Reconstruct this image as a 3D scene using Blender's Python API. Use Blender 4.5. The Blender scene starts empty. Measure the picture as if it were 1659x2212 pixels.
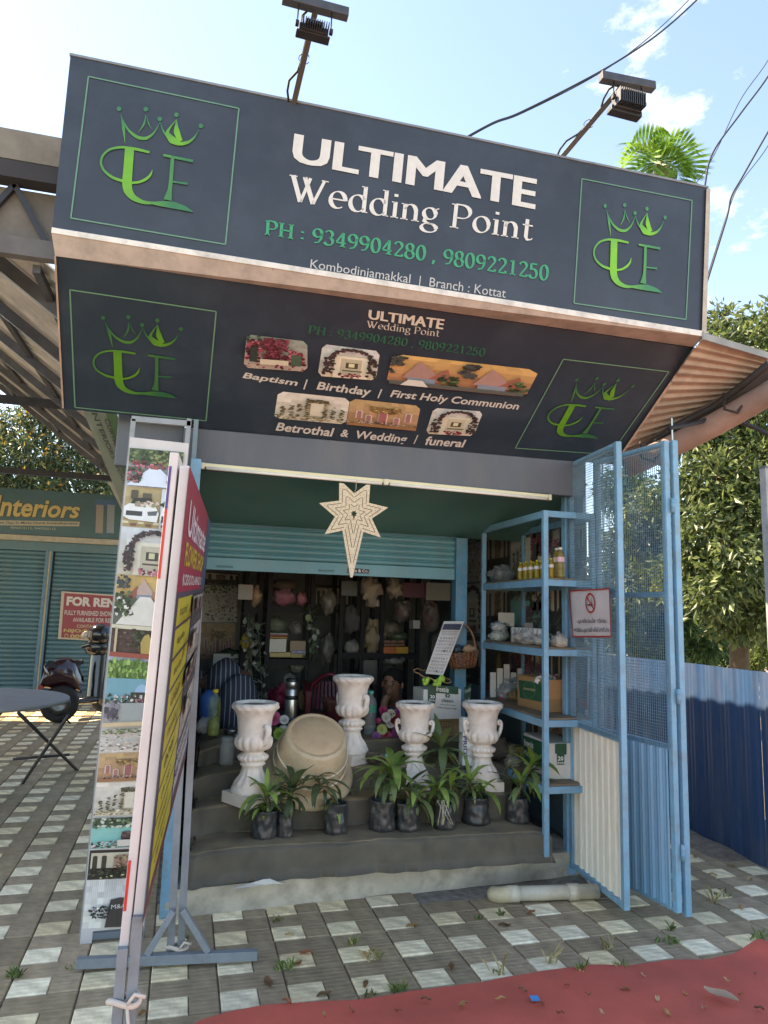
import bpy, math, random
import numpy as np
from mathutils import Vector as V, Matrix as MX, noise as NZ
random.seed(11)
PI = math.pi
sc = bpy.context.scene
COL = sc.collection

# ------------------------------------------------------------------ camera
F, H, PW, PH = 1519.08, 1.55, 1659.0, 2212.0      # focal length and picture size in the same pixel unit
yaw, pit, rol = 0.25581972, 0.14286607, 0.02999139
_f = V((math.sin(yaw)*math.cos(pit), math.cos(yaw)*math.cos(pit), math.sin(pit)))
_r0 = V((math.cos(yaw), -math.sin(yaw), 0)); _u0 = _r0.cross(_f)
CR = _r0*math.cos(rol)+_u0*math.sin(rol); CU = _u0*math.cos(rol)-_r0*math.sin(rol); CF = _f
CAM = V((0, 0, H))
cd = bpy.data.cameras.new('camera'); cam = bpy.data.objects.new('camera', cd); COL.objects.link(cam)
cd.sensor_fit = 'HORIZONTAL'; cd.sensor_width = 36; cd.lens = 36*F/PW; cd.clip_start = .05; cd.clip_end = 500
m3 = MX((CR, CU, -CF)).transposed()
cam.matrix_world = MX.Translation(CAM) @ m3.to_4x4()
sc.camera = cam

def ray(x, y): return CR*((x-PW/2)/F) - CU*((y-PH/2)/F) + CF
def aZ(x, y, z=0.): d = ray(x, y); return CAM+d*((z-H)/d.z)
def aY(x, y, Y): d = ray(x, y); return CAM+d*(Y/d.y)
def aX(x, y, X): d = ray(x, y); return CAM+d*(X/d.x)
def mpp(p): return (V(p)-CAM).dot(CF)/F            # metres for one pixel at point p
def pix(p):
    c = V(p)-CAM; w = c.dot(CF)
    return (PW/2+F*c.dot(CR)/w, PH/2-F*c.dot(CU)/w)

# ------------------------------------------------------------------ world, sun, exposure
SUN_AZ, SUN_EL = math.radians(-56), math.radians(50)     # azimuth from +Y towards +X
sd = V((math.sin(SUN_AZ)*math.cos(SUN_EL), math.cos(SUN_AZ)*math.cos(SUN_EL), math.sin(SUN_EL)))
w = bpy.data.worlds.new('World'); sc.world = w; w.use_nodes = True
nt = w.node_tree; nt.nodes.clear()
out = nt.nodes.new('ShaderNodeOutputWorld'); bg = nt.nodes.new('ShaderNodeBackground')
sky = nt.nodes.new('ShaderNodeTexSky'); sky.sky_type = 'NISHITA'; sky.sun_disc = False
sky.sun_elevation = SUN_EL; sky.sun_rotation = SUN_AZ; sky.air_density = .9; sky.dust_density = .2; sky.ozone_density = 3.0
tc = nt.nodes.new('ShaderNodeTexCoord'); mp = nt.nodes.new('ShaderNodeMapping'); mp.inputs['Scale'].default_value = (1.6, 1.6, 3.2)
nz = nt.nodes.new('ShaderNodeTexNoise'); nz.inputs['Scale'].default_value = 2.3; nz.inputs['Detail'].default_value = 9; nz.inputs['Roughness'].default_value = .62
rp = nt.nodes.new('ShaderNodeValToRGB'); rp.color_ramp.elements[0].position = .60; rp.color_ramp.elements[1].position = .84
mixc = nt.nodes.new('ShaderNodeMixRGB'); mixc.inputs[2].default_value = (6, 6, 6, 1)
nt.links.new(tc.outputs['Generated'], mp.inputs[0]); nt.links.new(mp.outputs[0], nz.inputs[0]); nt.links.new(nz.outputs[0], rp.inputs[0])
nt.links.new(rp.outputs[0], mixc.inputs[0]); nt.links.new(sky.outputs[0], mixc.inputs[1]); nt.links.new(mixc.outputs[0], bg.inputs[0])
bg.inputs[1].default_value = .13; nt.links.new(bg.outputs[0], out.inputs[0])
sl = bpy.data.lights.new('sun', 'SUN'); sl.energy = 3.8; sl.angle = math.radians(.6); sl.color = (1, .93, .82)
so = bpy.data.objects.new('sun', sl); COL.objects.link(so); so.rotation_euler = sd.to_track_quat('Z', 'Y').to_euler(); so.location = (0, 0, 20)
sc.view_settings.view_transform = 'Standard'; sc.view_settings.look = 'None'; sc.view_settings.gamma = 1
sc.view_settings.use_white_balance = True; sc.view_settings.white_balance_temperature = 8500; sc.view_settings.white_balance_tint = 12   # camera balanced for open shade
sc.view_settings.exposure = 2.08
sc.render.engine = 'CYCLES'
sc.cycles.max_bounces = 8; sc.cycles.diffuse_bounces = 4; sc.cycles.transparent_max_bounces = 12

# ------------------------------------------------------------------ materials
def lin(h):
    if not isinstance(h, str): return tuple(h[:3])
    h = h.lstrip('#'); o = []
    for k in (0, 2, 4):
        c = int(h[k:k+2], 16)/255.; o.append(c/12.92 if c <= .04045 else ((c+.055)/1.055)**2.4)
    return tuple(o)
MATS = {}
def mk(name, rough=.6, metal=0., var=.12, vs=6., bump=0., bs=60., dirt=0., ds=2.5, dcol='#5a4a38', rnd=.0, trans=0., film=0., emit=0., wave=0., coat=0., stretch=None):
    m = bpy.data.materials.new(name); m.use_nodes = True; t = m.node_tree; N = t.nodes.new; L = t.links.new
    p = t.nodes['Principled BSDF']; o = t.nodes['Material Output']
    a = N('ShaderNodeAttribute'); a.attribute_name = 'Col'
    g = N('ShaderNodeTexCoord'); co = g.outputs['Object']
    if stretch:
        mm = N('ShaderNodeMapping'); mm.inputs['Scale'].default_value = stretch; L(co, mm.inputs[0]); co = mm.outputs[0]
    n1 = N('ShaderNodeTexNoise'); n1.inputs['Scale'].default_value = vs; n1.inputs['Detail'].default_value = 6; L(co, n1.inputs[0])
    mr = N('ShaderNodeMapRange'); mr.inputs['From Min'].default_value = .3; mr.inputs['From Max'].default_value = .7
    mr.inputs['To Min'].default_value = 1-var; mr.inputs['To Max'].default_value = 1+var; L(n1.outputs[0], mr.inputs[0])
    val = mr.outputs[0]
    if rnd:
        oi = N('ShaderNodeObjectInfo'); r2 = N('ShaderNodeMapRange'); r2.inputs['To Min'].default_value = 1-rnd; r2.inputs['To Max'].default_value = 1+rnd
        L(oi.outputs['Random'], r2.inputs[0]); mu = N('ShaderNodeMath'); mu.operation = 'MULTIPLY'; L(val, mu.inputs[0]); L(r2.outputs[0], mu.inputs[1]); val = mu.outputs[0]
    mx = N('ShaderNodeVectorMath'); mx.operation = 'SCALE'; L(a.outputs['Color'], mx.inputs[0]); L(val, mx.inputs['Scale'])
    c = mx.outputs[0]
    if dirt:
        n2 = N('ShaderNodeTexNoise'); n2.inputs['Scale'].default_value = ds; n2.inputs['Detail'].default_value = 8; n2.inputs['Roughness'].default_value = .7; L(co, n2.inputs[0])
        r = N('ShaderNodeValToRGB'); r.color_ramp.elements[0].position = .45; r.color_ramp.elements[1].position = .75
        r.color_ramp.elements[1].color = (dirt, dirt, dirt, 1); L(n2.outputs[0], r.inputs[0])
        mi = N('ShaderNodeMixRGB'); L(r.outputs[0], mi.inputs[0]); L(c, mi.inputs[1]); mi.inputs[2].default_value = lin(dcol)+(1,); c = mi.outputs[0]
    L(c, p.inputs['Base Color'])
    p.inputs['Roughness'].default_value = rough; p.inputs['Metallic'].default_value = metal
    if coat: p.inputs['Coat Weight'].default_value = coat
    hgt = None
    if bump:
        n3 = N('ShaderNodeTexNoise'); n3.inputs['Scale'].default_value = bs; n3.inputs['Detail'].default_value = 5; L(co, n3.inputs[0]); hgt = n3.outputs[0]
    if wave:
        wv = N('ShaderNodeTexWave'); wv.bands_direction = 'Y'; wv.inputs['Scale'].default_value = wave; wv.inputs['Distortion'].default_value = 1.2; wv.inputs['Detail'].default_value = 3; wv.inputs['Detail Scale'].default_value = 3
        L(co, wv.inputs[0])
        if hgt:
            ad = N('ShaderNodeMath'); L(hgt, ad.inputs[0]); L(wv.outputs['Fac'], ad.inputs[1]); hgt = ad.outputs[0]
        else: hgt = wv.outputs['Fac']
    if hgt:
        b = N('ShaderNodeBump'); b.inputs['Strength'].default_value = max(bump, .28 if wave else 0); b.inputs['Distance'].default_value = .004 if not wave else .006; L(hgt, b.inputs['Height']); L(b.outputs[0], p.inputs['Normal'])
    if trans:
        tr = N('ShaderNodeBsdfTranslucent'); L(c, tr.inputs[0]); ms = N('ShaderNodeMixShader'); ms.inputs[0].default_value = trans
        L(p.outputs[0], ms.inputs[1]); L(tr.outputs[0], ms.inputs[2]); L(ms.outputs[0], o.inputs[0])
    if film:
        tr = N('ShaderNodeBsdfTransparent'); ms = N('ShaderNodeMixShader'); ms.inputs[0].default_value = film
        L(p.outputs[0], ms.inputs[1]); L(tr.outputs[0], ms.inputs[2]); L(ms.outputs[0], o.inputs[0])
    MATS[name] = m; return m
mk('print', rough=.45, var=.05, vs=30)
mk('flex', rough=.38, var=.10, vs=2.5, dirt=.25, ds=3, dcol='#59606a', bump=.08, bs=8)
mk('paint', rough=.5, var=.12, vs=8, dirt=.5, ds=11, dcol='#5b5a55', bump=.1, bs=40)
mk('bluepaint', rough=.45, var=.12, vs=9, dirt=.75, ds=19, dcol='#7d8488', bump=.2, bs=60)
mk('sheet', rough=.45, var=.14, vs=3, dirt=.4, ds=6, dcol='#6f6456', stretch=(1, 1, .25))
mk('concrete', rough=.9, var=.22, vs=5, dirt=.7, ds=6, dcol='#6c6353', bump=.5, bs=30)
mk('tile', rough=.88, var=.2, vs=16, dirt=.55, ds=11, dcol='#6b5a48', rnd=.15, bump=.25, bs=60, wave=10)
mk('soil', rough=.95, var=.3, vs=20, dirt=.6, ds=12, dcol='#3b3128', bump=.6, bs=60)
mk('carpet', rough=.95, var=.14, vs=3, dirt=.4, ds=1.6, dcol='#8d4b40', bump=.35, bs=300)
mk('cloth', rough=.95, var=.16, vs=7, dirt=.35, ds=3.5, dcol='#6e6354', bump=.25, bs=200)
mk('fabric', rough=.9, var=.12, vs=8, bump=.2, bs=150)
mk('plaster', rough=.75, var=.08, vs=10, dirt=.5, ds=11, dcol='#a58d76', bump=.25, bs=45)
mk('plastic', rough=.35, var=.06, vs=8, rnd=.03)
mk('dirtyplastic', rough=.5, var=.08, vs=6, dirt=.65, ds=7, dcol='#9a7a5c', bump=.1)
mk('bag', rough=.33, var=.2, vs=12, dirt=.35, ds=14, dcol='#6d6150', bump=.9, bs=22)
mk('film', rough=.12, var=.15, vs=20, film=.62, bump=.9, bs=30)
mk('glass', rough=.05, var=.05, film=.72)
mk('oil', rough=.06, var=.08, film=.28)
mk('metal', rough=.28, metal=.95, var=.1, vs=10)
mk('darkmetal', rough=.5, metal=.3, var=.2, vs=14, dirt=.3, ds=10)
mk('card', rough=.8, var=.1, vs=6, dirt=.25, ds=5, dcol='#7a6142')
mk('wood', rough=.75, var=.25, vs=10, bump=.3, bs=60, stretch=(1, 1, 8))
mk('wicker', rough=.6, var=.3, vs=40)
mk('leaf', rough=.42, var=.2, vs=9, rnd=.2, trans=.35)
mk('treeleaf', rough=.45, var=.3, vs=3, trans=.42)
mk('bark', rough=.9, var=.35, vs=9, bump=.7, bs=25)
mk('petal', rough=.6, var=.12, trans=.25)
mk('skin', rough=.55, var=.1)
mk('rubber', rough=.75, var=.15)
mk('gloss', rough=.18, var=.08, coat=.6)
mk('roof', rough=.85, var=.22, vs=4, dirt=.5, ds=3, dcol='#4a3f38', bump=.3)

# ------------------------------------------------------------------ mesh helpers
BASE = {}
class MB:
    def __init__(s, col='#808080', mat='paint', smooth=False):
        s.v = []; s.f = []; s.c = []; s.sm = []; s.col = lin(col); s.mat = mat; s.smooth = smooth
    def add(s, vs, fs, col=None, smooth=None):
        o = len(s.v); s.v += [tuple(p) for p in vs]; c = lin(col) if col is not None else s.col
        for f in fs:
            s.f.append([o+i for i in f]); s.c.append(c); s.sm.append(s.smooth if smooth is None else smooth)
        return s
    def poly(s, pts, col=None): return s.add(pts, [list(range(len(pts)))], col)
    def hexa(s, a, b, col=None):      # a: 4 pts bottom loop, b: 4 pts top loop
        return s.add(list(a)+list(b), [(3, 2, 1, 0), (4, 5, 6, 7), (0, 1, 5, 4), (1, 2, 6, 5), (2, 3, 7, 6), (3, 0, 4, 7)], col)
    def box(s, c, d, rz=0, mat=None, col=None):
        x, y, z = d[0]/2, d[1]/2, d[2]/2
        p = [V(q) for q in ((-x, -y, -z), (x, -y, -z), (x, y, -z), (-x, y, -z), (-x, -y, z), (x, -y, z), (x, y, z), (-x, y, z))]
        r = MX.Rotation(rz, 3, 'Z')
        p = [(mat @ q if mat else r @ q)+V(c) for q in p]
        return s.hexa(p[:4], p[4:], col)
    def b2(s, lo, hi, col=None):
        return s.box([(a+b)/2 for a, b in zip(lo, hi)], [abs(b-a) for a, b in zip(lo, hi)], col=col)
    def beam(s, a, b, wd, ht, up=(0, 0, 1), col=None):
        a, b = V(a), V(b); d = (b-a).normalized(); u = V(up)
        if abs(d.dot(u)) > .98: u = V((0, 1, 0))
        r = d.cross(u).normalized(); u = r.cross(d).normalized()
        r *= wd/2; u *= ht/2
        return s.hexa([a-r-u, a+r-u, a+r+u, a-r+u], [b-r-u, b+r-u, b+r+u, b-r+u], col)
    def tube(s, pts, r, n=8, col=None, cap=True):
        pts = [V(p) for p in pts]; k = len(pts); rs = r if isinstance(r, (list, tuple)) else [r]*k
        vs = []; pu = None
        for i, p in enumerate(pts):
            d = (pts[min(i+1, k-1)]-pts[max(i-1, 0)]).normalized()
            u = pu if pu else (V((0, 0, 1)) if abs(d.z) < .9 else V((1, 0, 0)))
            x = d.cross(u).normalized(); y = x.cross(d).normalized(); pu = y
            vs += [p+(x*math.cos(2*PI*j/n)+y*math.sin(2*PI*j/n))*rs[i] for j in range(n)]
        fs = [(i*n+j, i*n+(j+1) % n, (i+1)*n+(j+1) % n, (i+1)*n+j) for i in range(k-1) for j in range(n)]
        if cap: fs += [list(range(n))[::-1], [(k-1)*n+j for j in range(n)]]
        return s.add(vs, fs, col, True)
    def lathe(s, prof, n=20, mat=None, fn=None, col=None, cap=True, smooth=True):
        vs = []; k = len(prof); mat = mat or MX.Identity(4)
        for i, (r, z) in enumerate(prof):
            for j in range(n):
                a = 2*PI*j/n; rr = r*(fn(a, z, r) if fn else 1)
                vs.append(mat @ V((rr*math.cos(a), rr*math.sin(a), z)))
        fs = [(i*n+j, i*n+(j+1) % n, (i+1)*n+(j+1) % n, (i+1)*n+j) for i in range(k-1) for j in range(n)]
        if cap: fs += [list(range(n))[::-1], [(k-1)*n+j for j in range(n)]]
        return s.add(vs, fs, col, smooth)
    def grid(s, fn, nu, nv, col=None, smooth=True, cf=None):
        vs = [V(fn(i/nu, j/nv)) for i in range(nu+1) for j in range(nv+1)]; k = nv+1
        if cf is None: return s.add(vs, [(i*k+j, (i+1)*k+j, (i+1)*k+j+1, i*k+j+1) for i in range(nu) for j in range(nv)], col, smooth)
        o = len(s.v); s.v += [tuple(p) for p in vs]
        for i in range(nu):
            for j in range(nv):
                s.f.append([o+i*k+j, o+(i+1)*k+j, o+(i+1)*k+j+1, o+i*k+j+1]); s.c.append(lin(cf((i+.5)/nu, (j+.5)/nv))); s.sm.append(smooth)
        return s
    def blob(s, c, r, seed=0, amp=.25, n=14, fr=2.2, col=None, flat=0):
        c = V(c); r = V(r) if not isinstance(r, (int, float)) else V((r, r, r)); vs = []; m = n//2
        for i in range(m+1):
            th = PI*i/m
            for j in range(n):
                a = 2*PI*j/n; d = V((math.sin(th)*math.cos(a), math.sin(th)*math.sin(a), math.cos(th)))
                q = 1+amp*NZ.noise(d*fr+V((seed*3.1, seed*1.7, seed)))*1.6
                p = V((d.x*r.x*q, d.y*r.y*q, d.z*r.z*q))
                if flat and p.z < -r.z*flat: p.z = -r.z*flat
                vs.append(c+p)
        return s.add(vs, [(i*n+j, i*n+(j+1) % n, (i+1)*n+(j+1) % n, (i+1)*n+j) for i in range(m) for j in range(n)], col, True)
    def mesh(s, name, off=V((0, 0, 0))):
        me = bpy.data.meshes.new(name)
        me.from_pydata([tuple(V(p)-off) for p in s.v], [], s.f); me.update()
        me.polygons.foreach_set('use_smooth', s.sm)
        at = me.color_attributes.new('Col', 'FLOAT_COLOR', 'CORNER')
        buf = np.ones((len(me.loops), 4), np.float32); i = 0
        cnt = np.fromiter((len(f) for f in s.f), int, len(s.f))
        if len(cnt): buf[:, :3] = np.repeat(np.array(s.c, np.float32).reshape(-1, 3), cnt, axis=0)
        at.data.foreach_set('color', buf.ravel()); me.materials.append(MATS[s.mat]); return me
    def build(s, name, parent=None, bevel=0., label=None, cat=None, group=None, kind=None):
        off = BASE.get(parent.name, V((0, 0, 0))) if parent else V((0, 0, 0))
        o = bpy.data.objects.new(name, s.mesh(name, off)); COL.objects.link(o)
        if parent: o.parent = parent; BASE[o.name] = off
        if bevel:
            b = o.modifiers.new('bevel', 'BEVEL'); b.width = bevel; b.segments = 2; b.limit_method = 'ANGLE'
        return tag(o, label, cat, group, kind)
def tag(o, label=None, cat=None, group=None, kind=None):
    if label: o['label'] = label
    if cat: o['category'] = cat
    if group: o['group'] = group
    if kind: o['kind'] = kind
    return o
def thing(name, label, cat, loc=(0, 0, 0), group=None):
    o = bpy.data.objects.new(name, None); COL.objects.link(o); o.location = loc; o.empty_display_size = .1
    BASE[o.name] = V(loc); return tag(o, label, cat, group)
def copy_tree(o, loc=None, rz=0., scale=1., label=None, group=None, parent=None):
    c = o.copy(); COL.objects.link(c)
    if parent: c.parent = parent
    if loc is not None:
        c.location = loc; c.rotation_euler = (0, 0, rz); c.scale = (scale,)*3
    if label: c['label'] = label
    if group: c['group'] = group
    for ch in o.children: copy_tree(ch, parent=c)
    return c

# ------------------------------------------------------------------ lettering
class Plane:                       # a flat panel; px() puts a picture position on it, off metres proud
    def __init__(s, pts):
        P = np.array([tuple(p) for p in pts], float); s.o = V(P.mean(0)); n = V(np.linalg.svd(P-P.mean(0))[2][2])
        s.n = n if n.dot(CAM-s.o) > 0 else -n; s.k = 0
    def px(s, x, y, off=.003):
        d = ray(x, y); t = (s.o+s.n*off-CAM).dot(s.n)/d.dot(s.n); return CAM+d*t
def text2d(t, bold=0., shear=0., font=None):
    c = bpy.data.curves.new('t', 'FONT'); c.body = t; c.size = 1; c.offset = bold; c.shear = shear; c.resolution_u = 3
    c.fill_mode = 'BOTH'
    o = bpy.data.objects.new('t', c); COL.objects.link(o)
    me = bpy.data.meshes.new_from_object(o.evaluated_get(bpy.context.evaluated_depsgraph_get()))
    v = [(p.co.x, p.co.y) for p in me.vertices]; f = [tuple(q.vertices) for q in me.polygons]
    bpy.data.objects.remove(o); bpy.data.curves.remove(c); bpy.data.meshes.remove(me)
    if not v: return [], [], (0, 0, 1, 1)
    xs = [p[0] for p in v]; ys = [p[1] for p in v]
    return v, f, (min(xs), min(ys), max(xs), max(ys))
def put2d(mb, v, f, bb, P4, col):  # map 2-D shapes into the 3-D quad P4 (TL, TR, BR, BL)
    x0, y0, x1, y1 = bb; o = []
    for x, y in v:
        u = (x-x0)/(x1-x0+1e-9); t = (y1-y)/(y1-y0+1e-9)
        o.append(P4[0]*(1-u)*(1-t)+P4[1]*u*(1-t)+P4[2]*u*t+P4[3]*(1-u)*t)
    mb.add(o, f, col)
def letter(mb, t, q, pl, col, bold=0., shear=0., off=.004, heavy=0.):
    v, f, bb = text2d(t, bold, shear)
    k = [0.] if heavy == 0 else [-heavy, -heavy/3, heavy/3, heavy]
    for i, dx in enumerate(k):
        for j, dy in enumerate([0.] if heavy == 0 else [-heavy*.35, heavy*.35]):
            if v: put2d(mb, [(a+dx, b+dy) for a, b in v], f, (bb[0]-heavy, bb[1]-heavy*.35, bb[2]+heavy, bb[3]+heavy*.35), [pl.px(x, y, off+.00015*(2*i+j)) for x, y in q], col)
def arc(cx, cy, rx, ry, a0, a1, n=10):
    return [(cx+rx*math.cos(math.radians(a0+(a1-a0)*i/n)), cy+ry*math.sin(math.radians(a0+(a1-a0)*i/n))) for i in range(n+1)]
G = {   # seriffed letters as pen strokes: width, strokes, serifs (x, y, half length)
 'W': (1.0, [[(.06, .72), (.3, 0)], [(.3, 0), (.5, .72)], [(.36, .72), (.62, 0)], [(.62, 0), (.86, .72)]], [(.07, .72, .1), (.37, .72, .06), (.87, .72, .09)]),
 'e': (.5, [arc(.24, .24, .19, .24, 0, 310, 16), [(.06, .25), (.43, .25)]], []),
 'd': (.55, [arc(.25, .24, .19, .24, 30, 330, 16), [(.42, .76), (.42, 0)]], [(.38, .76, .06), (.46, 0, .06)]),
 'i': (.27, [[(.13, .47), (.13, 0)], [(.13, .62), (.13, .7)]], [(.09, .47, .06), (.13, 0, .1)]),
 'n': (.56, [[(.12, .47), (.12, 0)], arc(.27, .27, .15, .2, 170, 0, 8)+[(.42, 0)]], [(.08, .47, .06), (.12, 0, .1), (.42, 0, .1)]),
 'g': (.52, [arc(.23, .3, .16, .17, 0, 360, 16), arc(.24, -.12, .2, .13, 0, 360, 16), [(.12, .16), (.1, .06), (.2, .01), (.34, .0)], [(.35, .43), (.47, .49)]], []),
 'P': (.62, [[(.14, .72), (.14, 0)], [(.14, .72), (.3, .72)]+arc(.32, .52, .22, .2, 90, -90, 10)+[(.14, .32)]], [(.14, 0, .12), (.1, .72, .08)]),
 'o': (.54, [arc(.26, .24, .2, .24, 0, 360, 18)], []),
 't': (.38, [[(.16, .64), (.16, .1), (.2, .02), (.3, .03), (.35, .08)], [(.04, .46), (.33, .46)]], []),
 'H': (.76, [[(.15, .72), (.15, 0)], [(.6, .72), (.6, 0)], [(.15, .37), (.6, .37)]], [(.15, 0, .12), (.15, .72, .12), (.6, 0, .12), (.6, .72, .12)]),
 ':': (.3, [[(.12, .08), (.12, .16)], [(.12, .38), (.12, .46)]], []),
 ',': (.3, [[(.12, .1), (.12, .03), (.07, -.1)]], []), ' ': (.26, [], []),
 '0': (.56, [arc(.27, .35, .19, .35, 0, 360, 18)], []), '1': (.56, [[(.28, .7), (.28, 0)], [(.12, .62), (.28, .7)]], [(.28, 0, .15)]),
 '2': (.56, [arc(.26, .52, .18, .18, 170, -20, 8)+[(.1, .03)], [(.08, .03), (.47, .03)], [(.46, .03), (.48, .13)]], []),
 '3': (.56, [arc(.24, .53, .17, .17, 160, -85, 9), arc(.24, .18, .2, .19, 85, -160, 9)], []),
 '4': (.56, [[(.36, .7), (.36, 0)], [(.36, .7), (.05, .22)], [(.05, .2), (.5, .2)]], [(.36, 0, .13)]),
 '5': (.56, [[(.14, .68), (.44, .68)], [(.14, .68), (.12, .38)], arc(.24, .22, .2, .22, 120, -160, 10)], []),
 '8': (.56, [arc(.27, .52, .16, .18, 0, 360, 14), arc(.27, .17, .2, .19, 0, 360, 14)], []),
 '9': (.56, [arc(.27, .5, .19, .2, 0, 360, 14), [(.46, .5), (.44, .25), (.34, .06), (.14, .0)]], []),
 '6': (.56, [arc(.27, .2, .19, .2, 0, 360, 14), [(.08, .2), (.1, .45), (.2, .63), (.42, .7)]], [])}
def strokes2d(paths, wf):
    v = []; f = []
    for pts in paths:
        n = len(pts); o = len(v)
        for i, (x, y) in enumerate(pts):
            a = pts[max(i-1, 0)]; b = pts[min(i+1, n-1)]; dx, dy = b[0]-a[0], b[1]-a[1]; L = math.hypot(dx, dy)+1e-9
            h = wf(i/(n-1.), dx/L, dy/L)/2; v += [(x-dy/L*h, y+dx/L*h), (x+dy/L*h, y-dx/L*h)]
        f += [(o+2*i, o+2*i+1, o+2*i+3, o+2*i+2) for i in range(n-1)]
    return v, f
def serif(mb, t, q, pl, col, wt=.11, thin=.035, off=.004):
    x = 0; V2 = []; F2 = []
    def wf(k, dx, dy):
        s_ = abs(dy*math.cos(.42)-dx*math.sin(.42)); return thin+(wt-thin)*s_**2.2
    for ch in t:
        wd, st, se = G[ch]
        v, f = strokes2d([[(a+x, b) for a, b in p] for p in st], wf); o = len(V2); V2 += v; F2 += [tuple(o+i for i in g) for g in f]
        for sx, sy, hl in se:
            o = len(V2); s2 = -1 if sy > .3 else 1
            V2 += [(x+sx-hl, sy-.0*s2), (x+sx+hl, sy), (x+sx+hl, sy+thin*s2), (x+sx-hl, sy+thin*s2)]; F2 += [(o, o+1, o+2, o+3)]
        x += wd
    ys = [p[1] for p in V2]; xs = [p[0] for p in V2]
    P4 = [pl.px(a, b, off) for a, b in q]
    put2d(mb, V2, F2, (min(xs), min(ys), max(xs), max(ys)), P4, col)
def build_words(mb, parent, gap, name='lettering'):     # one object for each printed word
    it = sorted((min(mb.v[i][0] for i in f), max(mb.v[i][0] for i in f), k) for k, f in enumerate(mb.f)); gs = []; hi = None
    for a, b, k in it:
        if hi is None or a > hi+gap: gs.append([])
        gs[-1].append(k); hi = b if hi is None else max(hi, b)
    for g in gs:
        o = MB(mat=mb.mat)
        for k in g: o.add([mb.v[i] for i in mb.f[k]], [list(range(len(mb.f[k])))], mb.c[k])
        o.build(name, parent)
def homog(src, dst):
    A = []; B = []
    for (x, y), (u, v) in zip(src, dst):
        A += [[x, y, 1, 0, 0, 0, -u*x, -u*y], [0, 0, 0, x, y, 1, -v*x, -v*y]]; B += [u, v]
    h = np.linalg.solve(np.array(A, float), np.array(B, float)); return np.append(h, 1).reshape(3, 3)
def hmap(h, p): q = h @ np.array([p[0], p[1], 1.]); return (q[0]/q[2], q[1]/q[2])
def rect2(x0, y0, x1, y1): return [(x0, y0), (x1, y0), (x1, y1), (x0, y1)]
LOGO_FRAME = [(191, 165), (516, 234), (487, 528), (153, 471)]
LOGO = [  # tapered strokes: points, widths
 ([(261, 246), (267, 275), (270, 310)], (1, 7, .5)), ([(262, 252), (276, 281), (296, 297), (315, 300), (332, 289), (346, 264)], (1, 5, 7, 7, 4, 1)),
 ([(315, 248), (312, 268), (299, 286)], (1, 5, .5)), ([(316, 250), (321, 268), (329, 280)], (1, 3, .5)),
 ([(346, 264), (352, 283), (366, 303), (378, 310)], (1, 4, 3, 2)), ([(381, 258), (366, 277), (360, 288), (372, 303), (388, 310)], (1, 4, 9, 16, 10)), ([(381, 258), (381, 285), (390, 305)], (1, 13, 10)),
 ([(376, 308), (392, 311), (408, 307), (420, 297), (430, 280)], (6, 8, 6, 4, .5)),
 ([(323, 329), (295, 322), (262, 317), (236, 322), (221, 336), (217, 352), (224, 369), (243, 384), (268, 392)], (5, 6, 5, 5, 5, 5, 5, 6, 6)),
 ([(283, 395), (300, 394), (316, 387), (326, 377), (329, 366)], (5, 5, 6, 5, .5)),
 ([(280, 319), (277, 360), (274, 395), (276, 412), (287, 427), (308, 437), (330, 439), (350, 436)], (20, 20, 21, 19, 13, 8, 6, 3)),
 ([(353, 335), (417, 348)], (5, 6)), ([(373, 337), (370, 380), (367, 410), (362, 432)], (8, 8, 9, 18)), ([(371, 392), (405, 397)], (3, 5)),
 ([(325, 439), (350, 440), (375, 443), (400, 450), (417, 458)], (3, 12, 15, 10, 1))]
DOTS = [(257, 235), (315, 236), (345, 257), (381, 248), (434, 272)]
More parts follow.
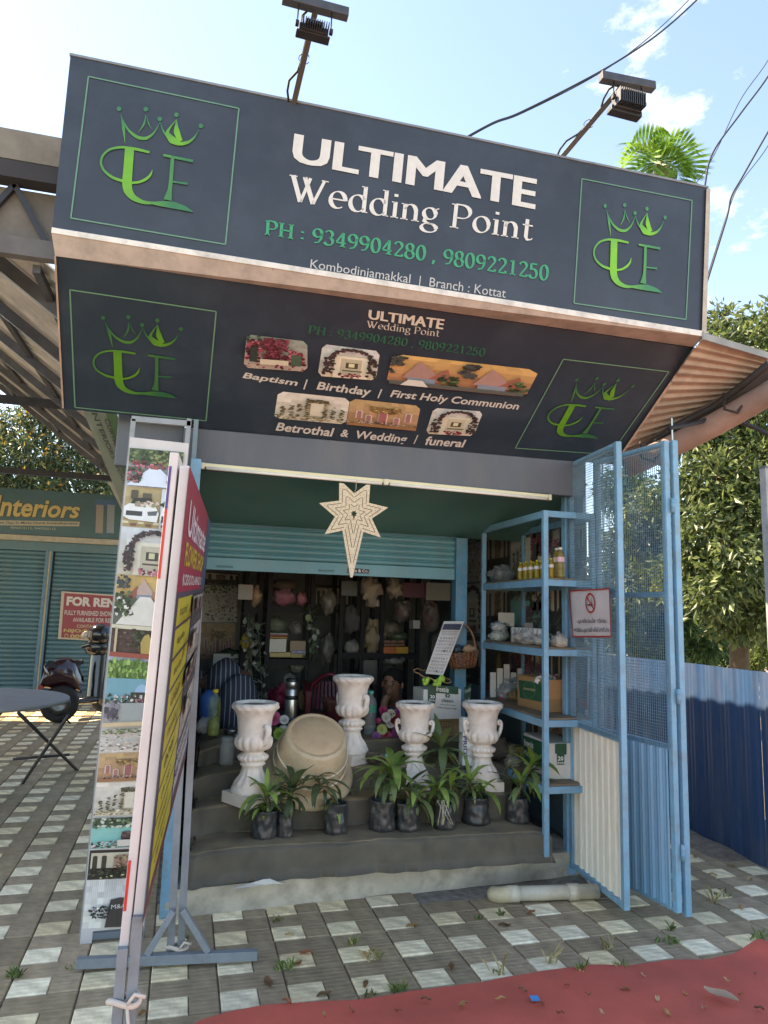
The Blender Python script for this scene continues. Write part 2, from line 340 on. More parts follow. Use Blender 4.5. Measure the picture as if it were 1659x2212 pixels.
def logo(frame, pl, name, parent, dim=1., off=.004):
    h = homog(LOGO_FRAME, frame); mb = MB('#62b44a', 'print')
    def cg(x, y):
        k = max(0., 1-math.hypot((x-290)/95., (y-370)/120.)); k2 = max(0., 1-math.hypot((x-385)/40., (y-295)/50.)); k = max(k, k2)
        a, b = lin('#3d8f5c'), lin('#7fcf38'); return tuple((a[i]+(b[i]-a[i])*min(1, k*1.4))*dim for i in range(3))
    nn = 0
    for pts, ws in LOGO:
        # resample
        P = []; W = []
        for i in range(len(pts)-1):
            for k in range(4):
                t = k/4.; P.append((pts[i][0]*(1-t)+pts[i+1][0]*t, pts[i][1]*(1-t)+pts[i+1][1]*t)); W.append(ws[i]*(1-t)+ws[i+1]*t)
        P.append(pts[-1]); W.append(ws[-1])
        for _ in range(2):
            Q = P[:]
            for i in range(1, len(P)-1): Q[i] = ((P[i-1][0]+2*P[i][0]+P[i+1][0])/4, (P[i-1][1]+2*P[i][1]+P[i+1][1])/4)
            P = Q
        nn += 1; L = []
        for i, (x, y) in enumerate(P):
            a = P[max(i-1, 0)]; b = P[min(i+1, len(P)-1)]; dx, dy = b[0]-a[0], b[1]-a[1]; l = math.hypot(dx, dy)+1e-6
            L.append(((x-dy/l*W[i]/2, y+dx/l*W[i]/2), (x+dy/l*W[i]/2, y-dx/l*W[i]/2)))
        for i in range(len(L)-1):
            q = [L[i][0], L[i][1], L[i+1][1], L[i+1][0]]
            mb.poly([pl.px(*hmap(h, p), off+.00025*nn) for p in q], cg(*P[i]))
    for x, y in DOTS: mb.poly([pl.px(*hmap(h, p), off) for p in arc(x, y, 5, 5, 0, 345, 23)], cg(x, y))
    mb.build('emblem', parent)
    fr = MB('#8fb59a', 'print')
    c = [pl.px(x, y, off) for x, y in frame]
    for i in range(4): a, b = c[i], c[(i+1) % 4]; d = (b-a).normalized(); n = pl.n.cross(d)*.0035; fr.poly([a-n, b-n, b+n, a+n], lin('#5f8a70'))
    fr.build('border_line', parent)

# ------------------------------------------------------------------ flat printed pictures
def lerp(a, b, t): return tuple(a[i]+(b[i]-a[i])*t for i in range(3))
class Pic:
    def __init__(s, q, pl, mb, off=.004, rr=0., seed=1):
        s.q = q; s.pl = pl; s.mb = mb; s.off = off; s.k = 0; s.r = random.Random(seed); s.rr = rr
    def uv(s, u, v):
        a, b, c, d = s.q; return ((a[0]*(1-u)+b[0]*u)*(1-v)+(d[0]*(1-u)+c[0]*u)*v, (a[1]*(1-u)+b[1]*u)*(1-v)+(d[1]*(1-u)+c[1]*u)*v)
    def p(s, pts, col, z=None):
        g_ = sum(col)/3; k = s.r.uniform(.86, 1.1); col = tuple((c*.82+g_*.18)*k for c in col)
        s.k += 1; zz = s.off+(s.k*.00012 if z is None else z); s.mb.poly([s.pl.px(*s.uv(min(1, max(0, u)), min(1, max(0, v))), zz) for u, v in pts], col)
    def base(s, top, bot, n=8):
        top, bot = lin(top), lin(bot); r = s.rr
        def ins(v):
            if not r: return 0
            d = min(v, 1-v); ry = r*1.6
            return r*(1-math.sqrt(max(0, 1-((ry-d)/ry)**2))) if d < ry else 0
        m = 10
        for i in range(n):
            v0, v1 = i/n, (i+1)/n
            for j in range(m):
                a, b_ = j/m, (j+1)/m; k = s.r.uniform(.9, 1.08); e0, e1 = ins(v0), ins(v1)
                s.p([(e0+(1-2*e0)*a, v0), (e0+(1-2*e0)*b_, v0), (e1+(1-2*e1)*b_, v1), (e1+(1-2*e1)*a, v1)], tuple(c*k for c in lerp(top, bot, (i+.5)/n)), 0)
        return s
    def spk(s, n, x0, y0, x1, y1, cols, sz=.04, ar=1.):
        for _ in range(n):
            u = s.r.uniform(x0, x1); v = s.r.uniform(y0, y1); a = s.r.random()*6; z = sz*s.r.uniform(.5, 1.2)
            s.p([(u+z*math.cos(a+k*PI*.4)*s.r.uniform(.6, 1.1), v+ar*z*math.sin(a+k*PI*.4)*s.r.uniform(.6, 1.1)) for k in range(5)], lin(s.r.choice(cols)))
        return s
    def arch(s, cx, y0, y1, wd, th, col, inner=None):
        a = [(cx+wd*math.cos(t), y0+wd*1.2-wd*1.2*math.sin(t)) for t in [PI*i/10 for i in range(11)]]
        b = [(cx+(wd-th)*math.cos(t), y0+wd*1.2-(wd-th)*1.2*math.sin(t)) for t in [PI*i/10 for i in range(11)]]
        a = [(cx+wd, y1)]+a+[(cx-wd, y1)]; b = [(cx+wd-th, y1)]+b+[(cx-wd+th, y1)]
        if inner: s.p(b, lin(inner))
        for i in range(len(a)-1): s.p([a[i], a[i+1], b[i+1], b[i]], lin(col), s.off*0+.0012)
        return s
GRN = ['#31432a', '#46603a', '#5c7a45', '#253322']; RED = ['#7a2434', '#a33a4c', '#551c28', '#c0687a']; WHT = ['#e8e4da', '#f5f2ea', '#cfcabc']
def picture(kind, q, pl, mb, off=.004, rr=0., seed=1):
    p = Pic(q, pl, mb, off, rr, seed)
    if kind == 'aisle':
        p.base('#5f6a48', '#b9c4d6'); p.p(rect2(0, 0, 1, .35), lin('#4a5a38')); p.spk(90, 0, 0, 1, .4, GRN+['#7d8a4c'], .05); p.spk(40, .0, .33, 1, .5, RED+['#8a4a40'], .04)
        p.p([(.4, .5), (.6, .5), (1, .97), (0, .97)], lin('#c5d0e2')); p.p(rect2(.42, .42, .56, .52), lin('#a8503c')); p.spk(70, 0, .5, .28, .88, RED+GRN, .045); p.spk(60, .75, .5, 1, .88, RED+GRN, .045)
    elif kind == 'cars':
        p.base('#b6a06e', '#b49a66'); p.p(rect2(.62, 0, 1, 1), lin('#c3cdd2')); p.spk(20, .62, .3, 1, .42, GRN, .05); p.p(rect2(.1, .08, .22, .3), lin('#4c4436')); p.p(rect2(.3, .14, .45, .3), lin('#57503f'))
        p.p([(.1, .45), (.15, .28), (.45, .25), (.5, .45)], lin('#30302c')); p.p([(0, .5), (.08, .42), (.52, .42), (.6, .62), (.58, .85), (.1, .82), (0, .75)], lin('#e4e4e2')); p.p(rect2(.04, .6, .32, .72), lin('#3a3c3e')); p.p([(.4, .6), (.58, .56), (.56, .68), (.42, .7)], lin('#5c6064')); p.spk(30, .2, .35, .58, .48, ['#d8b8a8', '#7d8a5a', '#b58a86'], .04)
        p.p([(.65, .5), (.75, .38), (1, .38), (1, .9), (.7, .92), (.62, .75)], lin('#d8d8d0')); p.p(rect2(.65, .68, .85, .85), lin('#34363a')); p.spk(26, .7, .48, 1, .58, GRN+WHT, .04)
        for i in range(8): p.p(rect2(i*.13, .86 + (i % 2)*.05, i*.13+.1, .92+(i % 2)*.05), lin('#7c4a34' if i % 2 else '#d8c294'))
    elif kind == 'arch':
        p.base('#cfd3d6', '#d6cdb2'); p.p(rect2(.25, .3, .85, 1), lin('#e0d8c0')); p.p(rect2(.36, .38, .72, .9), lin('#cdc3a4')); p.p(rect2(.45, .5, .66, .68), lin('#4c463a')); p.p(rect2(.5, .52, .6, .64), lin('#d6d2a0')); p.p([(.4, .74), (.74, .74), (.74, .78), (.4, .78)], lin('#6a5c48'))
        for t in range(60):
            a = PI*t/59; p.spk(3, .55+.36*math.cos(a)-.04, .42-.36*math.sin(a)-.02, .55+.36*math.cos(a)+.04, .42-.36*math.sin(a)+.06, ['#3c2a2e', '#4e3438', '#5a4038', '#2c2422'], .035)
        p.spk(50, .08, .4, .24, .92, ['#3c2a2e', '#4a2c34', '#33382a'], .045); p.spk(50, .82, .4, .98, .92, ['#3c2a2e', '#4a2c34', '#33382a'], .045); p.spk(30, .36, .86, .72, .98, RED, .04)
    elif kind == 'church':
        p.base('#e0b860', '#d4a868'); p.p([(.3, .45), (.45, .05), (.62, .3), (.62, .45)], lin('#c9a99c')); p.p([(.58, .42), (.78, .15), (.85, .45)], lin('#b87a60')); p.p([(.2, .42), (.36, .2), (.36, .45), (.22, .45)], lin('#a85a44')); p.p(rect2(.36, .38, .62, .46), lin('#7c8ca0'))
        p.p(rect2(0, .46, 1, 1), lin('#55604e')); p.p([(.42, .42), (.6, .42), (.98, 1), (.05, 1)], lin('#e2ddd2')); p.spk(80, 0, .35, .3, .8, GRN+['#dcdcd4'], .05); p.spk(60, .74, .35, 1, .8, GRN+['#dcdcd4'], .05); p.spk(22, .02, .0, .2, .3, ['#3c4444', '#59605c', '#2c3232'], .05)
    elif kind == 'hall2':
        p.base('#dcae5c', '#b06a50')
        for o in (0, .5):
            p.p([(o+.1, .75), (o+.2, .15), (o+.32, .5), (o+.36, .8)], lin('#b98a80')); p.p([(o+.28, .72), (o+.4, .32), (o+.45, .8)], lin('#a8604c')); p.p(rect2(o+.14, .72, o+.34, .88), lin('#8494a8')); p.spk(24, o, .1, o+.1, .6, ['#2f3634', '#454c48'], .035, 2); p.spk(30, o+.36, .55, o+.5, .95, GRN, .03, 2)
        p.p(rect2(.02, .88, .98, .99), lin('#5c5f58')); p.p([(.15, .8), (.25, .8), (.3, 1), (.1, 1)], lin('#dad6cc'))
    elif kind == 'red':
        p.base('#8f9a90', '#c8b8a8'); p.spk(16, .0, .0, .25, .4, ['#4a5a4a', '#3a4638'], .06); p.spk(170, .3, .05, .68, .75, ['#7c2a3c', '#93384c', '#5c2030'], .045, 1.3); p.spk(80, .02, .15, .26, .8, RED, .05); p.spk(70, .7, .35, .95, .85, RED, .05); p.p(rect2(.08, .35, .2, .8), lin('#2e3a34')); p.p(rect2(.74, .5, .9, .85), lin('#44624a')); p.p(rect2(.25, .7, .7, .86), lin('#d4c4a8')); p.spk(30, .05, .85, .95, .97, RED, .03)
    elif kind == 'gold':
        p.base('#5a4238', '#5c3e34'); p.p(rect2(0, 0, 1, .12), lin('#d8d0b0')); p.spk(120, 0, .1, 1, .85, ['#3c2c28', '#6a4440', '#8a6a60', '#4c3030'], .03); p.spk(50, .35, .15, .75, .7, GRN, .05); p.p([(.55, .3), (.62, .22), (.68, .4), (.74, .85), (.52, .85), (.5, .5)], lin('#b89a40')); p.p(rect2(.06, .1, .1, .85), lin('#c9b488')); p.p(rect2(0, .86, 1, 1), lin('#a84430'))
    elif kind == 'garden':
        p.base('#b8c0d2', '#b4bcc4'); p.p(rect2(0, .05, 1, .32), lin('#6f9c40')); p.spk(140, 0, .04, 1, .32, ['#7cae42', '#5a8434', '#9cc258', '#446a2c'], .04, 1.4); p.p(rect2(0, .3, 1, .62), lin('#5fa4b4')); p.arch(.2, .38, .62, .11, .04, '#dbe3e6'); p.arch(.6, .32, .62, .17, .05, '#e8ecee', '#86b6d2'); p.p(rect2(.42, .5, .78, .64), lin('#3a3434')); p.spk(110, 0, .54, 1, .66, GRN+['#d8d4cc', '#a86c78'], .03); p.p(rect2(0, .66, 1, .94), lin('#a8b2ae')); p.spk(70, 0, .66, .24, .9, ['#5c5468', '#8a8494', '#4a4a52', '#aaa4b0'], .05); p.spk(70, .8, .66, 1, .9, ['#5c5468', '#8a8494', '#6a4a3a', '#aaa4b0'], .05); p.p(rect2(0, .94, 1, 1), lin('#d0b88c'))
    elif kind == 'white':
        p.base('#dad6d0', '#dcd6cc'); p.spk(120, 0, 0, 1, .2, ['#5a7a3c', '#7a9a4a', '#486030', '#d8d8cc'], .035); p.spk(40, .1, .25, .9, .5, ['#8a9080', '#b8b4aa'], .03); p.p(rect2(.35, .55, .65, .72), lin('#cbbfae')); p.spk(70, 0, .55, 1, .95, ['#6c6f60', '#50564a', '#a8a294', '#ece8e0'], .035)
    elif kind == 'chand':
        p.base('#caa870', '#b4805c'); p.p([(.28, .22), (.75, .22), (.7, .42), (.34, .42)], lin('#8a6838')); p.spk(40, .3, .2, .74, .45, ['#6c4c2c', '#caa860'], .03); p.arch(.5, .4, .86, .07, .02, '#e8cfc0', '#a85a5c'); p.arch(.3, .55, .86, .05, .02, '#e8cfc0', '#b0706c'); p.arch(.7, .55, .86, .05, .02, '#e8cfc0', '#b0706c'); p.arch(.16, .4, .7, .05, .02, '#e8cfc0', '#b0706c'); p.arch(.86, .35, .7, .05, .02, '#e8cfc0', '#b0706c'); p.p(rect2(0, .88, 1, 1), lin('#9a6a3c')); p.spk(40, .0, .8, 1, .9, ['#4c4030', '#c8a890'], .025)
    elif kind == 'stage':
        p.base('#dcd6cc', '#d2cab4'); p.p(rect2(.42, .2, .72, .8), lin('#c6b898')); p.spk(70, .42, .18, .72, .3, ['#5a4a38', '#4a5238', '#8a7a58'], .03); p.p(rect2(.48, .32, .66, .8), lin('#ddd4bc'))
        for i, x in enumerate((.1, .22, .33, .44, .68, .8, .92)): p.spk(22, x-.025, .75-.5*(1-abs(x-.56)*1.3), x+.025, .85, ['#5c5238', '#4a5034', '#7c6c48'], .03)
        p.spk(120, 0, .84, 1, .98, ['#a89870', '#8a8458', '#d8d0b8', '#6a6444'], .03)
    elif kind == 'teal':
        p.base('#4a5a44', '#68b4ac'); p.p(rect2(0, .28, 1, .9), lin('#6fbcb2')); p.spk(130, 0, 0, 1, .34, ['#3c5236', '#566e48', '#7c9668', '#2c3c28', '#c8ccb8'], .04, 1.5); p.arch(.58, .42, .86, .12, .03, '#e8e4dc', '#6a4c4c'); p.arch(.12, .5, .95, .11, .035, '#e8e4dc'); p.arch(.98, .48, .95, .1, .035, '#e8e4dc'); p.spk(60, .5, .45, .68, .8, ['#5c3440', '#8a6a60', '#4a4030'], .03); p.spk(120, 0, .78, 1, .98, ['#4c5a3c', '#8a4a58', '#3c3430', '#d0c8c0'], .03); p.p(rect2(.44, .74, .72, .95), lin('#d6cdbf'))
    elif kind == 'dark':
        p.base('#3a302c', '#2c2a22'); p.p([(.03, .1), (.97, .1), (.97, .62), (.03, .62)], lin('#cfc2a6'))
        for x in (.1, .25, .8, .94): p.arch(x, .18, .62, .05, .01, '#b8a888', '#3c3428')
        p.arch(.53, .14, .62, .15, .03, '#b49a7c', '#a8806c'); p.spk(60, .42, .18, .66, .6, ['#8a6a48', '#b89868', '#6a5038'], .03); p.spk(130, 0, .6, 1, .98, ['#4a4a34', '#5c5c3c', '#3a3828', '#2c2a20'], .035); p.spk(8, .2, .85, .9, .98, ['#c8c878'], .03)
    elif kind == 'door':
        p.base('#d6d4d0', '#dcd8cc')
        for i in range(26): p.p(rect2(.06+i*.033, .02, .064+i*.033, .36), lin('#a8a8a6'))
        p.p([(.42, .42), (.58, .38), (.74, .4), (.74, 1), (.36, 1)], lin('#463c38')); p.p(rect2(.55, .45, .557, 1), lin('#2c2624')); p.spk(90, .08, .55, .4, .82, ['#3c3c36', '#54564c', '#e4e2da', '#2c2c28'], .035, .8); p.spk(80, .7, .48, .93, .74, ['#3c3c36', '#54564c', '#e4e2da', '#2c2c28'], .035, .8)
    return p

# ------------------------------------------------------------------ the ground
TX0, TY0, TT, TH = -.0575*H, 2.4878*H, .17708*H, .01525
ground = MB('#857d72', 'soil').add([(-60, -20, -.012), (60, -20, -.012), (60, 90, -.012), (-60, 90, -.012)], [(0, 1, 2, 3)]).build('ground', kind='structure')
def tile_mesh(k):
    mb = MB(mat='tile'); t = TT; g = .0035; r = random.Random(k)
    def slab(x0, y0, x1, y1, z, col):
        b = .004; lo = [(x0, y0, -.03), (x1, y0, -.03), (x1, y1, -.03), (x0, y1, -.03)]; mi = [(x, y, z-b) for x, y, _ in lo]
        up = [(x0+b, y0+b, z), (x1-b, y0+b, z), (x1-b, y1-b, z), (x0+b, y1-b, z)]
        mb.add(mi+up, [(4, 5, 6, 7), (0, 1, 5, 4), (1, 2, 6, 5), (2, 3, 7, 6), (3, 0, 4, 7)], col); mb.add(lo+mi, [(0, 1, 5, 4), (1, 2, 6, 5), (2, 3, 7, 6), (3, 0, 4, 7)], col)
    dk = ['#a08c70', '#978266', '#a89276', '#9c886a'][k % 4]; wh = ['#f6e3bc', '#ecd8ae', '#f8e8c6', '#e8d0a4'][(k*3) % 4]
    slab(g, g, .56*t-g/2, .5*t-g/2, .001, wh); slab(.56*t+g/2, g, t-g, .5*t-g/2, r.uniform(-.002, .001), dk); slab(g, .5*t+g/2, t-g, t-g, r.uniform(-.002, .001), dk)
    return mb
pav = thing('pavement', 'x', 'x', (0, 0, 0)); del pav['label']; del pav['category']; pav['kind'] = 'structure'
TM = [tile_mesh(k) for k in range(8)]; TME = [m.mesh('paving_tile') for m in TM]
cells = []
for i in range(-26, 20):
    for j in range(-44, 9):
        cx, sx = math.cos(TH), math.sin(TH)
        x = TX0+TT*(i*cx+j*sx); y = TY0+TT*(i*sx-j*cx)
        if y < 1.2: continue
        if -.06 < x+TT*.5 < 2.45 and y+TT*.2 > 3.93: continue
        if x > 3.7 or (x > 2.4 and y > 9): continue
        px_, py_ = pix((x+TT/2, y+TT/2, 0)) if y > .8 else (0, 9999)
        vis = -120 < px_ < PW+120 and py_ < PH+120
        hid = (y < 2.9 and x > .35) or (y < 2.6)
        cells.append((0 if vis and not hid else 1, (V((x, y, 0))-CAM).length, x, y))
cells.sort()
rest = MB(mat='tile')
for n, (h_, d, x, y) in enumerate(cells):
    k = random.randrange(8)
    if n < 300:
        o = bpy.data.objects.new('paving_tile', TME[k]); COL.objects.link(o); o.parent = pav
        o.location = (x, y, random.uniform(-.002, .0015)); o.rotation_euler = (random.uniform(-.004, .004), random.uniform(-.004, .004), TH)
    else:
        s_, c_ = math.sin(TH), math.cos(TH); zz = random.uniform(-.002, .001)
        o0 = len(rest.v); rest.v += [(x+a*c_-b*s_, y+a*s_+b*c_, c+zz) for a, b, c in TM[k].v]; rest.f += [[o0+q for q in f] for f in TM[k].f]; rest.c += TM[k].c; rest.sm += TM[k].sm
rest.build('paving_tiles', pav, kind='stuff')

# red carpet laid over the paving
EDGE = [(330, 2290), (430, 2212), (498, 2192), (563, 2180), (640, 2172), (720, 2166), (796, 2157), (885, 2143), (970, 2133), (1053, 2122), (1174, 2102), (1272, 2092), (1371, 2091), (1437, 2076), (1533, 2074), (1581, 2065), (1611, 2053), (1659, 2050), (1800, 2040)]
E3 = [aZ(x, y, .01) for x, y in EDGE]
def edge_y(x):
    for a, b in zip(E3, E3[1:]):
        if a.x <= x <= b.x: return a.y+(b.y-a.y)*(x-a.x)/(b.x-a.x)
    return E3[-1].y if x > E3[-1].x else E3[0].y
def carpet(u, v):
    x = E3[0].x+.01+u*(5.2-E3[0].x); ye = edge_y(x)+.008*NZ.noise(V((x*9, 0, 3))); y = ye-(ye-.3)*v*v
    z = .014+.012*NZ.noise(V((x*2.2, y*2.2, 1)))+.03*max(0, NZ.noise(V((x*1.3+4, y*2.6, 7))))*math.exp(-((y-ye+.25)/.35)**2)+.05*math.exp(-((x-2.72-.25*(ye-y))/.07)**2)*math.exp(-((ye-y-.1)/.3)**2)
    return (x, y, max(.006, z) if v > .001 else .004)
MB('#cc5c4c', 'carpet').grid(carpet, 150, 70).build('red_carpet', label='long red carpet with wrinkled edge laid over the paving tiles', cat='carpet')

# ------------------------------------------------------------------ the shop: plinth, posts, walls, roof, shutter
BLUE = '#6ea3bd'; TEAL = '#35707c'; GREY = '#4c525b'
shop = thing('flower_shop', 'small kiosk flower shop with blue posts, grey beam and raised teal roller shutter', 'shop', (1.2, 4, 0))
YL, YR = 3.93, 4.12
def fy(x): return YL+(YR-YL)*x/2.35
def plinth(u, v): return None
pl_ = MB('#b8ae9c', 'concrete')
def pf(x, s): return V((x, fy(x)+.012*NZ.noise(V((x*5, s*9, 2))), s))
pl_.grid(lambda u, v: pf(-.05+2.46*u, -.01+.142*v), 60, 5)
pl_.grid(lambda u, v: (-.05+2.46*u, fy(-.05+2.46*u)+.012*(1-v)*NZ.noise(V(((-.05+2.46*u)*5, .132*9, 2)))+v*.35, .132), 60, 3)
pl_.build('plinth', shop)
MB('#6a655e', 'concrete').b2((-.05, 4.2, .0), (2.6, 7.4, .128)).build('floor_slab', shop)
for x0, x1, nm in ((-.075, -.02, 'post'), (2.305, 2.36, 'post')):
    MB(BLUE, 'bluepaint').b2((x0, fy(x0)+.0, 0), (x1, fy(x0)+.055, 2.36)).build(nm, shop, .004)
# grey beam below the slanting sign
b = MB('#54585f', 'sheet'); b.hexa([(-.13, 4.092, 2.335), (2.4, 4.02, 2.335), (2.4, 4.09, 2.335), (-.13, 4.15, 2.335)], [(-.13, 4.092, 2.572), (2.4, 4.02, 2.566), (2.4, 4.09, 2.566), (-.13, 4.15, 2.572)]); b.build('beam', shop, .006)
b = MB('#54585f', 'sheet'); b.b2((-.5, 4.2, 2.34), (-.131, 4.26, 2.9)); b.build('beam_return', shop, .006)
# ceiling and wall sheets of the front bay
MB('#4d837c', 'sheet').add([(-.05, 4.1, 2.44), (2.47, 4.1, 2.44), (2.47, 5.06, 2.14), (-.05, 5.06, 2.14)], [(0, 1, 2, 3)]).build('ceiling', shop)
MB('#6c828a', 'sheet').b2((-.075, 4.0, .0), (-.05, 7.4, 2.6)).build('side_wall', shop)
MB('#6c828a', 'sheet').b2((2.46, 4.16, .0), (2.485, 7.4, 2.6)).build('side_wall', shop)
MB('#8a8a86', 'concrete').b2((-.05, 7.35, .0), (2.46, 7.4, 2.6)).build('back_wall', shop)
MB('#3a3f42', 'roof').b2((-.1, 4.1, 2.63), (2.5, 7.45, 2.68)).build('roof', shop)
# roller shutter, mostly rolled up
sh = MB('#2f6e7a', 'sheet').b2((0, 5.05, 2.06), (1.9, 5.3, 2.16)).build('shutter', shop)
zb = 1.90
for k in range(5):
    sl_ = MB('#5a949c', 'sheet', True); z0 = zb+k*.044
    prof = [(-.0, 0), (-.012, .004), (-.02, .014), (-.02, .028), (-.012, .036), (0, .04), (0, .044)]
    sl_.grid(lambda u, v: (.03+1.84*u, 5.02+prof[round(v*6)][0], z0+prof[round(v*6)][1]), 1, 6); sl_.build('slat', sh)
bar = MB('#5c96a0', 'sheet').b2((.03, 4.99, 1.812), (1.87, 5.02, 1.898)).build('bottom_bar', sh, .003)
pl0 = Plane([(0, 4.99, 1.8), (1, 4.99, 1.8), (1, 4.99, 1.9)])
for xx in (470, 690):
    hb = MB('#356e78', 'paint'); c = aY(xx, 1223 if xx < 500 else 1232, 4.985); hb.beam(c, c+V((.1, 0, 0)), .012, .012); hb.beam(c, c+V((0, .02, 0)), .012, .012); hb.beam(c+V((.1, 0, 0)), c+V((.1, .02, 0)), .012, .012); hb.build('handle', sh)
pn = MB('#1c2024', 'print').poly([pl0.px(x, y, .004) for x, y in ((751, 1226), (798, 1230), (797, 1239), (750, 1238))]); letter(pn, 'Atto & Co.', [(753, 1228), (796, 1231), (796, 1236.5), (753, 1236)], pl0, '#d8d8d4', .01, off=.006); pn.build('maker_plate', sh)
gd = MB('#3f84a0', 'bluepaint').b2((1.87, 4.96, .13), (1.96, 5.06, 2.13)).build('shutter_guide', shop, .004)

# ------------------------------------------------------------------ upper sign box
FRONT = Plane([(-.758, 3.368, 3.272), (2.666, 3.199, 3.163), (-.758, 3.368, 4.177), (2.734, 3.199, 4.057)])
SOFF = Plane([(-.758, 4, 2.593), (2.666, 4, 2.648), (-.758, 3.475, 3.193), (2.666, 3.283, 3.107)])
sign = thing('signboard', 'large black shop signboard reading ULTIMATE Wedding Point with two green emblems', 'signboard', (1, 3.35, 3.2))
fq = [FRONT.px(x, y, 0) for x, y in ((152, 121), (1531, 408), (1521, 717), (113, 492))]
n = FRONT.n
MB('#333940', 'flex').hexa([p-n*.16 for p in fq], fq).build('face_panel', sign)
tr = MB('#e0d8cc', 'paint')
def strip(mb, pl, q, th=.012, base=0.002): mb.hexa([pl.px(x, y, base) for x, y in q], [pl.px(x, y, base+th) for x, y in q])
strip(tr, FRONT, [(112, 491), (1521, 715), (1520, 727), (111, 503)]); tr.build('bottom_trim', sign, .002)
tr = MB('#b7a998', 'paint'); strip(tr, FRONT, [(1526, 407), (1535, 408), (1526, 724), (1516, 722)]); tr.build('end_trim', sign, .002)
tr = MB('#7f858a', 'paint'); a = FRONT.px(152, 121, 0); b_ = FRONT.px(1531, 408, 0); tr.beam(a+V((0, .08, .008)), b_+V((0, .08, .008)), .17, .012); tr.build('top_cap', sign)
un = MB('#ad9c90', 'paint'); un.hexa([FRONT.px(111, 502, .01), FRONT.px(1520, 727, .01), SOFF.px(1499, 750, .006), SOFF.px(119, 553, .006)], [FRONT.px(111, 502, .01)+V((0, .02, .03)), FRONT.px(1520, 727, .01)+V((0, .02, .03)), SOFF.px(1499, 750, -.03), SOFF.px(119, 553, -.03)]); un.build('underside', sign)
for k in (590, 1190):
    s_ = MB('#96786a', 'paint'); a = FRONT.px(k, 502+(k-111)*.16, .012); b_ = SOFF.px(k-6, 553+(k-119)*.1428, .01); s_.beam(a, b_, .004, .004); s_.build('joint', sign)
lt = MB('#d9d2c8', 'print')
letter(lt, 'ULTIMATE', [(636, 288), (1161, 387), (1156, 453), (629, 349)], FRONT, '#d6cfc6', 0, heavy=.036); lt.build('lettering', sign)
lt = MB('#d9d2c8', 'print'); serif(lt, 'Wedding Point', [(626, 374), (1156, 468), (1148, 540), (618, 452)], FRONT, '#d6cfc6', .12, .03); build_words(lt, sign, .05)
lt = MB('#2f9a6a', 'print'); serif(lt, 'PH : 9349904280 , 9809221250', [(574, 474), (1187, 572), (1184, 612), (571, 512)], FRONT, '#2f9468', .16, .06); build_words(lt, sign, .02)
lt = MB('#c4c0ba', 'print'); letter(lt, 'Kombodinjamakkal  |  Branch : Kottat', [(672, 560), (1094, 624), (1091, 650), (669, 585)], FRONT, '#b9b6b2'); build_words(lt, sign, .018)
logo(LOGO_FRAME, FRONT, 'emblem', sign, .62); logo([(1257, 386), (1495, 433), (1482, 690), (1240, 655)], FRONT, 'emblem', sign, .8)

# slanting lower sign
low = thing('slanting_sign', 'black slanting lower sign with event photos and words Baptism, Birthday and Wedding', 'sign', (1, 3.7, 2.6))
sq = [SOFF.px(x, y, 0) for x, y in ((119, 553), (1500, 752), (1330, 1004), (1208, 993.5), (436, 925.5), (418, 912), (136, 883))]
k_ = len(sq); MB('#26333f', 'flex').add(sq+[p-SOFF.n*.02 for p in sq], [list(range(k_)), list(range(k_, 2*k_))[::-1]]+[(i, (i+1) % k_, k_+(i+1) % k_, k_+i) for i in range(k_)]).build('panel', low)
tr = MB('#b79a88', 'paint'); strip(tr, SOFF, [(117, 553), (121, 553), (138, 882), (134, 882)]); tr.build('edge_trim', low)
tr = MB('#b79a88', 'paint'); strip(tr, SOFF, [(1499, 750), (1504, 752), (1330, 1003), (1325, 1003)]); tr.build('edge_trim', low)
lt = MB(mat='print'); letter(lt, 'ULTIMATE', [(797, 669), (961, 690), (957, 712), (795, 689)], SOFF, '#cfc6bb', 0, heavy=.036); lt.build('lettering', low); lt = MB(mat='print'); serif(lt, 'Wedding Point', [(793, 692), (951, 712), (948, 733), (790, 712)], SOFF, '#c6bdb4', .11, .03); lt.build('lettering', low)
lt = MB(mat='print'); serif(lt, 'PH : 9349904280 , 9809221250', [(668, 702), (1050, 752), (1046, 773), (664, 723)], SOFF, '#23634c', .15, .05); build_words(lt, low, .012)
for t, q in (('Baptism', [(525, 804), (644, 821), (642, 838), (523, 820)]), ('|', [(657, 819), (665, 820), (662, 842), (655, 841)]), ('Birthday', [(685, 824), (803, 838), (801, 861), (683, 846)]), ('|', [(818, 840), (826, 841), (822, 861), (815, 860)]), ('First Holy Communion', [(845, 842), (1123, 870), (1119, 890), (841, 862)]), ('Betrothal', [(597, 912), (723, 925), (721, 944), (595, 930)]), ('&', [(737, 927), (754, 929), (752, 945), (735, 943)]), ('Wedding', [(771, 930), (881, 940), (878, 963), (768, 952)]), ('|', [(898, 940), (904, 940), (898, 959), (893, 959)]), ('funeral', [(921, 942), (1008, 950), (1004, 967), (918, 961)])):
    lt = MB(mat='print'); letter(lt, t, q, SOFF, '#c9c4be', .022, .2); lt.build('lettering', low)
for q, kd, s_ in (([(533, 722), (664, 738), (664, 803), (526, 794)], 'red', 3), ([(697, 743), (821, 759), (812, 822), (686, 812)], 'arch', 4), ([(848, 764), (1165, 800), (1135, 858), (834, 828)], 'hall2', 5), ([(601, 845), (756, 861), (747, 917), (592, 903)], 'stage', 6), ([(757, 861), (909, 877), (898, 931), (748, 917)], 'chand', 7), ([(937, 881), (1044, 889), (1023, 942), (919, 937)], 'arch', 8)):
    pb = MB(mat='print'); picture(kd, q, SOFF, pb, .003, .07, s_); pb.build('photo_print', low)
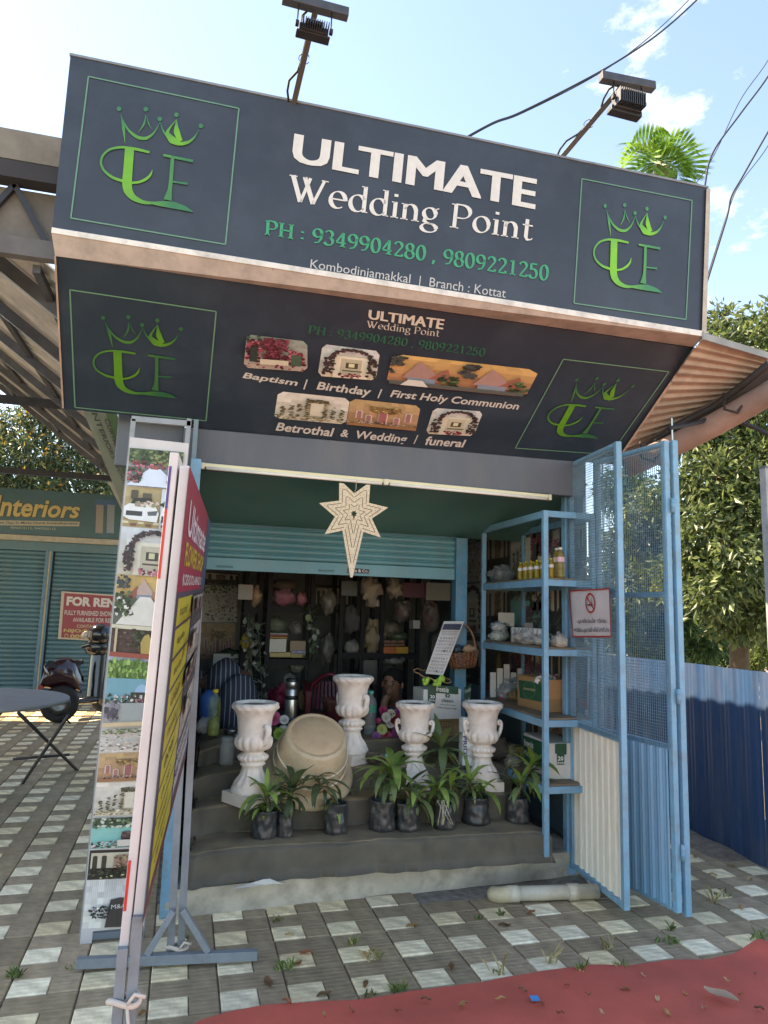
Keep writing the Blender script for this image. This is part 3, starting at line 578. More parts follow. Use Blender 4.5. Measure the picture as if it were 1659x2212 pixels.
logo([(151, 626), (467, 673), (445, 909), (162, 880)], SOFF, 'emblem', low, .4); logo([(1217, 776), (1445, 803), (1318, 982), (1113, 968)], SOFF, 'emblem', low, .45)

# tube lights under the beam
TUBE = Plane([(-.1, 4.065, 2), (2.4, 3.993, 2), (1, 4.033, 3)])
for (x0, y0, x1, y1), lb in (((438, 1008, 832, 1043), 'unlit cream tube light under the grey beam above the star'), ((835, 1043, 1187, 1076), 'unlit cream tube light under the beam beside the blue rack')):
    a, b_ = TUBE.px(x0, y0, 0), TUBE.px(x1, y1, 0); t = thing('tube_light', lb, 'tube light', a)
    MB('#d8d0a8', 'plastic').beam(a+V((0, .01, .012)), b_+V((0, .01, .012)), .02, .022).build('casing', t, .003)
    d = (b_-a).normalized(); MB('#e2dfd4', 'plastic').tube([a+d*.02+V((0, 0, -.006)), b_-d*.02+V((0, 0, -.006))], .0095, 10).build('tube', t)
    for e in (a, b_): MB('#cfc8ac', 'plastic').box(e+V((0, .004, .004)), (.02, .034, .036)).build('end_cap', t, .002)

# ------------------------------------------------------------------ star lantern
STAR = Plane([(0, 4.04, 2), (1, 4.02, 2), (1, 4.02, 3)])
def sz(x, y): return (674.7+x*.10667, 1028.6+y*.10667)
so_ = [(548, 135), (640, 150), (850, 350), (1095, 170), (1172, 175), (1145, 540), (1535, 635), (1205, 860), (1385, 1240), (1035, 1125), (815, 2050), (775, 2050), (612, 1098), (250, 1175), (460, 820), (140, 545), (548, 495)]
cc = (845, 760)
star = thing('star_lantern', 'cream cut-out star with a long bottom ray hanging from tube light', 'star', STAR.px(*sz(*cc), 0))
def ring(k, dx=0, dy=0): return [(cc[0]+(x-cc[0])*k+dx, cc[1]+(y-cc[1])*k+dy) for x, y in so_]
inn = ring(.11)
sb = MB('#d8c8a8', 'plaster'); o1 = [STAR.px(*sz(*p), .0) for p in so_]; i1 = [STAR.px(*sz(*p), .0) for p in inn]; o2 = [p+V((0, .012, 0)) for p in o1]; i2 = [p+V((0, .012, 0)) for p in i1]
N_ = len(so_)
for a, b_, fl in ((o1, i1, 0), (i2, o2, 0), (o2, o1, 0), (i1, i2, 0)): sb.add(a+b_, [(k, (k+1) % N_, N_+(k+1) % N_, N_+k) for k in range(N_)])
sb.build('board', star)
for k in (.8, .55, .32):
    g = MB('#3a3028', 'print'); r_ = ring(k)
    for i in range(N_):
        a, b_ = r_[i], r_[(i+1) % N_]; L = math.hypot(b_[0]-a[0], b_[1]-a[1])
        if L < 40: continue
        nx, ny = -(b_[1]-a[1])/L*6, (b_[0]-a[0])/L*6; a = (a[0]+(b_[0]-a[0])*.04, a[1]+(b_[1]-a[1])*.04); b_ = (b_[0]-(b_[0]-a[0])*.05, b_[1]-(b_[1]-a[1])*.05)
        g.poly([STAR.px(*sz(*p), .0012) for p in ((a[0]-nx, a[1]-ny), (b_[0]-nx, b_[1]-ny), (b_[0]+nx, b_[1]+ny), (a[0]+nx, a[1]+ny))])
    g.build('cut_line', star)
hb = MB('#6b5c4a', 'print')
for k in (.9, .68, .44, .2):
    r_ = ring(k)
    for i in range(N_):
        a, b_ = r_[i], r_[(i+1) % N_]; L = math.hypot(b_[0]-a[0], b_[1]-a[1]); m = max(1, int(L/90))
        for q in range(m):
            t = (q+.5)/m; hb.poly([STAR.px(*sz(*p), .0015) for p in arc(a[0]+(b_[0]-a[0])*t, a[1]+(b_[1]-a[1])*t, 8, 8, 0, 300, 5)])
hb.build('lamp_holes', star)
MB('#b8b0a0', 'plastic').tube([STAR.px(*sz(850, 350), .004), STAR.px(*sz(885, 250), .006), STAR.px(*sz(890, 60), .02)], .0018, 5).build('hanging_wire', star)

# ------------------------------------------------------------------ flood lights on the sign
def flood(base, tip, bar0, bar1, lampq, tilt, lb):
    bp = aY(*base, 3.32); Yt = 2.98; tp = aY(*tip, Yt); t = thing('floodlight', lb, 'floodlight', bp)
    d = (tp-bp).normalized(); MB('#45413f', 'darkmetal').beam(bp-d*.12, tp, .028, .028, (0, 1, 0)).build('arm', t, .003)
    a, b_ = aY(*bar0, Yt), aY(*bar1, Yt); MB('#4a4b50', 'darkmetal').beam(a, b_, .045, .045).build('crossbar', t, .003)
    q = [aY(x, y, Yt-.05) for x, y in lampq]; ax = (q[1]-q[0]).normalized(); dn = ((q[3]-q[0])-ax*(q[3]-q[0]).dot(ax)).normalized(); bk = ax.cross(dn).normalized()
    if bk.y > 0: bk = -bk
    W_ = (q[1]-q[0]).length; Hh = (q[3]-q[0]).length; c = (q[0]+q[1]+q[2]+q[3])/4
    R_ = MX((ax, bk, -dn)).transposed()
    MB('#33363c', 'darkmetal').box(c-bk*.02, (W_*.86, .04, Hh*.8), mat=R_).build('housing', t, .004)
    MB('#2c2f35', 'darkmetal').box(c+dn*Hh*.38-bk*.04, (W_, .05, Hh*.28), mat=R_).build('front_frame', t, .004)
    for k in range(13): MB('#44484f', 'darkmetal').box(c+ax*W_*(-.4+.8*k/12)+bk*.018, (.004, .045, Hh*.72), mat=R_).build('cooling_fin', t)
    MB('#3c4046', 'darkmetal').box(c-dn*Hh*.42+bk*.01, (W_*.5, .035, Hh*.14), mat=R_).build('driver_box', t, .003)
    for s_ in (-1, 1):
        e = c+ax*W_*.5*s_; MB('#77716a', 'metal').tube([e, e+(a+(b_-a)*(.25 if s_ < 0 else .75)-e)*1.0], .004, 5).build('bracket', t)
        MB('#2a2a2c', 'darkmetal').box(e, (.016, .02, .02), mat=R_).build('bolt', t)
    side = V((-1, 0, 0)); P = [bp-d*.02+side*.02]
    for k in range(1, 9): u = k/9; P.append(bp+(tp-bp)*u+side*(.012+.04*max(0, math.sin(u*9))))
    P.append(tp+V((0, 0, .02))); MB('#1d1d20', 'rubber').tube(P, .006, 6).build('cable', t)
    for u in (.45, .97):
        p = bp+(tp-bp)*u; MB('#26262a', 'rubber').tube([p+V((math.cos(k)*.026, math.sin(k)*.026, .004*k)) for k in [i*.7 for i in range(10)]], .0022, 4).build('wire_tie', t)
flood((635, 222), (684, 12), (610, -6), (752, 32), [(643, 40), (716, 60), (714, 84), (641, 55)], 0, 'black LED floodlight on an arm above the ULTIMATE lettering')
flood((1211, 343), (1350, 178), (1297, 166), (1412, 189), [(1325, 190), (1391, 208), (1391, 243), (1326, 232)], 0, 'black LED floodlight on an arm above the green emblem by the palm')

# ------------------------------------------------------------------ overhead cables
def cable(pts, r, lb, Ys):
    P = [aY(x, y, Y) for (x, y), Y in zip(pts, Ys)]
    Q = []
    for i in range(len(P)-1):
        p0, p1, p2, p3 = P[max(i-1, 0)], P[i], P[i+1], P[min(i+2, len(P)-1)]
        for k in range(8):
            t = k/8.; Q.append(.5*((2*p1)+(p2-p0)*t+(2*p0-5*p1+4*p2-p3)*t*t+(3*p1-p0-3*p2+p3)*t**3))
    Q.append(P[-1]); MB('#20242c', 'rubber').tube(Q, r, 6).build('overhead_cable', label=lb, cat='cable', group='overhead wires')
cable([(1560, -60), (1500, 5), (1420, 75), (1330, 135), (1240, 185), (1120, 245), (1060, 268), (960, 325), (880, 380)], .011, 'thick black cable sagging over the signboard towards the floodlight', [6.6, 6.5, 6.4, 6.3, 6.2, 6.1, 6, 6, 6])
cable([(1540, -60), (1480, 8), (1405, 78), (1328, 137), (1242, 188), (1122, 247), (1061, 270), (960, 328), (880, 384)], .006, 'thin black wire twisted along the thick cable over the signboard', [6.6, 6.5, 6.4, 6.3, 6.2, 6.1, 6, 6, 6])
cable([(1720, 60), (1659, 165), (1600, 245), (1540, 330), (1522, 405), (1505, 520)], .012, 'black cable dropping behind the right end of the signboard', [7, 7, 7, 7, 7, 7])
cable([(1700, 40), (1659, 130), (1600, 215), (1545, 330), (1500, 400), (1440, 460)], .006, 'thin blue-black wire beside the palm tree top', [7.1]*6)
cable([(1720, 180), (1659, 285), (1605, 380), (1580, 425), (1570, 470), (1530, 600), (1500, 700)], .012, 'black cable running down behind the tree on the fence side', [7]*7)
cable([(1720, 200), (1659, 315), (1600, 395), (1575, 450), (1530, 590), (1495, 700)], .006, 'thin wire twisted along the cable behind the tree', [7.05]*6)

# ------------------------------------------------------------------ stepped display under black cloth
TIER = [(4.0, .132), (4.0, .295), (4.29, .295), (4.29, .445), (4.5, .445), (4.5, .585), (4.76, .585), (4.76, .70), (5.35, .70)]
disp = thing('display_steps', 'stepped flower display draped with dusty black cloth', 'display stand', (1, 4.5, .13))
fr = MB('#6a5238', 'wood'); fr.b2((.2, 4.06, .13), (1.98, 4.3, .26)); fr.b2((.2, 4.36, .13), (1.98, 4.52, .41)); fr.b2((.2, 4.58, .13), (1.98, 4.78, .55)); fr.b2((.2, 4.84, .13), (1.9, 5.3, .66)); fr.build('step_boxes', disp)
seg = [0]
for a, b_ in zip(TIER, TIER[1:]): seg.append(seg[-1]+math.hypot(b_[0]-a[0], b_[1]-a[1]))
def tier(s_):
    s_ *= seg[-1]
    for i in range(len(seg)-1):
        if s_ <= seg[i+1]+1e-6:
            t = (s_-seg[i])/(seg[i+1]-seg[i]); return TIER[i][0]+(TIER[i+1][0]-TIER[i][0])*t, TIER[i][1]+(TIER[i+1][1]-TIER[i][1])*t
    return TIER[-1]
def drape(u, v):
    x = .1+1.98*u; a = tier(max(0, v-.006)); b_ = tier(min(1, v+.006)); y, z = (a[0]+b_[0])/2, (a[1]+b_[1])/2
    x += (.02-.05*v)*(1-2*u)*0
    riser = abs(b_[1]-a[1]) > abs(b_[0]-a[0])
    fold = NZ.noise(V((x*4.2+v*2, v*1.2, 3)))*.028+NZ.noise(V((x*11+v*3, v*2, 8)))*.011
    if riser: y += -.006-abs(fold)*1.1 if v > .12 else -.012-fold*1.3-.03*(1-v/.12)*(NZ.noise(V((x*7, 1, 1)))+.4)
    else: z += .004+.009*NZ.noise(V((x*5, y*5, 5)))+.004*NZ.noise(V((x*17, y*13, 9)))
    if v < .02: z = .139+.012*max(0, NZ.noise(V((x*3.5, 2, 2)))); y -= .03+.02*NZ.noise(V((x*4, 5, 2)))
    if u < .12:
        k = (1-u/.12); x -= k*.06*(1-v)+.03*k*NZ.noise(V((v*9, 4, 2))); z -= k*k*.10*(z-.13); y += .05*k*NZ.noise(V((v*7, u*30, 6)))-.03*k*(1-v)
    if u > .93:
        k = (u-.93)/.07; x += k*.05*(1-v); z -= k*k*.1*(z-.13)
    return (x, y, max(.137, z))
def dust(u, v):
    a, b_ = tier(max(0, v-.004)), tier(min(1, v+.004)); tr_ = abs(b_[0]-a[0]) > abs(b_[1]-a[1]); k = NZ.noise(V((u*7, v*20, 3)))*.5+.5
    k = NZ.noise(V((u*6, v*6, 3)))*.5+.5; e_ = .5+.5*NZ.noise(V((u*23, v*31, 1))); return lerp(lin('#56534a'), lin('#a08866'), (.3+.6*k*e_+.1*e_) if tr_ else .18*k*e_)
MB('#33332f', 'cloth', True).grid(drape, 200, 220, cf=dust).build('black_cloth', disp)
def side(u, v):   # the hanging cloth on the left flank
    a = tier(v); x = .075-.055*(1-u)-.03*(1-u)*NZ.noise(V((v*8, u*2, 1)))+.025*NZ.noise(V((v*14, u*3, 5))); return (x, a[0]+.02+.05*(1-u)*NZ.noise(V((v*6, 7, u))), .135+(a[1]-.135)*u)
MB('#484640', 'cloth', True).grid(side, 14, 80).build('cloth_flank', disp)
pp = [(505, 1918), (540, 1908), (570, 1899), (583, 1898), (612, 1909)]
ps = MB('#e0d8c8', 'card'); tp_ = [aY(x, y, 3.935) for x, y in pp]; bt2_ = [aY(x, y, 3.9) for x, y in ((512, 1921), (545, 1915), (572, 1912), (590, 1909), (612, 1910))]
for k in range(4): ps.add([tp_[k], tp_[k+1], bt2_[k+1], bt2_[k]], [(0, 1, 2, 3)])
ps.build('paper_scrap', label='torn white paper edge sticking out below the black cloth', cat='paper')

# ------------------------------------------------------------------ plaster urns
def make_urn(name, label, loc, h, rz, rim_dirt='#8a7a68', handles=True):
    t = thing(name, label, 'urn', loc, 'white plaster urns on the display steps'); c = '#e6ded4'
    pr = [(.205, .105), (.21, .13), (.2, .16), (.185, .175), (.19, .185), (.165, .22), (.125, .27), (.108, .33), (.106, .36), (.125, .372), (.132, .385), (.12, .40), (.11, .405), (.14, .425), (.15, .445), (.148, .462), (.12, .485), (.10, .5), (.115, .51), (.155, .53), (.18, .56), (.19, .60), (.188, .63), (.172, .66), (.168, .67), (.172, .75), (.182, .84), (.2, .89), (.228, .925), (.236, .935), (.24, .955), (.236, .975), (.222, .99), (.205, .995), (.195, .985), (.18, .95)]
    def rib(a, z, r):
        z /= h
        if .515 < z < .655: return 1+.11*abs(math.sin(7*a))-.05
        if .41 < z < .475: return 1+.12*abs(math.sin(9*a))-.04
        if .19 < z < .33: return 1+.06*math.cos(12*a)
        if .925 < z < .992: return 1+.045*math.sin(14*a+z*70)
        return 1
    M_ = MX.Translation(loc) @ MX.Rotation(rz, 4, 'Z')
    MB('#e4dace', 'plaster', True).lathe([(r*h, z*h) for r, z in pr], 84, M_, rib).build('bowl_and_stem', t)
    MB('#e0d6c8', 'plaster').box(V(loc)+V((0, 0, .055*h)), (.42*h, .42*h, .11*h), rz).build('plinth', t, .003)
    MB(rim_dirt, 'soil', True).lathe([(.001*h, .972*h), (.1*h, .975*h), (.186*h, .962*h)], 20, M_, cap=False).build('dry_top', t)
    for s_ in (-1, 1):
        hd = MB(c, 'plaster', True); P = [(.165, .585), (.19, .6), (.212, .64), (.226, .69), (.23, .735), (.222, .765), (.205, .778), (.19, .768), (.184, .75), (.19, .736), (.202, .735), (.208, .747)]
        for yy in (-.016, 0, .016): hd.tube([M_ @ V((s_*a*h, yy*h, b_*h)) for a, b_ in P], [.02*h]*6+[.018*h, .016*h, .015*h, .014*h, .013*h, .012*h], 8)
        hd.build('scroll_handle', t)
    return t
def stand_at(px, py, z): return aZ(px, py, z)
u1 = stand_at(541, 1733, .45); make_urn('plaster_urn', 'stained white plaster urn left of the upturned tub', u1, .565, -1.0)
u2 = stand_at(757, 1645, .59); make_urn('plaster_urn', 'white plaster urn standing on a higher step behind the tub', u2, .55, -.95)
u3 = stand_at(893, 1697, .45); make_urn('plaster_urn', 'white plaster urn beside the pink flower bunch', u3, .53, -.35)
u4 = stand_at(1041, 1702, .45); make_urn('plaster_urn', 'white plaster urn nearest the blue rack with paper on its rim', u4, .545, -.12)

# ------------------------------------------------------------------ upturned tub
ax0 = aZ(660, 1706, .46); tubc = aY(664, 1668, 4.4); tb = aY(683, 1601, 4.36)
axd = (aY(683, 1592, 4.31)-aY(664, 1664, 4.48)).normalized()
tub = thing('plastic_tub', 'big cream plastic tub leaning upside down on the steps with muddy bottom', 'tub', tubc)
q_ = axd.to_track_quat('Z', 'Y').to_matrix().to_4x4(); M_ = MX.Translation(aY(664, 1664, 4.48)) @ q_ @ MX.Scale(1.06, 4)
Lh = .30
MB('#c6b595', 'dirtyplastic', True).lathe([(.218, .02), (.24, .016), (.262, .0), (.27, -.014), (.273, -.01), (.266, .008), (.246, .026), (.222, .032), (.217, .05), (.2, .165), (.176, .27), (.17, .28), (.161, .285), (.155, .286)], 64, M_, cap=False).build('shell', tub)
for zz, rr in ((.088, .2105), (.158, .2)): MB('#e6dcc6', 'dirtyplastic', True).lathe([(rr-.002, zz-.007), (rr+.005, zz-.004), (rr+.006, zz), (rr+.005, zz+.004), (rr-.002, zz+.007)], 64, M_, cap=False).build('raised_band', tub)
MB('#c6ab88', 'dirtyplastic', True).lathe([(.16, .286), (.15, .2865), (.146, .284), (.142, .284), (.139, .2865), (.05, .288), (.001, .289)], 48, M_, cap=False).build('muddy_bottom', tub)

# ------------------------------------------------------------------ plants in black bags
def leaf_mesh(L, wd, bend, c1, c2, k):
    mb = MB(c1, 'leaf', True); n = 6; vs = []; x = 0; z = 0; a = .0
    for i in range(n+1):
        t = i/n; w_ = wd*math.sin(PI*min(1, .08+t*.92))**.8*(1 if t < .98 else .1)
        vs += [(-w_, x, z+.25*w_), (0, x, z), (w_, x, z+.25*w_)]
        a -= bend/n; x += L/n*math.cos(a); z += L/n*math.sin(a)
    mb.add(vs, [(3*i+s_, 3*i+s_+1, 3*i+s_+4, 3*i+s_+3) for i in range(n) for s_ in (0, 1)]); return mb.mesh('leaf')
LM = {}
for ck, cs in (('d', ['#5a6a48', '#64764e', '#4e5e40']), ('l', ['#8aa652', '#98b45c', '#789448']), ('g', ['#6a8050', '#768c58'])):
    LM[ck] = [leaf_mesh(1, .085+.02*random.random(), b_, c, c, k) for k, c in enumerate(cs) for b_ in (.7, 1.5, 2.2)]
def plant(px, py, wpx, hpx, heads, label, z=.298, kind='plant in black grow bag'):
    loc = aZ(px, py, z); s_ = mpp(loc); r = wpx*s_/2; h = hpx*s_; R2 = random.Random(int(px*7+py)); loc = loc+V((0, r*.7, 0))
    t = thing('potted_plant', label, 'potted plant', loc, 'plants in black grow bags'); sd_ = px*.37
    def crump(a, zz, rr): return 1+.2*NZ.noise(V((math.cos(a)*2.2, math.sin(a)*2.2, zz*22+sd_)))+.09*NZ.noise(V((math.cos(a)*7, math.sin(a)*7, zz*45+sd_)))+(.12*NZ.noise(V((a*3, sd_, 1))) if zz > h*.9 else 0)
    M_ = MX.Translation(loc)
    MB('#34383a', 'bag', True).lathe([(r*.2, .002), (r*.92, 0), (r*1.03, h*.06), (r*1.02, h*.16), (r, h*.26), (r*1.02, h*.36), (r*.98, h*.46), (r*1.01, h*.56), (r*.97, h*.66), (r*.98, h*.76), (r*.94, h*.86), (r*1.0, h*.97), (r*1.02, h*1.03), (r*.9, h*1.0), (r*.84, h*.8)], 52, M_, crump, cap=False).build('grow_bag', t)
    MB('#3a2f26', 'soil', True).lathe([(r*.86, h*.82), (r*.4, h*.86), (.001, h*.85)], 16, M_, cap=False).build('soil', t)
    for hx, hy, nl, Lp, ck in heads:
        nl = int(nl*1.35)
        top = aY(hx, hy, loc.y+R2.uniform(-.02, .02)); bot = loc+V((R2.uniform(-.4, .4)*r, 0, h*.8))
        mid = (top+bot)/2+V((R2.uniform(-.02, .02), R2.uniform(-.01, .01), 0))
        MB('#8a7458', 'bark').tube([bot, mid, top], [.007, .006, .005], 6).build('stem', t)
        for k in range(nl):
            f_ = k/max(1, nl-1); az = k*2.4+R2.uniform(-.3, .3); el = 1.25-1.35*f_+R2.uniform(-.15, .15); L = 1.35*Lp*s_*R2.uniform(.75, 1.15)*(.7+.5*math.sin(PI*min(1, f_+.2)))
            me = R2.choice(LM['l' if (ck == 'l' or (ck == 'm' and f_ < .4)) else ('g' if ck == 'm' else ck)])
            o = bpy.data.objects.new('leaf', me); COL.objects.link(o); o.parent = t
            b_ = top-(top-bot)*(.45*f_)
            o.matrix_local = MX.Translation(b_-loc) @ MX.Rotation(az, 4, 'Z') @ MX.Rotation(el, 4, 'X') @ MX.Diagonal((L, L, L, 1))
    return t
plant(572, 1815, 53, 58, [(575, 1715, 17, 52, 'm'), (567, 1752, 9, 42, 'l')], 'bright green plant in grow bag in front of the stained urn')
plant(616, 1812, 35, 50, [(633, 1700, 20, 62, 'd')], 'dark drooping plant in slim grow bag beside the bright green one')
plant(727, 1803, 52, 62, [(680, 1682, 16, 52, 'd'), (715, 1745, 6, 34, 'l')], 'leaning bare-stemmed plant in grow bag in front of the tub')
plant(830, 1797, 56, 62, [(848, 1660, 24, 64, 'm')], 'tall green plant in a torn crumpled grow bag')
plant(886, 1797, 50, 56, [(905, 1720, 16, 60, 'm'), (873, 1700, 8, 50, 'd')], 'plant in grow bag with pale punched holes')
plant(966, 1793, 48, 52, [(940, 1700, 12, 46, 'm'), (975, 1690, 14, 48, 'm')], 'two-headed plant in grow bag with dry straws hanging')
plant(1035, 1783, 54, 55, [(1015, 1685, 16, 50, 'm'), (1040, 1710, 10, 46, 'm')], 'plant in grow bag in front of the urn by the rack')
plant(1124, 1780, 48, 52, [(1125, 1690, 12, 52, 'm'), (1152, 1650, 16, 56, 'm')], 'tall leaning plant in grow bag under the green and white carton')
plant(1003, 1704, 46, 46, [(950, 1610, 18, 62, 'g')], 'broad-leaved plant in grow bag between two urns', .45)
stw = MB('#b8b49a', 'wood')
for k in range(6):
    a = aY(962+random.uniform(-4, 4), 1735, 4.06); stw.tube([a, a+V((random.uniform(-.06, .02), -.05, .03)), a+V((random.uniform(-.08, .05), -.07, -.1))], .0018, 4)
stw.build('dry_straws', label='pale dry straws hanging over a grow bag edge', cat='straw')
# ------------------------------------------------------------------ blue rack along the right side
RX0, RX1, RY0, RY1 = 2.09, 2.42, 3.985, 4.96
SZ = [aX(1191, y, RX0).z for y in (1250, 1404, 1560, 1706)]; RT = aX(1187, 1100, RX0).z
rack = thing('shelf_rack', 'tall blue steel shelf rack along the right side of the shop', 'shelf rack', (2.25, 4.4, .13))
for x in (RX0, RX1):
    for y in (RY0, RY1): MB(BLUE, 'bluepaint').b2((x-.016, y-.016, .13), (x+.016, y+.016, RT)).build('post', rack, .002)
for z in SZ+[RT]:
    for y in (RY0, RY1): MB(BLUE, 'bluepaint').b2((RX0+.017, y-.012, z-.04), (RX1-.017, y+.012, z)).build('rail', rack, .002)
    for x in (RX0, RX1): MB(BLUE, 'bluepaint').b2((x-.012, RY0+.017, z-.045), (x+.012, RY1-.017, z)).build('rail', rack, .002)
for z in SZ: MB('#7d6a55', 'wood').b2((RX0+.002, RY0+.002, z+.001), (RX1, RY1, z+.012)).build('shelf_board', rack)
def shelf(px, py, k, X=2.2):
    p = aX(px, py, X) if k < 2 else aZ(px, py, SZ[k]+.013)
    return V((min(2.4, max(2.1, p.x)), min(4.92, max(3.99, p.y)), SZ[k]+.0135))
# hanging printed sheets behind the rack
for i, (y0, y1, z0, z1, kd, sd_) in enumerate(((4.1, 4.42, 1.9, 2.2, 'dark', 21), (4.45, 4.9, 1.92, 2.2, 'red', 22), (4.1, 4.4, 1.45, 1.88, 'stage', 23), (4.42, 4.92, 1.42, 1.9, 'dark', 24), (4.1, 4.5, .98, 1.4, 'gold', 25), (4.52, 4.95, .95, 1.4, 'dark', 26), (4.15, 4.9, .5, .9, 'dark', 27))):
    X = 2.447; q = [pix((X, y1, z1)), pix((X, y0, z1)), pix((X, y0, z0)), pix((X, y1, z0))]; plq = Plane([(X, y1, z1), (X, y0, z1), (X, y0, z0)])
    t = thing('hanging_print', ('dark printed flower sheet hanging behind the oil bottles', 'red printed flower sheet hanging behind the rack top', 'pale printed stage sheet behind the cup stack', 'dark printed sheet behind the wrapped food covers', 'red and gold printed sheet behind the brown carton', 'dark printed sheet behind the plastic bundle', 'dark printed sheet low behind the green and white carton')[i], 'print', (X, (y0+y1)/2, z0))
    mb = MB('#8a8278', 'print'); mb.b2((X, y0, z0), (X+.006, y1, z1)); mb.build('sheet', t); pb = MB(mat='print'); picture(kd, q, plq, pb, .002, 0, sd_); pb.c = [lerp(c, lin('#7c7872'), .2) for c in pb.c]; pb.build('printed_picture', t)

for i, (y0, y1, z0, z1, kd, sd_, lb) in enumerate(((4.72, 5.25, 1.86, 2.3, 'stage', 121, 'pale printed stage sheet high on the side wall behind the bottles'), (5.27, 5.8, 1.88, 2.3, 'dark', 122, 'blue-grey printed sheet high on the side wall'), (5.82, 6.4, 1.86, 2.3, 'white', 123, 'white printed sheet high on the side wall near the shutter guide'),
    (4.72, 5.25, 1.4, 1.83, 'teal', 124, 'teal printed arch sheet behind the white cups'), (5.27, 5.8, 1.38, 1.84, 'dark', 125, 'dark printed arch sheet above the wrapped plates'), (5.82, 6.4, 1.4, 1.84, 'arch', 126, 'cream printed arch sheet beside the shutter guide'),
    (4.72, 5.25, .95, 1.37, 'red', 127, 'red flower print behind the open brown box'), (5.27, 5.8, .93, 1.36, 'gold', 128, 'brown and gold print above the plastic bundle'), (5.82, 6.4, .95, 1.37, 'dark', 129, 'dark print low beside the wicker basket'))):
    X = 2.447; q = [pix((X, y1, z1)), pix((X, y0, z1)), pix((X, y0, z0)), pix((X, y1, z0))]; plq = Plane([(X, y1, z1), (X, y0, z1), (X, y0, z0)])
    t = thing('hanging_print', lb, 'print', (X, (y0+y1)/2, z0)); mb = MB('#8a8278', 'print'); mb.b2((X, y0, z0), (X+.006, y1, z1)); mb.build('sheet', t); pb = MB(mat='print'); picture(kd, q, plq, pb, .002, 0, sd_); pb.c = [lerp(c, lin('#6c6a68'), .3) for c in pb.c]; pb.build('printed_picture', t)

def carton(name, label, A, B, wd, ht, col='#a9804f', open_=False, cat='box'):
    A, B = V(A), V(B); d = (B-A).normalized(); r = V((-d.y, d.x, 0))
    if r.x+.9*r.y < 0: r = -r
    C, D = A+r*wd, B+r*wd; up = V((0, 0, ht)); t = thing(name, label, cat, A)
    if open_:
        for a, b_ in ((A, B), (B, D), (D, C), (C, A)):
            n_ = (b_-a).normalized(); s_ = V((-n_.y, n_.x, 0))*.004; MB(col, 'card').hexa([a-s_, b_-s_, b_+s_, a+s_], [a-s_+up, b_-s_+up, b_+s_+up, a+s_+up]).build('side', t)
        MB(col, 'card').hexa([A, B, D, C], [p+V((0, 0, .006)) for p in (A, B, D, C)]).build('bottom', t)
    else: MB(col, 'card').hexa([A, C, D, B], [p+up for p in (A, C, D, B)]).build('body', t, .004)
    return t, Plane([A, B, A+up]), Plane([A, C, A+up]), (A, B, C, D, up)
# brown carton with green label
A, B = shelf(1183, 1539, 2), shelf(1119, 1523, 2)
t, p1, p2, cs = carton('cardboard_box', 'open brown cardboard box with green label on rack shelf', A, B, .22, .205, '#a57d52', True)
MB('#b58a5c', 'card').hexa([cs[0], cs[0]+V((.0, .0, .0)), cs[2], cs[2]], [cs[0]+cs[4], cs[0]+cs[4]+V((0, -.01, 0)), cs[2]+cs[4]+V((0, -.01, 0)), cs[2]+cs[4]]).build('flap', t)
g = MB('#2c5a3c', 'print').poly([p1.px(x, y, .006) for x, y in ((1120, 1469), (1169, 1474), (1173, 1517), (1123, 1507))]); g.build('green_label', t)
g = MB(mat='print'); letter(g, 'Amniya', [(1131, 1484), (1155, 1486), (1155, 1495), (1131, 1492)], p1, '#c9b88a', .01, off=.008)
ra = arc(1143, 1490, 13.5, 19, 0, 360, 28)
for a, b_ in zip(ra, ra[1:]): g.poly([p1.px(x, y, .0075) for x, y in (a, b_, (b_[0]*.97+1143*.03, b_[1]*.97+1490*.03), (a[0]*.97+1143*.03, a[1]*.97+1490*.03))], '#8fae90')
g.build('lettering', t)
for k in range(7): MB(['#d8d4cc', '#e2ded6', '#a83a34'][k % 3 if k > 2 else 0], 'fabric', True).blob(cs[0].lerp(cs[3], .3+.06*k)+V((.02*k-.05, 0, .19)), (.035, .03, .03), k, .4).build('tissue', label='crumpled %s tissue flower sticking out of the brown box' % ['white', 'white', 'red'][k % 3 if k > 2 else 0], cat='tissue', group='tissue flowers in the brown box')
# green and white cartons
def freesia(A, B, wd, ht, label, q1, q2):
    t, p1, p2, cs = carton('carton', label, A, B, wd, ht, '#cfcdc4')
    def tx(pl, s_, q, col, b=.01, sh=0): g = MB(mat='print'); letter(g, s_, q, pl, col, b, sh, off=.006); g.build('lettering', t)
    return t, p1, p2, tx
A, B = shelf(1186, 1684, 3), shelf(1131, 1653, 3)
t, p1, p2, tx = freesia(A, B, .2, .215, 'green and white floral foam carton on the lowest rack shelf', 0, 0)
MB('#1f5038', 'print').poly([p1.px(x, y, .004) for x, y in ((1129, 1588), (1182, 1606), (1178, 1625), (1170, 1660), (1133, 1645))]).build('green_print', t)
tx(p1, 'freesia', [(1132, 1595), (1152, 1602), (1152, 1618), (1132, 1610)], '#e4e4de'); tx(p1, 'Floral Foam', [(1133, 1620), (1165, 1632), (1165, 1643), (1133, 1630)], '#e0e0da')
MB('#1f5038', 'print').poly([p2.px(x, y, .004) for x, y in ((1199, 1607), (1224, 1606), (1224, 1630), (1219, 1630), (1219, 1652), (1203, 1652), (1203, 1628), (1199, 1628))]).build('green_print', t)
tx(p2, '20', [(1205, 1634), (1217, 1634), (1217, 1643), (1205, 1643)], '#e8e8e2', .02); tx(p2, 'Bricks', [(1204, 1645), (1219, 1645), (1219, 1650), (1204, 1650)], '#e8e8e2', .01, .2)
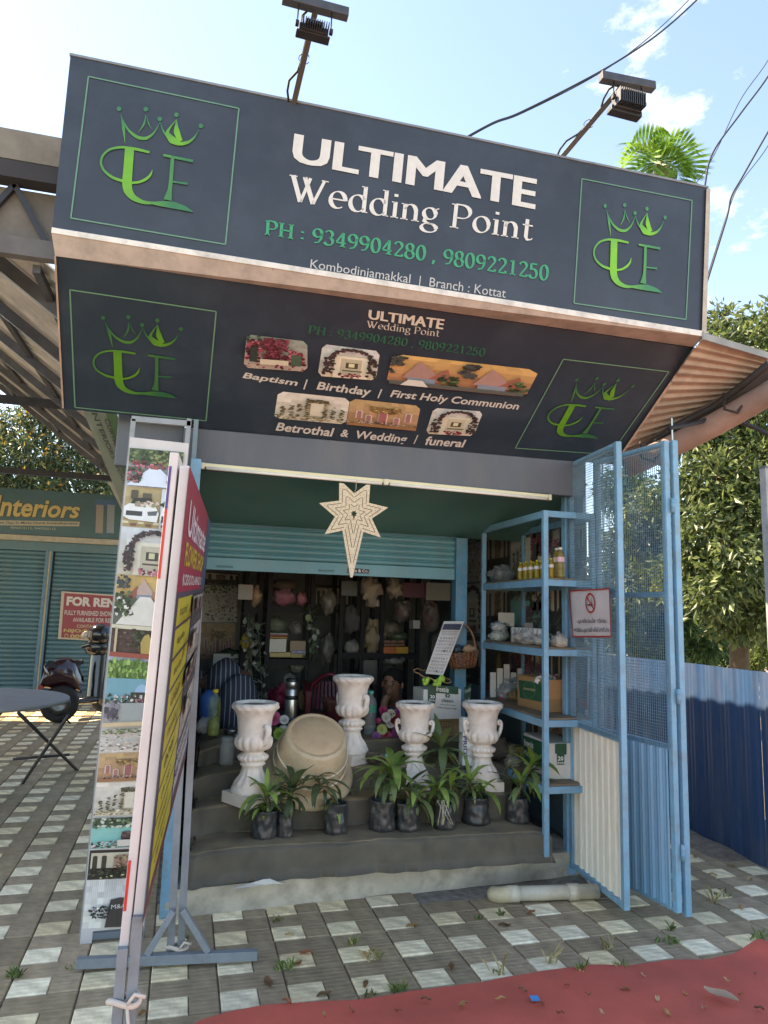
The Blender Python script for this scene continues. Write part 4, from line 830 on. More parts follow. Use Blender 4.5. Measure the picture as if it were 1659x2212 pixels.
# big plain carton on the top step with the second foam carton on it
A, B = aY(1003, 1604, 4.86), aY(872, 1599, 4.82); A.z = B.z = .705
zt = aY(1003, 1552, 4.86).z-.705
t, p1, p2, cs = carton('cardboard_box', 'plain brown cardboard box under the white foam carton', A, B, .3, zt, '#a58762')
g = MB('#2f5a4c', 'print')
g.poly([p1.px(x, y, .004) for x, y in ((903, 1562), (906, 1562), (906, 1592), (903, 1592))]); g.poly([p1.px(x, y, .004) for x, y in ((900, 1590), (909, 1590), (904, 1600))]); g.build('arrow_print', t)
g = MB('#5c4a36', 'print')
for k in range(9): x = 938+k*5; g.poly([p1.px(a, b_, .004) for a, b_ in ((x, 1558), (x+.8, 1558), (x+.8, 1584), (x, 1584))])
for y in (1558, 1570, 1583): g.poly([p1.px(a, b_, .0045) for a, b_ in ((938, y), (979, y), (979, y+1), (938, y+1))])
g.build('table_print', t)
A2 = aY(996, 1547, 4.8); B2 = aY(914, 1539, 4.78); A2.z = B2.z = .711+zt
t, p1, p2, tx = freesia(A2, B2, .2, .205, 'white carton with green printing stacked on the plain brown box', 0, 0)
MB('#1f4a36', 'print').poly([p1.px(x, y, .004) for x, y in ((924, 1478), (990, 1484), (990, 1500), (942, 1497), (941, 1512), (938, 1530), (924, 1527))]).build('green_print', t)
tx(p1, 'freesia', [(943, 1482), (970, 1484), (969, 1496), (942, 1493)], '#e6e6e0'); tx(p1, '20', [(929, 1501), (939, 1502), (939, 1509), (929, 1508)], '#e6e6e0', .02); tx(p1, 'Bricks', [(927, 1510), (940, 1511), (940, 1515), (927, 1514)], '#e6e6e0'); tx(p1, 'classic', [(954, 1508), (980, 1511), (980, 1518), (954, 1516)], '#3c4440'); tx(p1, 'MORE QUALITY GRANTS', [(952, 1520), (984, 1523), (984, 1526), (952, 1523)], '#4a4f4c'); tx(p1, 'OASIS FLORAL FOAM', [(944, 1526), (986, 1530), (986, 1533), (944, 1529)], '#4a4f4c')
g = MB('#3a4440', 'print')
for k in range(6): g.poly([p1.px(x, y, .005) for x, y in arc(967+4*math.cos(k), 1503+3*math.sin(k), 1.6, 2.2, 0, 300, 5)])
g.build('flower_print', t)
MB('#1f4a36', 'print').poly([p2.px(x, y, .004) for x, y in ((1003, 1485), (1019, 1477), (1016, 1510), (1002, 1540))]).build('green_print', t)
tx(p2, 'freesia', [(1004, 1489), (1017, 1482), (1017, 1492), (1004, 1499)], '#e0e0da'); tx(p2, 'Floral', [(1004, 1512), (1014, 1506), (1014, 1514), (1004, 1521)], '#e0e0da')
# hoop with lime flowers
c = aY(934, 1460, 4.84); hp = thing('wicker_hoop', 'thin wicker hoop with lime green paper flowers on the white carton', 'hoop', c)
R_ = MX.Rotation(.25, 3, 'X') @ MX.Rotation(.25, 3, 'Y')
MB('#9a7c54', 'wicker').tube([c+R_ @ V((.145*math.cos(a), .1*math.sin(a), .004*math.sin(9*a))) for a in [i*PI/18 for i in range(37)]], .005, 6, cap=False).build('ring', hp)
for k, (x, y) in enumerate(((919, 1471), (953, 1468), (944, 1475))): 
    m_ = MB('#a8d85c', 'petal', True); f0 = aY(x, y, 4.73)
    for j in range(9): m_.blob(f0+V((random.uniform(-.02, .02), random.uniform(-.015, .015), random.uniform(-.015, .015))), .014, j+k*9, .5, 8)
    m_.build('paper_flower', hp)
# calendar
cal = thing('wall_calendar', 'paper calendar sheet hanging askew over the basket', 'calendar', aY(940, 1458, 4.86))
CP = Plane([aY(959, 1342, 4.9), aY(1003, 1342, 4.9), aY(957, 1459, 4.8), aY(919, 1455, 4.8)])
def cq(u, v): return ((959*(1-u)+1003*u)*(1-v)+(919*(1-u)+957*u)*v, 1342*(1-v)+(1455*(1-u)+1459*u)*v)
MB('#c9c6c0', 'print').grid(lambda u, v: CP.px(*cq(u, v), .012*math.sin(u*3)*math.sin(v*5)), 8, 16).build('sheet', cal)
g = MB(mat='print')
g.poly([CP.px(*cq(u, v), .016) for u, v in ((.06, .05), (.94, .05), (.94, .16), (.06, .16))], '#34384a')
for r_ in range(2):
    for i in range(5):
        for j in range(6): letter(g, str((i*6+j+1) % 28+1), [cq(.1+j*.14, .3+r_*.38+i*.06), cq(.2+j*.14, .3+r_*.38+i*.06), cq(.2+j*.14, .335+r_*.38+i*.06), cq(.1+j*.14, .335+r_*.38+i*.06)], CP, '#4a4c52', off=.016)
for v in (.19, .22, .25, .62): g.poly([CP.px(*cq(u, vv), .016) for u, vv in ((.1, v), (.9, v), (.9, v+.008), (.1, v+.008))], '#77797e')
g.build('printing', cal)
# wicker basket hung on the shutter guide
c = aY(999, 1425, 4.92); bk = thing('wicker_basket', 'brown wicker basket with tall handle hanging at the shutter guide', 'basket', c)
def br(z): return (.085+.035*(z/.11), .06+.03*(z/.11))
R_ = MX.Rotation(-.12, 3, 'Y')
for k in range(9):
    z = -.055+.11*k/8; rx, ry = br(z+.055); MB('#6e4a30', 'wicker').tube([c+R_ @ V((rx*math.cos(a), ry*math.sin(a), z+.003*math.sin(a*12+k*PI))) for a in [i*PI/24 for i in range(49)]], .006, 5, cap=False).build('weave_ring', bk)
for k in range(22):
    a = k*2*PI/22; MB('#82583a', 'wicker').tube([c+R_ @ V(((br(z+.055)[0]+.005)*math.cos(a), (br(z+.055)[1]+.005)*math.sin(a), z)) for z in (-.055, -.02, .02, .06)], .0045, 5).build('stake', bk)
MB('#8a6040', 'wicker').tube([c+V((.1*math.cos(a), 0, .06+.19*math.sin(a))) for a in [i*PI/16 for i in range(17)]], .008, 6).build('handle', bk)
MB('#5a3c28', 'wicker').lathe([(.001, -.055), (.09, -.055)], 20, MX.Translation(c), cap=False).build('base', bk)
for k, (dx, col) in enumerate(((-.04, '#2c2c2e'), (.05, '#a88a68'))): MB(col, 'film' if k == 0 else 'card', True).blob(c+V((dx, 0, .075)), (.05, .04, .035), k+3, .4).build('wrapped_parcel', label=('black plastic parcel lying in the wicker basket', 'brown paper parcel lying in the wicker basket')[k], cat='parcel')

# ------------------------------------------------------------------ bottles and other goods on the rack
BOT = [(.5, 0), (.9, 0), (1, .03), (1, .1), (.95, .12), (1, .14), (1, .22), (.95, .24), (1, .26), (1, .5), (.96, .52), (.96, .68), (1, .7), (.8, .82), (.42, .88), (.36, .9), (.36, .93)]
def bottle(name, label, loc, r, h, col, cap, lab=None, mat='oil', group=None, liquid=None):
    t = thing(name, label, 'bottle', loc, group); M_ = MX.Translation(loc)
    MB(col, mat, True).lathe([(a*r, b_*h) for a, b_ in BOT], 18, M_).build('body', t)
    MB(cap, 'plastic', True).lathe([(.4*r, .925*h), (.46*r, .925*h), (.46*r, 1.0*h), (.3*r, 1.005*h)], 14, M_).build('cap', t)
    if lab: MB(lab, 'print', True).lathe([(.985*r, .52*h), (.985*r, .68*h)], 18, M_, cap=False).build('label_band', t)
    if liquid: MB(liquid[0], 'oil', True).lathe([(a*r*.95, b_*h) for a, b_ in BOT if b_ < liquid[1]]+[(.001, liquid[1]*h)], 16, M_).build('liquid', t)
    return t
bt = [(1124, 1239), (1136, 1238), (1147, 1238), (1160, 1237), (1174, 1236), (1131, 1234), (1153, 1233), (1168, 1232), (1182, 1234), (1190, 1236)]
for k, (x, y) in enumerate(bt): bottle('oil_bottle', 'small yellow lamp oil bottle with yellow cap in the rack-top cluster', shelf(x, y, 0, 2.15 if k < 5 or k == 9 else 2.2), .019, .122, '#a88c2c', '#d8b830', '#d8cfc4', group='yellow oil bottles on the rack top shelf')
for k, (x, y) in enumerate(((1203, 1243), (1217, 1241))): bottle('oil_bottle', ('tall oil bottle with white cap seen between the rack posts', 'tall oil bottle with pink label next to the gate post')[k], shelf(x, y, 0), .026, .19, '#8a7838', '#d8d4c4', ('#c8bfa8', '#d8a8b0')[k])
def lump(name, label, cat, px, py, k, r, col, mat='film', seed=1, amp=.35, flat=.7):
    p = shelf(px, py, k); r = V(r); return MB(col, mat, True).blob(p+V((0, 0, r.z*flat)), r, seed, amp, 20, 2.6, flat=flat).build(name, label=label, cat=cat)
def sack(name, label, cat, px, py, k, r, col, inner=None, seed=1):
    p = shelf(px, py, k); r = V(r); t = thing(name, label, cat, p)
    MB(inner or col, 'fabric', True).blob(p+V((0, 0, r.z*.6)), r*.86, seed+4, .3, 16, 2.4, flat=.68).build('contents', t)
    MB(col, 'film', True).blob(p+V((0, 0, r.z*.7)), r, seed, .4, 20, 3, flat=.69).build('plastic_wrap', t)
sack('wrapped_bundle', 'grey plastic wrapped bundle beside the oil bottles', 'bundle', 1085, 1244, 0, (.09, .09, .075), '#9a9a94', '#5a5c5c', 3)
lump('crushed_bag', 'crushed clear plastic bag at the back of the top shelf', 'plastic bag', 1022, 1252, 0, (.05, .06, .025), '#a8a49c', 'film', 8)
sack('wrapped_plates', 'clear wrapped white plates on the second rack shelf', 'plates', 1068, 1376, 1, (.075, .07, .05), '#c8ccc0', '#c4c2ae', 5)
sack('wrapped_plates', 'green tinged wrapped parcel beside the white plates', 'parcel', 1035, 1372, 1, (.05, .06, .04), '#9cb0a0', '#b4b8a4', 6)
sack('cutlery_bag', 'clear bag of white plastic forks above the wrapped plates', 'plastic bag', 1072, 1350, 1, (.07, .06, .04), '#b8bcb8', '#c8c8c0', 9)
for o in [o for o in COL.objects if o.name.startswith('cutlery_bag')]: o.location.z += .07
for k in range(8):
    p = shelf(1106+k*8.2, 1386+k*1.4, 1); MB('#bdb8ae', 'plastic', True).lathe([(.018, 0), (.018, .05), (.017, .055), (.019, .06), (.016, .1), (.014, .105)], 14, MX.Translation(p+V((.02, .02, 0)))).build('cup_stack', label='stack of white paper cups in the clear sleeve row', cat='cups', group='paper cup stacks on second shelf')
lump('plastic_scraps', 'heap of clear plastic wrapping on the second shelf', 'plastic wrapping', 1160, 1395, 1, (.1, .08, .035), '#b8aca4', 'film', 12, .5)
MB('#b09a74', 'card').box(shelf(1150, 1398, 1)+V((.05, 0, .01)), (.2, .14, .012), .3).build('flat_carton', label='flattened brown carton piece under the plastic wrapping', cat='cardboard')
MB('#c4bcae', 'print').b2((2.2, 4.93, SZ[1]+.12), (2.33, 4.935, SZ[1]+.22)).build('white_card', label='white picture card propped at the back of second shelf', cat='card')
sack('plastic_bundle', 'large bundle of clear plastic straps on third shelf', 'bundle', 1052, 1492, 2, (.13, .1, .08), '#a8aca6', '#70746c', 14)
for k, (x, y) in enumerate(((1062, 1484), (1080, 1486), (1092, 1488))): lump('white_roll', 'white wrapped roll lying on the third rack shelf', 'roll', x, y, 2, (.03, .03, .022), '#d4d2cc', 'fabric', k+20, .1).__setitem__('group', 'white rolls on third shelf')
for k in range(3): MB(['#c8405c', '#d8d0cc', '#b03a50'][k], 'print').box(shelf(1085, 1508, 2)+V((.0, -.01, .008+.018*k)), (.09, .05, .016), .2*k).build('small_carton', label=('pink and white small carton at the bottom of a pile', 'white small carton in the middle of a pile', 'crimson small carton on top of a pile')[k]+' on the rack', cat='carton')
lump('crumpled_paper', 'crumpled brown paper next to the open brown box', 'paper', 1108, 1513, 2, (.045, .045, .035), '#8a7048', 'card', 31, .6)
sack('yellow_bundle', 'clear bag of yellow tapers on the lowest rack shelf', 'bundle', 1098, 1640, 3, (.07, .06, .06), '#b8b48c', '#a89a50', 33)
MB('#a89860', 'card').box(shelf(1118, 1640, 3)+V((.02, .05, .04)), (.1, .1, .08), .2).build('yellow_pack', label='yellow paper pack behind the bag of tapers', cat='pack')
lump('brown_bag', 'dull brown sack at the back of lowest rack shelf', 'sack', 1075, 1640, 3, (.08, .08, .09), '#5c5348', 'fabric', 35, .3)
ub = aZ(1014, 1655, .59); MB('#c6ccca', 'print').box(ub+V((0, .05, .15)), (.09, .05, .3), .15).build('tall_pack', label='tall white pack with blue letters behind the urn', cat='pack')
pb = Plane([ub+V((-.05, .02, 0)), ub+V((.05, .03, 0)), ub+V((0, .025, .3))]); g = MB(mat='print'); v, f, bb = text2d('PRIDE', .02)
put2d(g, [(y, -x) for x, y in v], f, (bb[1], -bb[2], bb[3], -bb[0]), [pb.px(x, y, .006) for x, y in ((1000, 1590), (1008, 1590), (1010, 1640), (1002, 1640))], '#2a3a6a'); g.build('pack_print', label='blue vertical lettering on the tall white pack', cat='print')

for k, (x, y, sh2, r, c1, c2, lb, ct) in enumerate((
    (1050, 1249, 0, (.06, .07, .05), '#b8b4ac', '#8c8880', 'grey knotted bag at the back of the top rack shelf', 'bag'),
    (1040, 1360, 1, (.05, .05, .06), '#c8ccbc', '#98a088', 'clear bag of greenish leaves standing on second shelf', 'bag'),
    (1128, 1388, 1, (.07, .06, .05), '#c4b8ac', '#b09c90', 'clear bag of pinkish petals in front of cup stacks', 'bag'),
    (1170, 1394, 1, (.06, .06, .04), '#ccc4ba', '#c0b4a4', 'clear bag of white ribbon rolls near the rack post', 'bag'),
    (1208, 1395, 1, (.05, .06, .05), '#c8c4bc', '#a89c88', 'clear bag of straw coloured sticks beside the gate post', 'bag'),
    (1035, 1492, 2, (.07, .08, .06), '#b8bcb4', '#7c8078', 'grey plastic bundle at the back of third shelf', 'bundle'),
    (1075, 1470, 2, (.09, .08, .05), '#c0c4bc', '#a0a498', 'crinkled clear plastic sheet heaped on third shelf', 'plastic sheet'),
    (1072, 1628, 3, (.06, .07, .07), '#b0aca0', '#8c8068', 'clear bag of brown foam pieces on lowest shelf', 'bag'),
    (1060, 1500, 2, (.06, .06, .05), '#d0d0c8', '#b8b8ae', 'white plastic pouch before the paper packs on third shelf', 'pouch'), (1100, 1500, 2, (.05, .05, .05), '#c8c0b4', '#a8906c', 'tan paper bag leaning on the open brown box', 'bag'),
    (1145, 1392, 1, (.05, .05, .06), '#d4d0c8', '#c8beb0', 'white tissue pack behind the rack post', 'pack'), (1010, 1374, 1, (.04, .06, .05), '#c0c4b8', '#8c987c', 'small green bag at the back end of second shelf', 'bag'),
    (1108, 1655, 3, (.06, .05, .035), '#bcb8ac', '#9c8c70', 'flat clear packet at the front of lowest shelf', 'packet'))): sack('goods_bag', lb, ct, x, y, sh2, r, c1, c2, 50+k)
for k, (x, y) in enumerate(((1112, 1387), (1124, 1389), (1136, 1391))): bottle('white_bottle', 'small white plastic bottle before the cup stacks on the rack', shelf(x, y, 1)+V((-.02, -.02, 0)), .016, .085, '#d0ccc4', '#a0b0c0', None, 'plastic', group='white bottles on second shelf')
for k in range(5): MB('#cfc8bc', 'print').b2((2.15+.055*k, 4.955, SZ[2]+.02), (2.195+.055*k, 4.965, SZ[2]+.2+.03*(k % 3))).build('paper_roll_pack', label='pale paper pack standing at the back of third shelf', cat='pack', group='paper packs on third shelf')
# ------------------------------------------------------------------ things on the display steps
bottle('green_bottle', 'pale green drink bottle with yellow cap on the top step', aZ(460, 1588, .704), .042, .30, '#8c9a4c', '#d8b838', None, 'glass', liquid=('#a8b068', .4))
bottle('water_bottle', 'clear water bottle with green label behind the flower bunch', aZ(802, 1590, .704)+V((0, .05, 0)), .045, .30, '#b8c4c4', '#3fae9a', '#2f9a80', 'glass')
j = aZ(489, 1655, .588); t = thing('glass_jar', 'empty clear glass jar on the cloth step', 'jar', j+V((0, .04, 0)))
MB('#b4bcba', 'glass', True).lathe([(.02, .002), (.04, 0), (.045, .01), (.045, .12), (.038, .135), (.036, .14), (.04, .145), (.04, .165), (.037, .165), (.036, .14), (.042, .12), (.042, .01), (.01, .006)], 24, MX.Translation(j+V((0, .04, 0))), cap=False).build('body', t)
MB('#a8b0ae', 'glass', True).lathe([(.0405, .146), (.042, .15), (.0405, .154), (.042, .158), (.0405, .162)], 20, MX.Translation(j+V((0, .04, 0))), cap=False).build('screw_thread', t)
th = aY(626, 1588, 5.02); th.z = .704; t = thing('thermos_flask', 'steel thermos flask with black bands on the top step', 'flask', th); M_ = MX.Translation(th)
for nm, col, mat, pr in (('body', '#b4b4b0', 'metal', [(.042, .0), (.045, .005), (.045, .3), (.04, .31)]), ('band', '#1c1c1e', 'plastic', [(.044, .085), (.047, .086), (.047, .11), (.044, .111)]), ('band', '#1c1c1e', 'plastic', [(.044, .235), (.047, .236), (.047, .262), (.044, .263)]), ('lid', '#b0b0ac', 'metal', [(.04, .31), (.043, .312), (.043, .355), (.04, .36)]), ('lid_top', '#242426', 'plastic', [(.041, .355), (.044, .357), (.043, .375), (.03, .38)])):
    MB(col, mat, True).lathe(pr, 28, M_).build(nm, t)
b0 = aZ(800, 1648, .6); t = thing('lying_bottle', 'old brown bottle lying on the step with pale blue cap', 'bottle', b0); M_ = MX.Translation(b0+V((0, .03, .03))) @ MX.Rotation(1.35, 4, 'X') @ MX.Rotation(.5, 4, 'Y')
MB('#5c5442', 'oil', True).lathe([(a*.04, b_*.17) for a, b_ in BOT], 18, M_).build('body', t); MB('#7aa4a8', 'plastic', True).lathe([(.014, .155), (.016, .156), (.016, .175), (.01, .176)], 14, M_).build('cap', t)
p0 = aZ(510, 1592, .705); MB('#c4c8d0', 'card').grid(lambda u, v: p0+V((.1*u-.05, .09*v+.02*u, .045*abs(u-.5)*2*(1-v)+.004)), 6, 3, smooth=False).build('folded_paper', label='folded white paper lying beside the green bottle', cat='paper')
p0 = aZ(490, 1586, .705); MB('#8a8a86', 'metal', True).lathe([(.04, .0), (.05, .004), (.05, .03), (.047, .03), (.045, .006), (.01, .005)], 24, MX.Translation(p0+V((.03, .05, 0))), cap=False).build('steel_plate', label='small steel dish behind the folded paper', cat='dish')
# flower bunches
def bunch(name, label, c, fl, greens):
    t = thing(name, label, 'flowers', c)
    for k, (dx, dz, r, col, ty) in enumerate(fl):
        m_ = MB(col, 'petal', True); dx *= 1.4; dz *= 1.4; r *= 1.4; f0 = c+V((dx, random.uniform(-.03, .03)-.02, dz)); R3 = random.Random(k)
        for ring_ in range(3):
            nP = (5, 7, 9)[ring_] if ty == 'rose' else (6, 0, 0)[ring_]
            for j in range(nP):
                a = j*2*PI/nP+ring_*.5; rr = r*((.3, .6, .95)[ring_] if ty == 'rose' else 1.2); tilt = (.3, .7, 1.15)[ring_]
                def pet(u, v, a=a, rr=rr, tilt=tilt):
                    wd = rr*.75*math.sin(PI*(.15+.8*v)) if ty == 'rose' else rr*.35*math.sin(PI*(.08+.9*v)); l = rr*v
                    x = (u-.5)*2*wd; q = V((x, 0, 0))+V((0, -math.sin(tilt)*l, math.cos(tilt)*l*.8+.2*rr*(1-4*(u-.5)**2)*0)); return f0+MX.Rotation(PI/2.6, 3, 'X') @ (MX.Rotation(a, 3, 'Z') @ q)
                m_.grid(pet, 3, 4)
        m_.build('bloom', t)
    for k in range(greens):
        o = bpy.data.objects.new('leaf', random.choice(LM['g']+LM['d'])); COL.objects.link(o); o.parent = t; L = random.uniform(.05, .1)
        o.matrix_local = MX.Translation((random.uniform(-.07, .07), .03, random.uniform(-.06, .05))) @ MX.Rotation(random.random()*6.3, 4, 'Z') @ MX.Rotation(random.uniform(-.3, 1), 4, 'X') @ MX.Diagonal((L, L, L, 1))
    return t
c = aY(843, 1562, 4.86)
bunch('flower_bunch', 'pink, white and violet artificial flower bunch next to the urn', c, [(-.07, .01, .035, '#d86aa0', 'lily'), (-.045, -.03, .03, '#c8d488', 'rose'), (-.03, .03, .028, '#dcd8c8', 'rose'), (.0, .045, .026, '#d8d4b8', 'rose'), (.02, .02, .034, '#8c2434', 'rose'), (.045, .05, .032, '#9c4c90', 'rose'), (.06, .01, .03, '#e0dcd0', 'rose'), (-.005, .0, .028, '#e4e0d4', 'rose'), (-.02, -.065, .034, '#c8446c', 'rose'), (.03, -.045, .036, '#94508c', 'rose'), (.07, -.05, .028, '#c84070', 'rose'), (-.075, -.06, .026, '#8c5c9c', 'rose'), (-.04, .06, .026, '#a83060', 'rose')], 14)
c = aY(598, 1575, 4.88)
bunch('flower_bunch', 'small pink and lime artificial flowers behind the stained urn', c, [(-.02, .05, .04, '#d06080', 'rose'), (.03, .045, .026, '#d8d4c8', 'rose'), (.01, -.02, .034, '#a4c048', 'rose'), (-.0, -.06, .028, '#c8d0d0', 'rose'), (.03, .0, .024, '#d8d8d4', 'rose')], 10)
p0 = aZ(583, 1640, .59); MB('#8c2430', 'petal', True).blob(p0+V((.02, .08, .05)), (.07, .05, .06), 4, .5).build('red_flowers', label='dull red artificial flowers behind the tub', cat='flowers')

# ------------------------------------------------------------------ inside the shop
def shelfrack(name, label, xs, zs, Y, dp, col='#0d0e10'):
    t = thing(name, label, 'shelf rack', (xs[0], Y, .13))
    for x in xs:
        for y in (Y, Y+dp): MB(col, 'rubber').b2((x-.018, y-.018, .13), (x+.018, y+.018, 2.3)).build('post', t)
    for z in zs: MB('#4a463f', 'wood').b2((xs[0], Y-.01, z-.02), (xs[-1], Y+dp, z)).build('shelf_board', t); MB(col, 'rubber').b2((xs[0]+.02, Y-.016, z-.05), (xs[-1]-.02, Y-.011, z+.002)).build('rail', t)
    return t
YB = 6.0
def ib(px, py, Y=YB): return aY(px, py, Y)
xs1 = [ib(x, 1400).x for x in (577, 671)]; zs1 = [ib(620, y).z for y in (1312, 1424, 1537)]
shelfrack('shelf_rack', 'black shelf rack inside with pink packets and small cartons', xs1, zs1, YB, .35)
xs2 = [ib(x, 1400).x for x in (737, 784, 826, 905)]; zs2 = [ib(860, y).z for y in (1412, 1540)]
shelfrack('shelf_rack', 'black shelf rack inside behind the plastic chair', xs2, zs2, YB+.05, .35)
xs0 = [ib(x, 1400).x for x in (528, 560)]; shelfrack('shelf_rack', 'narrow black rack inside hung with white garlands', xs0, [ib(540, 1312).z], YB+.1, .3)
def inlump(name, label, cat, px, py, rpx, col, mat='film', seed=1, amp=.35, Y=YB, inner=None):
    s_ = mpp(ib(px, py, Y)); p = ib(px, py, Y+.12); r = V((rpx[0]*s_, min(.14, rpx[0]*s_), rpx[1]*s_))
    if inner:
        t = thing(name, label, cat, p-V((0, 0, r.z))); MB(inner, 'fabric', True).blob(p, r*.88, seed+5, .3, 16, 2.5).build('contents', t); MB(col, 'film', True).blob(p, r, seed, amp, 20, 3).build('plastic_wrap', t); return t
    return MB(col, mat, True).blob(p, r, seed, amp, 20, 2.6).build(name, label=label, cat=cat)
inlump('petal_bag', 'tied clear bag of tan petals on the upper black shelf', 'bag', 555, 1286, (14, 24), '#b8a48c', seed=2, inner='#a88060')
inlump('petal_bag', 'large clear bag of pink petals on the upper black shelf', 'bag', 612, 1290, (27, 18), '#b88c98', seed=3, inner='#a05c70')
inlump('petal_bag', 'smaller clear bag of pink petals at the shelf end', 'bag', 651, 1293, (14, 15), '#c09098', seed=4, inner='#a8606c')
inlump('sack', 'brown sack standing above the pink petal bags', 'sack', 612, 1266, (28, 14), '#6a5c50', 'fabric', 5, .15, YB+.2)
inlump('red_bag', 'glossy red plastic bag on the lower black shelf', 'bag', 600, 1512, (27, 24), '#9c2c48', seed=6, inner='#7c1c34')
inlump('red_bag', 'pink plastic bag behind the thermos flask', 'bag', 612, 1490, (16, 14), '#c05c70', seed=7, inner='#a83c50')
inlump('clear_bag', 'clear plastic bag knotted above the red bags', 'bag', 625, 1472, (15, 16), '#a8a8a4', seed=8)
inlump('beige_bag', 'beige plastic bag right of the thermos flask', 'bag', 652, 1515, (9, 24), '#b89c78', seed=9, inner='#a08058')
inlump('cloth_bundle', 'white cloth bundle hanging under the shutter near the star tip', 'cloth bundle', 800, 1272, (22, 26), '#9c9484', 'fabric', 10, .5, YB-.2)
inlump('cloth_bundle', 'white cloth bundle hanging beside the inside post', 'cloth bundle', 852, 1272, (18, 20), '#a49c8c', 'fabric', 11, .5, YB-.2)
inlump('paper_heap', 'heap of brown wrapping paper on the inside shelf', 'paper', 805, 1378, (24, 30), '#8a7a60', 'card', 12, .5)
inlump('paper_heap', 'crumpled wrapping sheets above the orange cartons', 'paper', 845, 1360, (24, 14), '#6f675a', 'card', 13, .5)
inlump('grey_sack', 'dull grey sack on the dark middle shelf', 'sack', 760, 1340, (20, 28), '#4c4a48', 'fabric', 14, .3)
inlump('green_bowl', 'dull green bowl behind the orange cartons', 'bowl', 860, 1375, (22, 12), '#48573f', 'plastic', 15, .05)
def inbox(label, px0, py0, px1, py1, col, Y=YB, dp=.12, cat='carton', name='small_carton', grp=None):
    a, b_ = ib(px0, py0, Y), ib(px1, py1, Y); o = MB(col, 'print').b2((a.x, Y, min(a.z, b_.z)), (b_.x, Y+dp, max(a.z, b_.z))).build(name, None, .002, label, cat); 
    if grp: o['group'] = grp
for k in range(2): inbox('orange and yellow carton under the small brown boxes', 829+k*27, 1397, 855+k*27, 1412, ['#b8602c', '#b8882c'][k], grp='orange cartons on inside shelf')
for k in range(6): inbox('small brown box piled on the orange cartons', 830+(k % 3)*15, 1383+(k//3)*7, 844+(k % 3)*15, 1389+(k//3)*7, '#7a5440', grp='small brown boxes on inside shelf')
for k in range(4): inbox('white bundle of sticks standing on the black shelf', 581+k*9.5, 1380, 589+k*9.5, 1411, '#b8b4a8', grp='white bundles on black shelf')
inbox('brown carton on the black shelf above the yellow pack', 627, 1384, 660, 1407, '#7c6448', cat='carton')
inbox('yellow and blue carton with white lettering on the shelf', 628, 1405, 660, 1421, '#8c8040')
plb = Plane([(0, YB, 1), (1, YB, 1), (1, YB, 2)])
g = MB('#2c3a6c', 'print').poly([plb.px(x, y, .003) for x, y in ((629, 1405), (660, 1405), (660, 1413), (629, 1412))]); letter(g, 'AYUSMAN', [(631, 1406), (658, 1406), (658, 1411), (631, 1411)], plb, '#b8b4b8', .01, off=.005); g.build('carton_print', label='blue printed band on the yellow carton', cat='print')
inbox('flat yellow packet leaning on the carton', 583, 1408, 627, 1420, '#a08c50', cat='packet', name='packet')
for k in range(3): inbox('flat red and white box stacked over the white bundles', 581, 1368+k*4, 622, 1371+k*4, ['#b8b0a8', '#a84438', '#b89c38'][k], cat='box', name='flat_box', grp='flat boxes on black shelf')
inbox('white switch box on the inside wall', 893, 1340, 907, 1358, '#b4b0a8', cat='switch', name='switch_box')
inbox('maroon cloth sheet hanging inside under the shutter', 870, 1258, 920, 1292, '#5c2c38', YB-.1, .02, 'cloth', 'hanging_cloth')
inbox('cream patterned sheet hanging beside the shutter guide', 921, 1258, 973, 1298, '#8c887c', YB-.15, .02, 'sheet', 'hanging_sheet')
inbox('dark green foam carton hanging high under the shutter', 738, 1254, 772, 1288, '#2c3c3a', YB, .1)
inbox('grey printed carton inside under the shutter', 515, 1262, 545, 1296, '#8c8c88', YB, .1)
inbox('tall grey sheet leaning behind the seated man', 776, 1425, 826, 1478, '#5e5850', YB+.1, .02, 'sheet', 'leaning_sheet')
inbox('white stool top beside the red chair', 762, 1490, 800, 1500, '#a4a09a', 5.6, .2, 'stool', 'stool')
for k, (x, y, r, c1, c2, lb, ct) in enumerate((
    (595, 1350, (22, 16), '#8c9480', '#4c5844', 'dark greenery bundle on the middle black shelf', 'greenery'), (640, 1358, (16, 14), '#a09c94', '#6c6860', 'grey wrapped parcel on the middle black shelf', 'parcel'),
    (710, 1300, (18, 24), '#98948c', '#5c5850', 'grey bag hanging in the dark gap between racks', 'bag'), (705, 1400, (16, 30), '#8a8680', '#4c4a46', 'dark sack leaning between the two black racks', 'sack'),
    (760, 1400, (18, 16), '#a8a49c', '#7c7468', 'wrapped brown parcel on the shelf behind the chair', 'parcel'), (870, 1320, (18, 22), '#a09890', '#6c4a44', 'reddish wrapped bundle high on the inside rack', 'bundle'),
    (930, 1330, (20, 34), '#9c948c', '#6a5048', 'brown dried flower bundle hanging by the shutter guide', 'bundle'), (945, 1400, (16, 30), '#98928a', '#5c4c40', 'dark dried bundle hanging below the brown one', 'bundle'),
    (850, 1425, (26, 12), '#a8a49c', '#787068', 'flat wrapped stack on the lower inside shelf', 'stack'), (640, 1440, (18, 12), '#9c988c', '#6c7458', 'green wrapped bunch on the lower black shelf', 'bunch'))):
    inlump('stored_goods', lb, ct, x, y, r, c1, seed=60+k, inner=c2)
for k in range(7): inbox('small pale packet row on the upper inside rack', 788+k*5.2, 1296, 792.5+k*5.2, 1310, ['#b0a898', '#a49080', '#b8b4a8'][k % 3], YB+.1, .06, 'packet', 'packet', 'pale packets on inside rack')
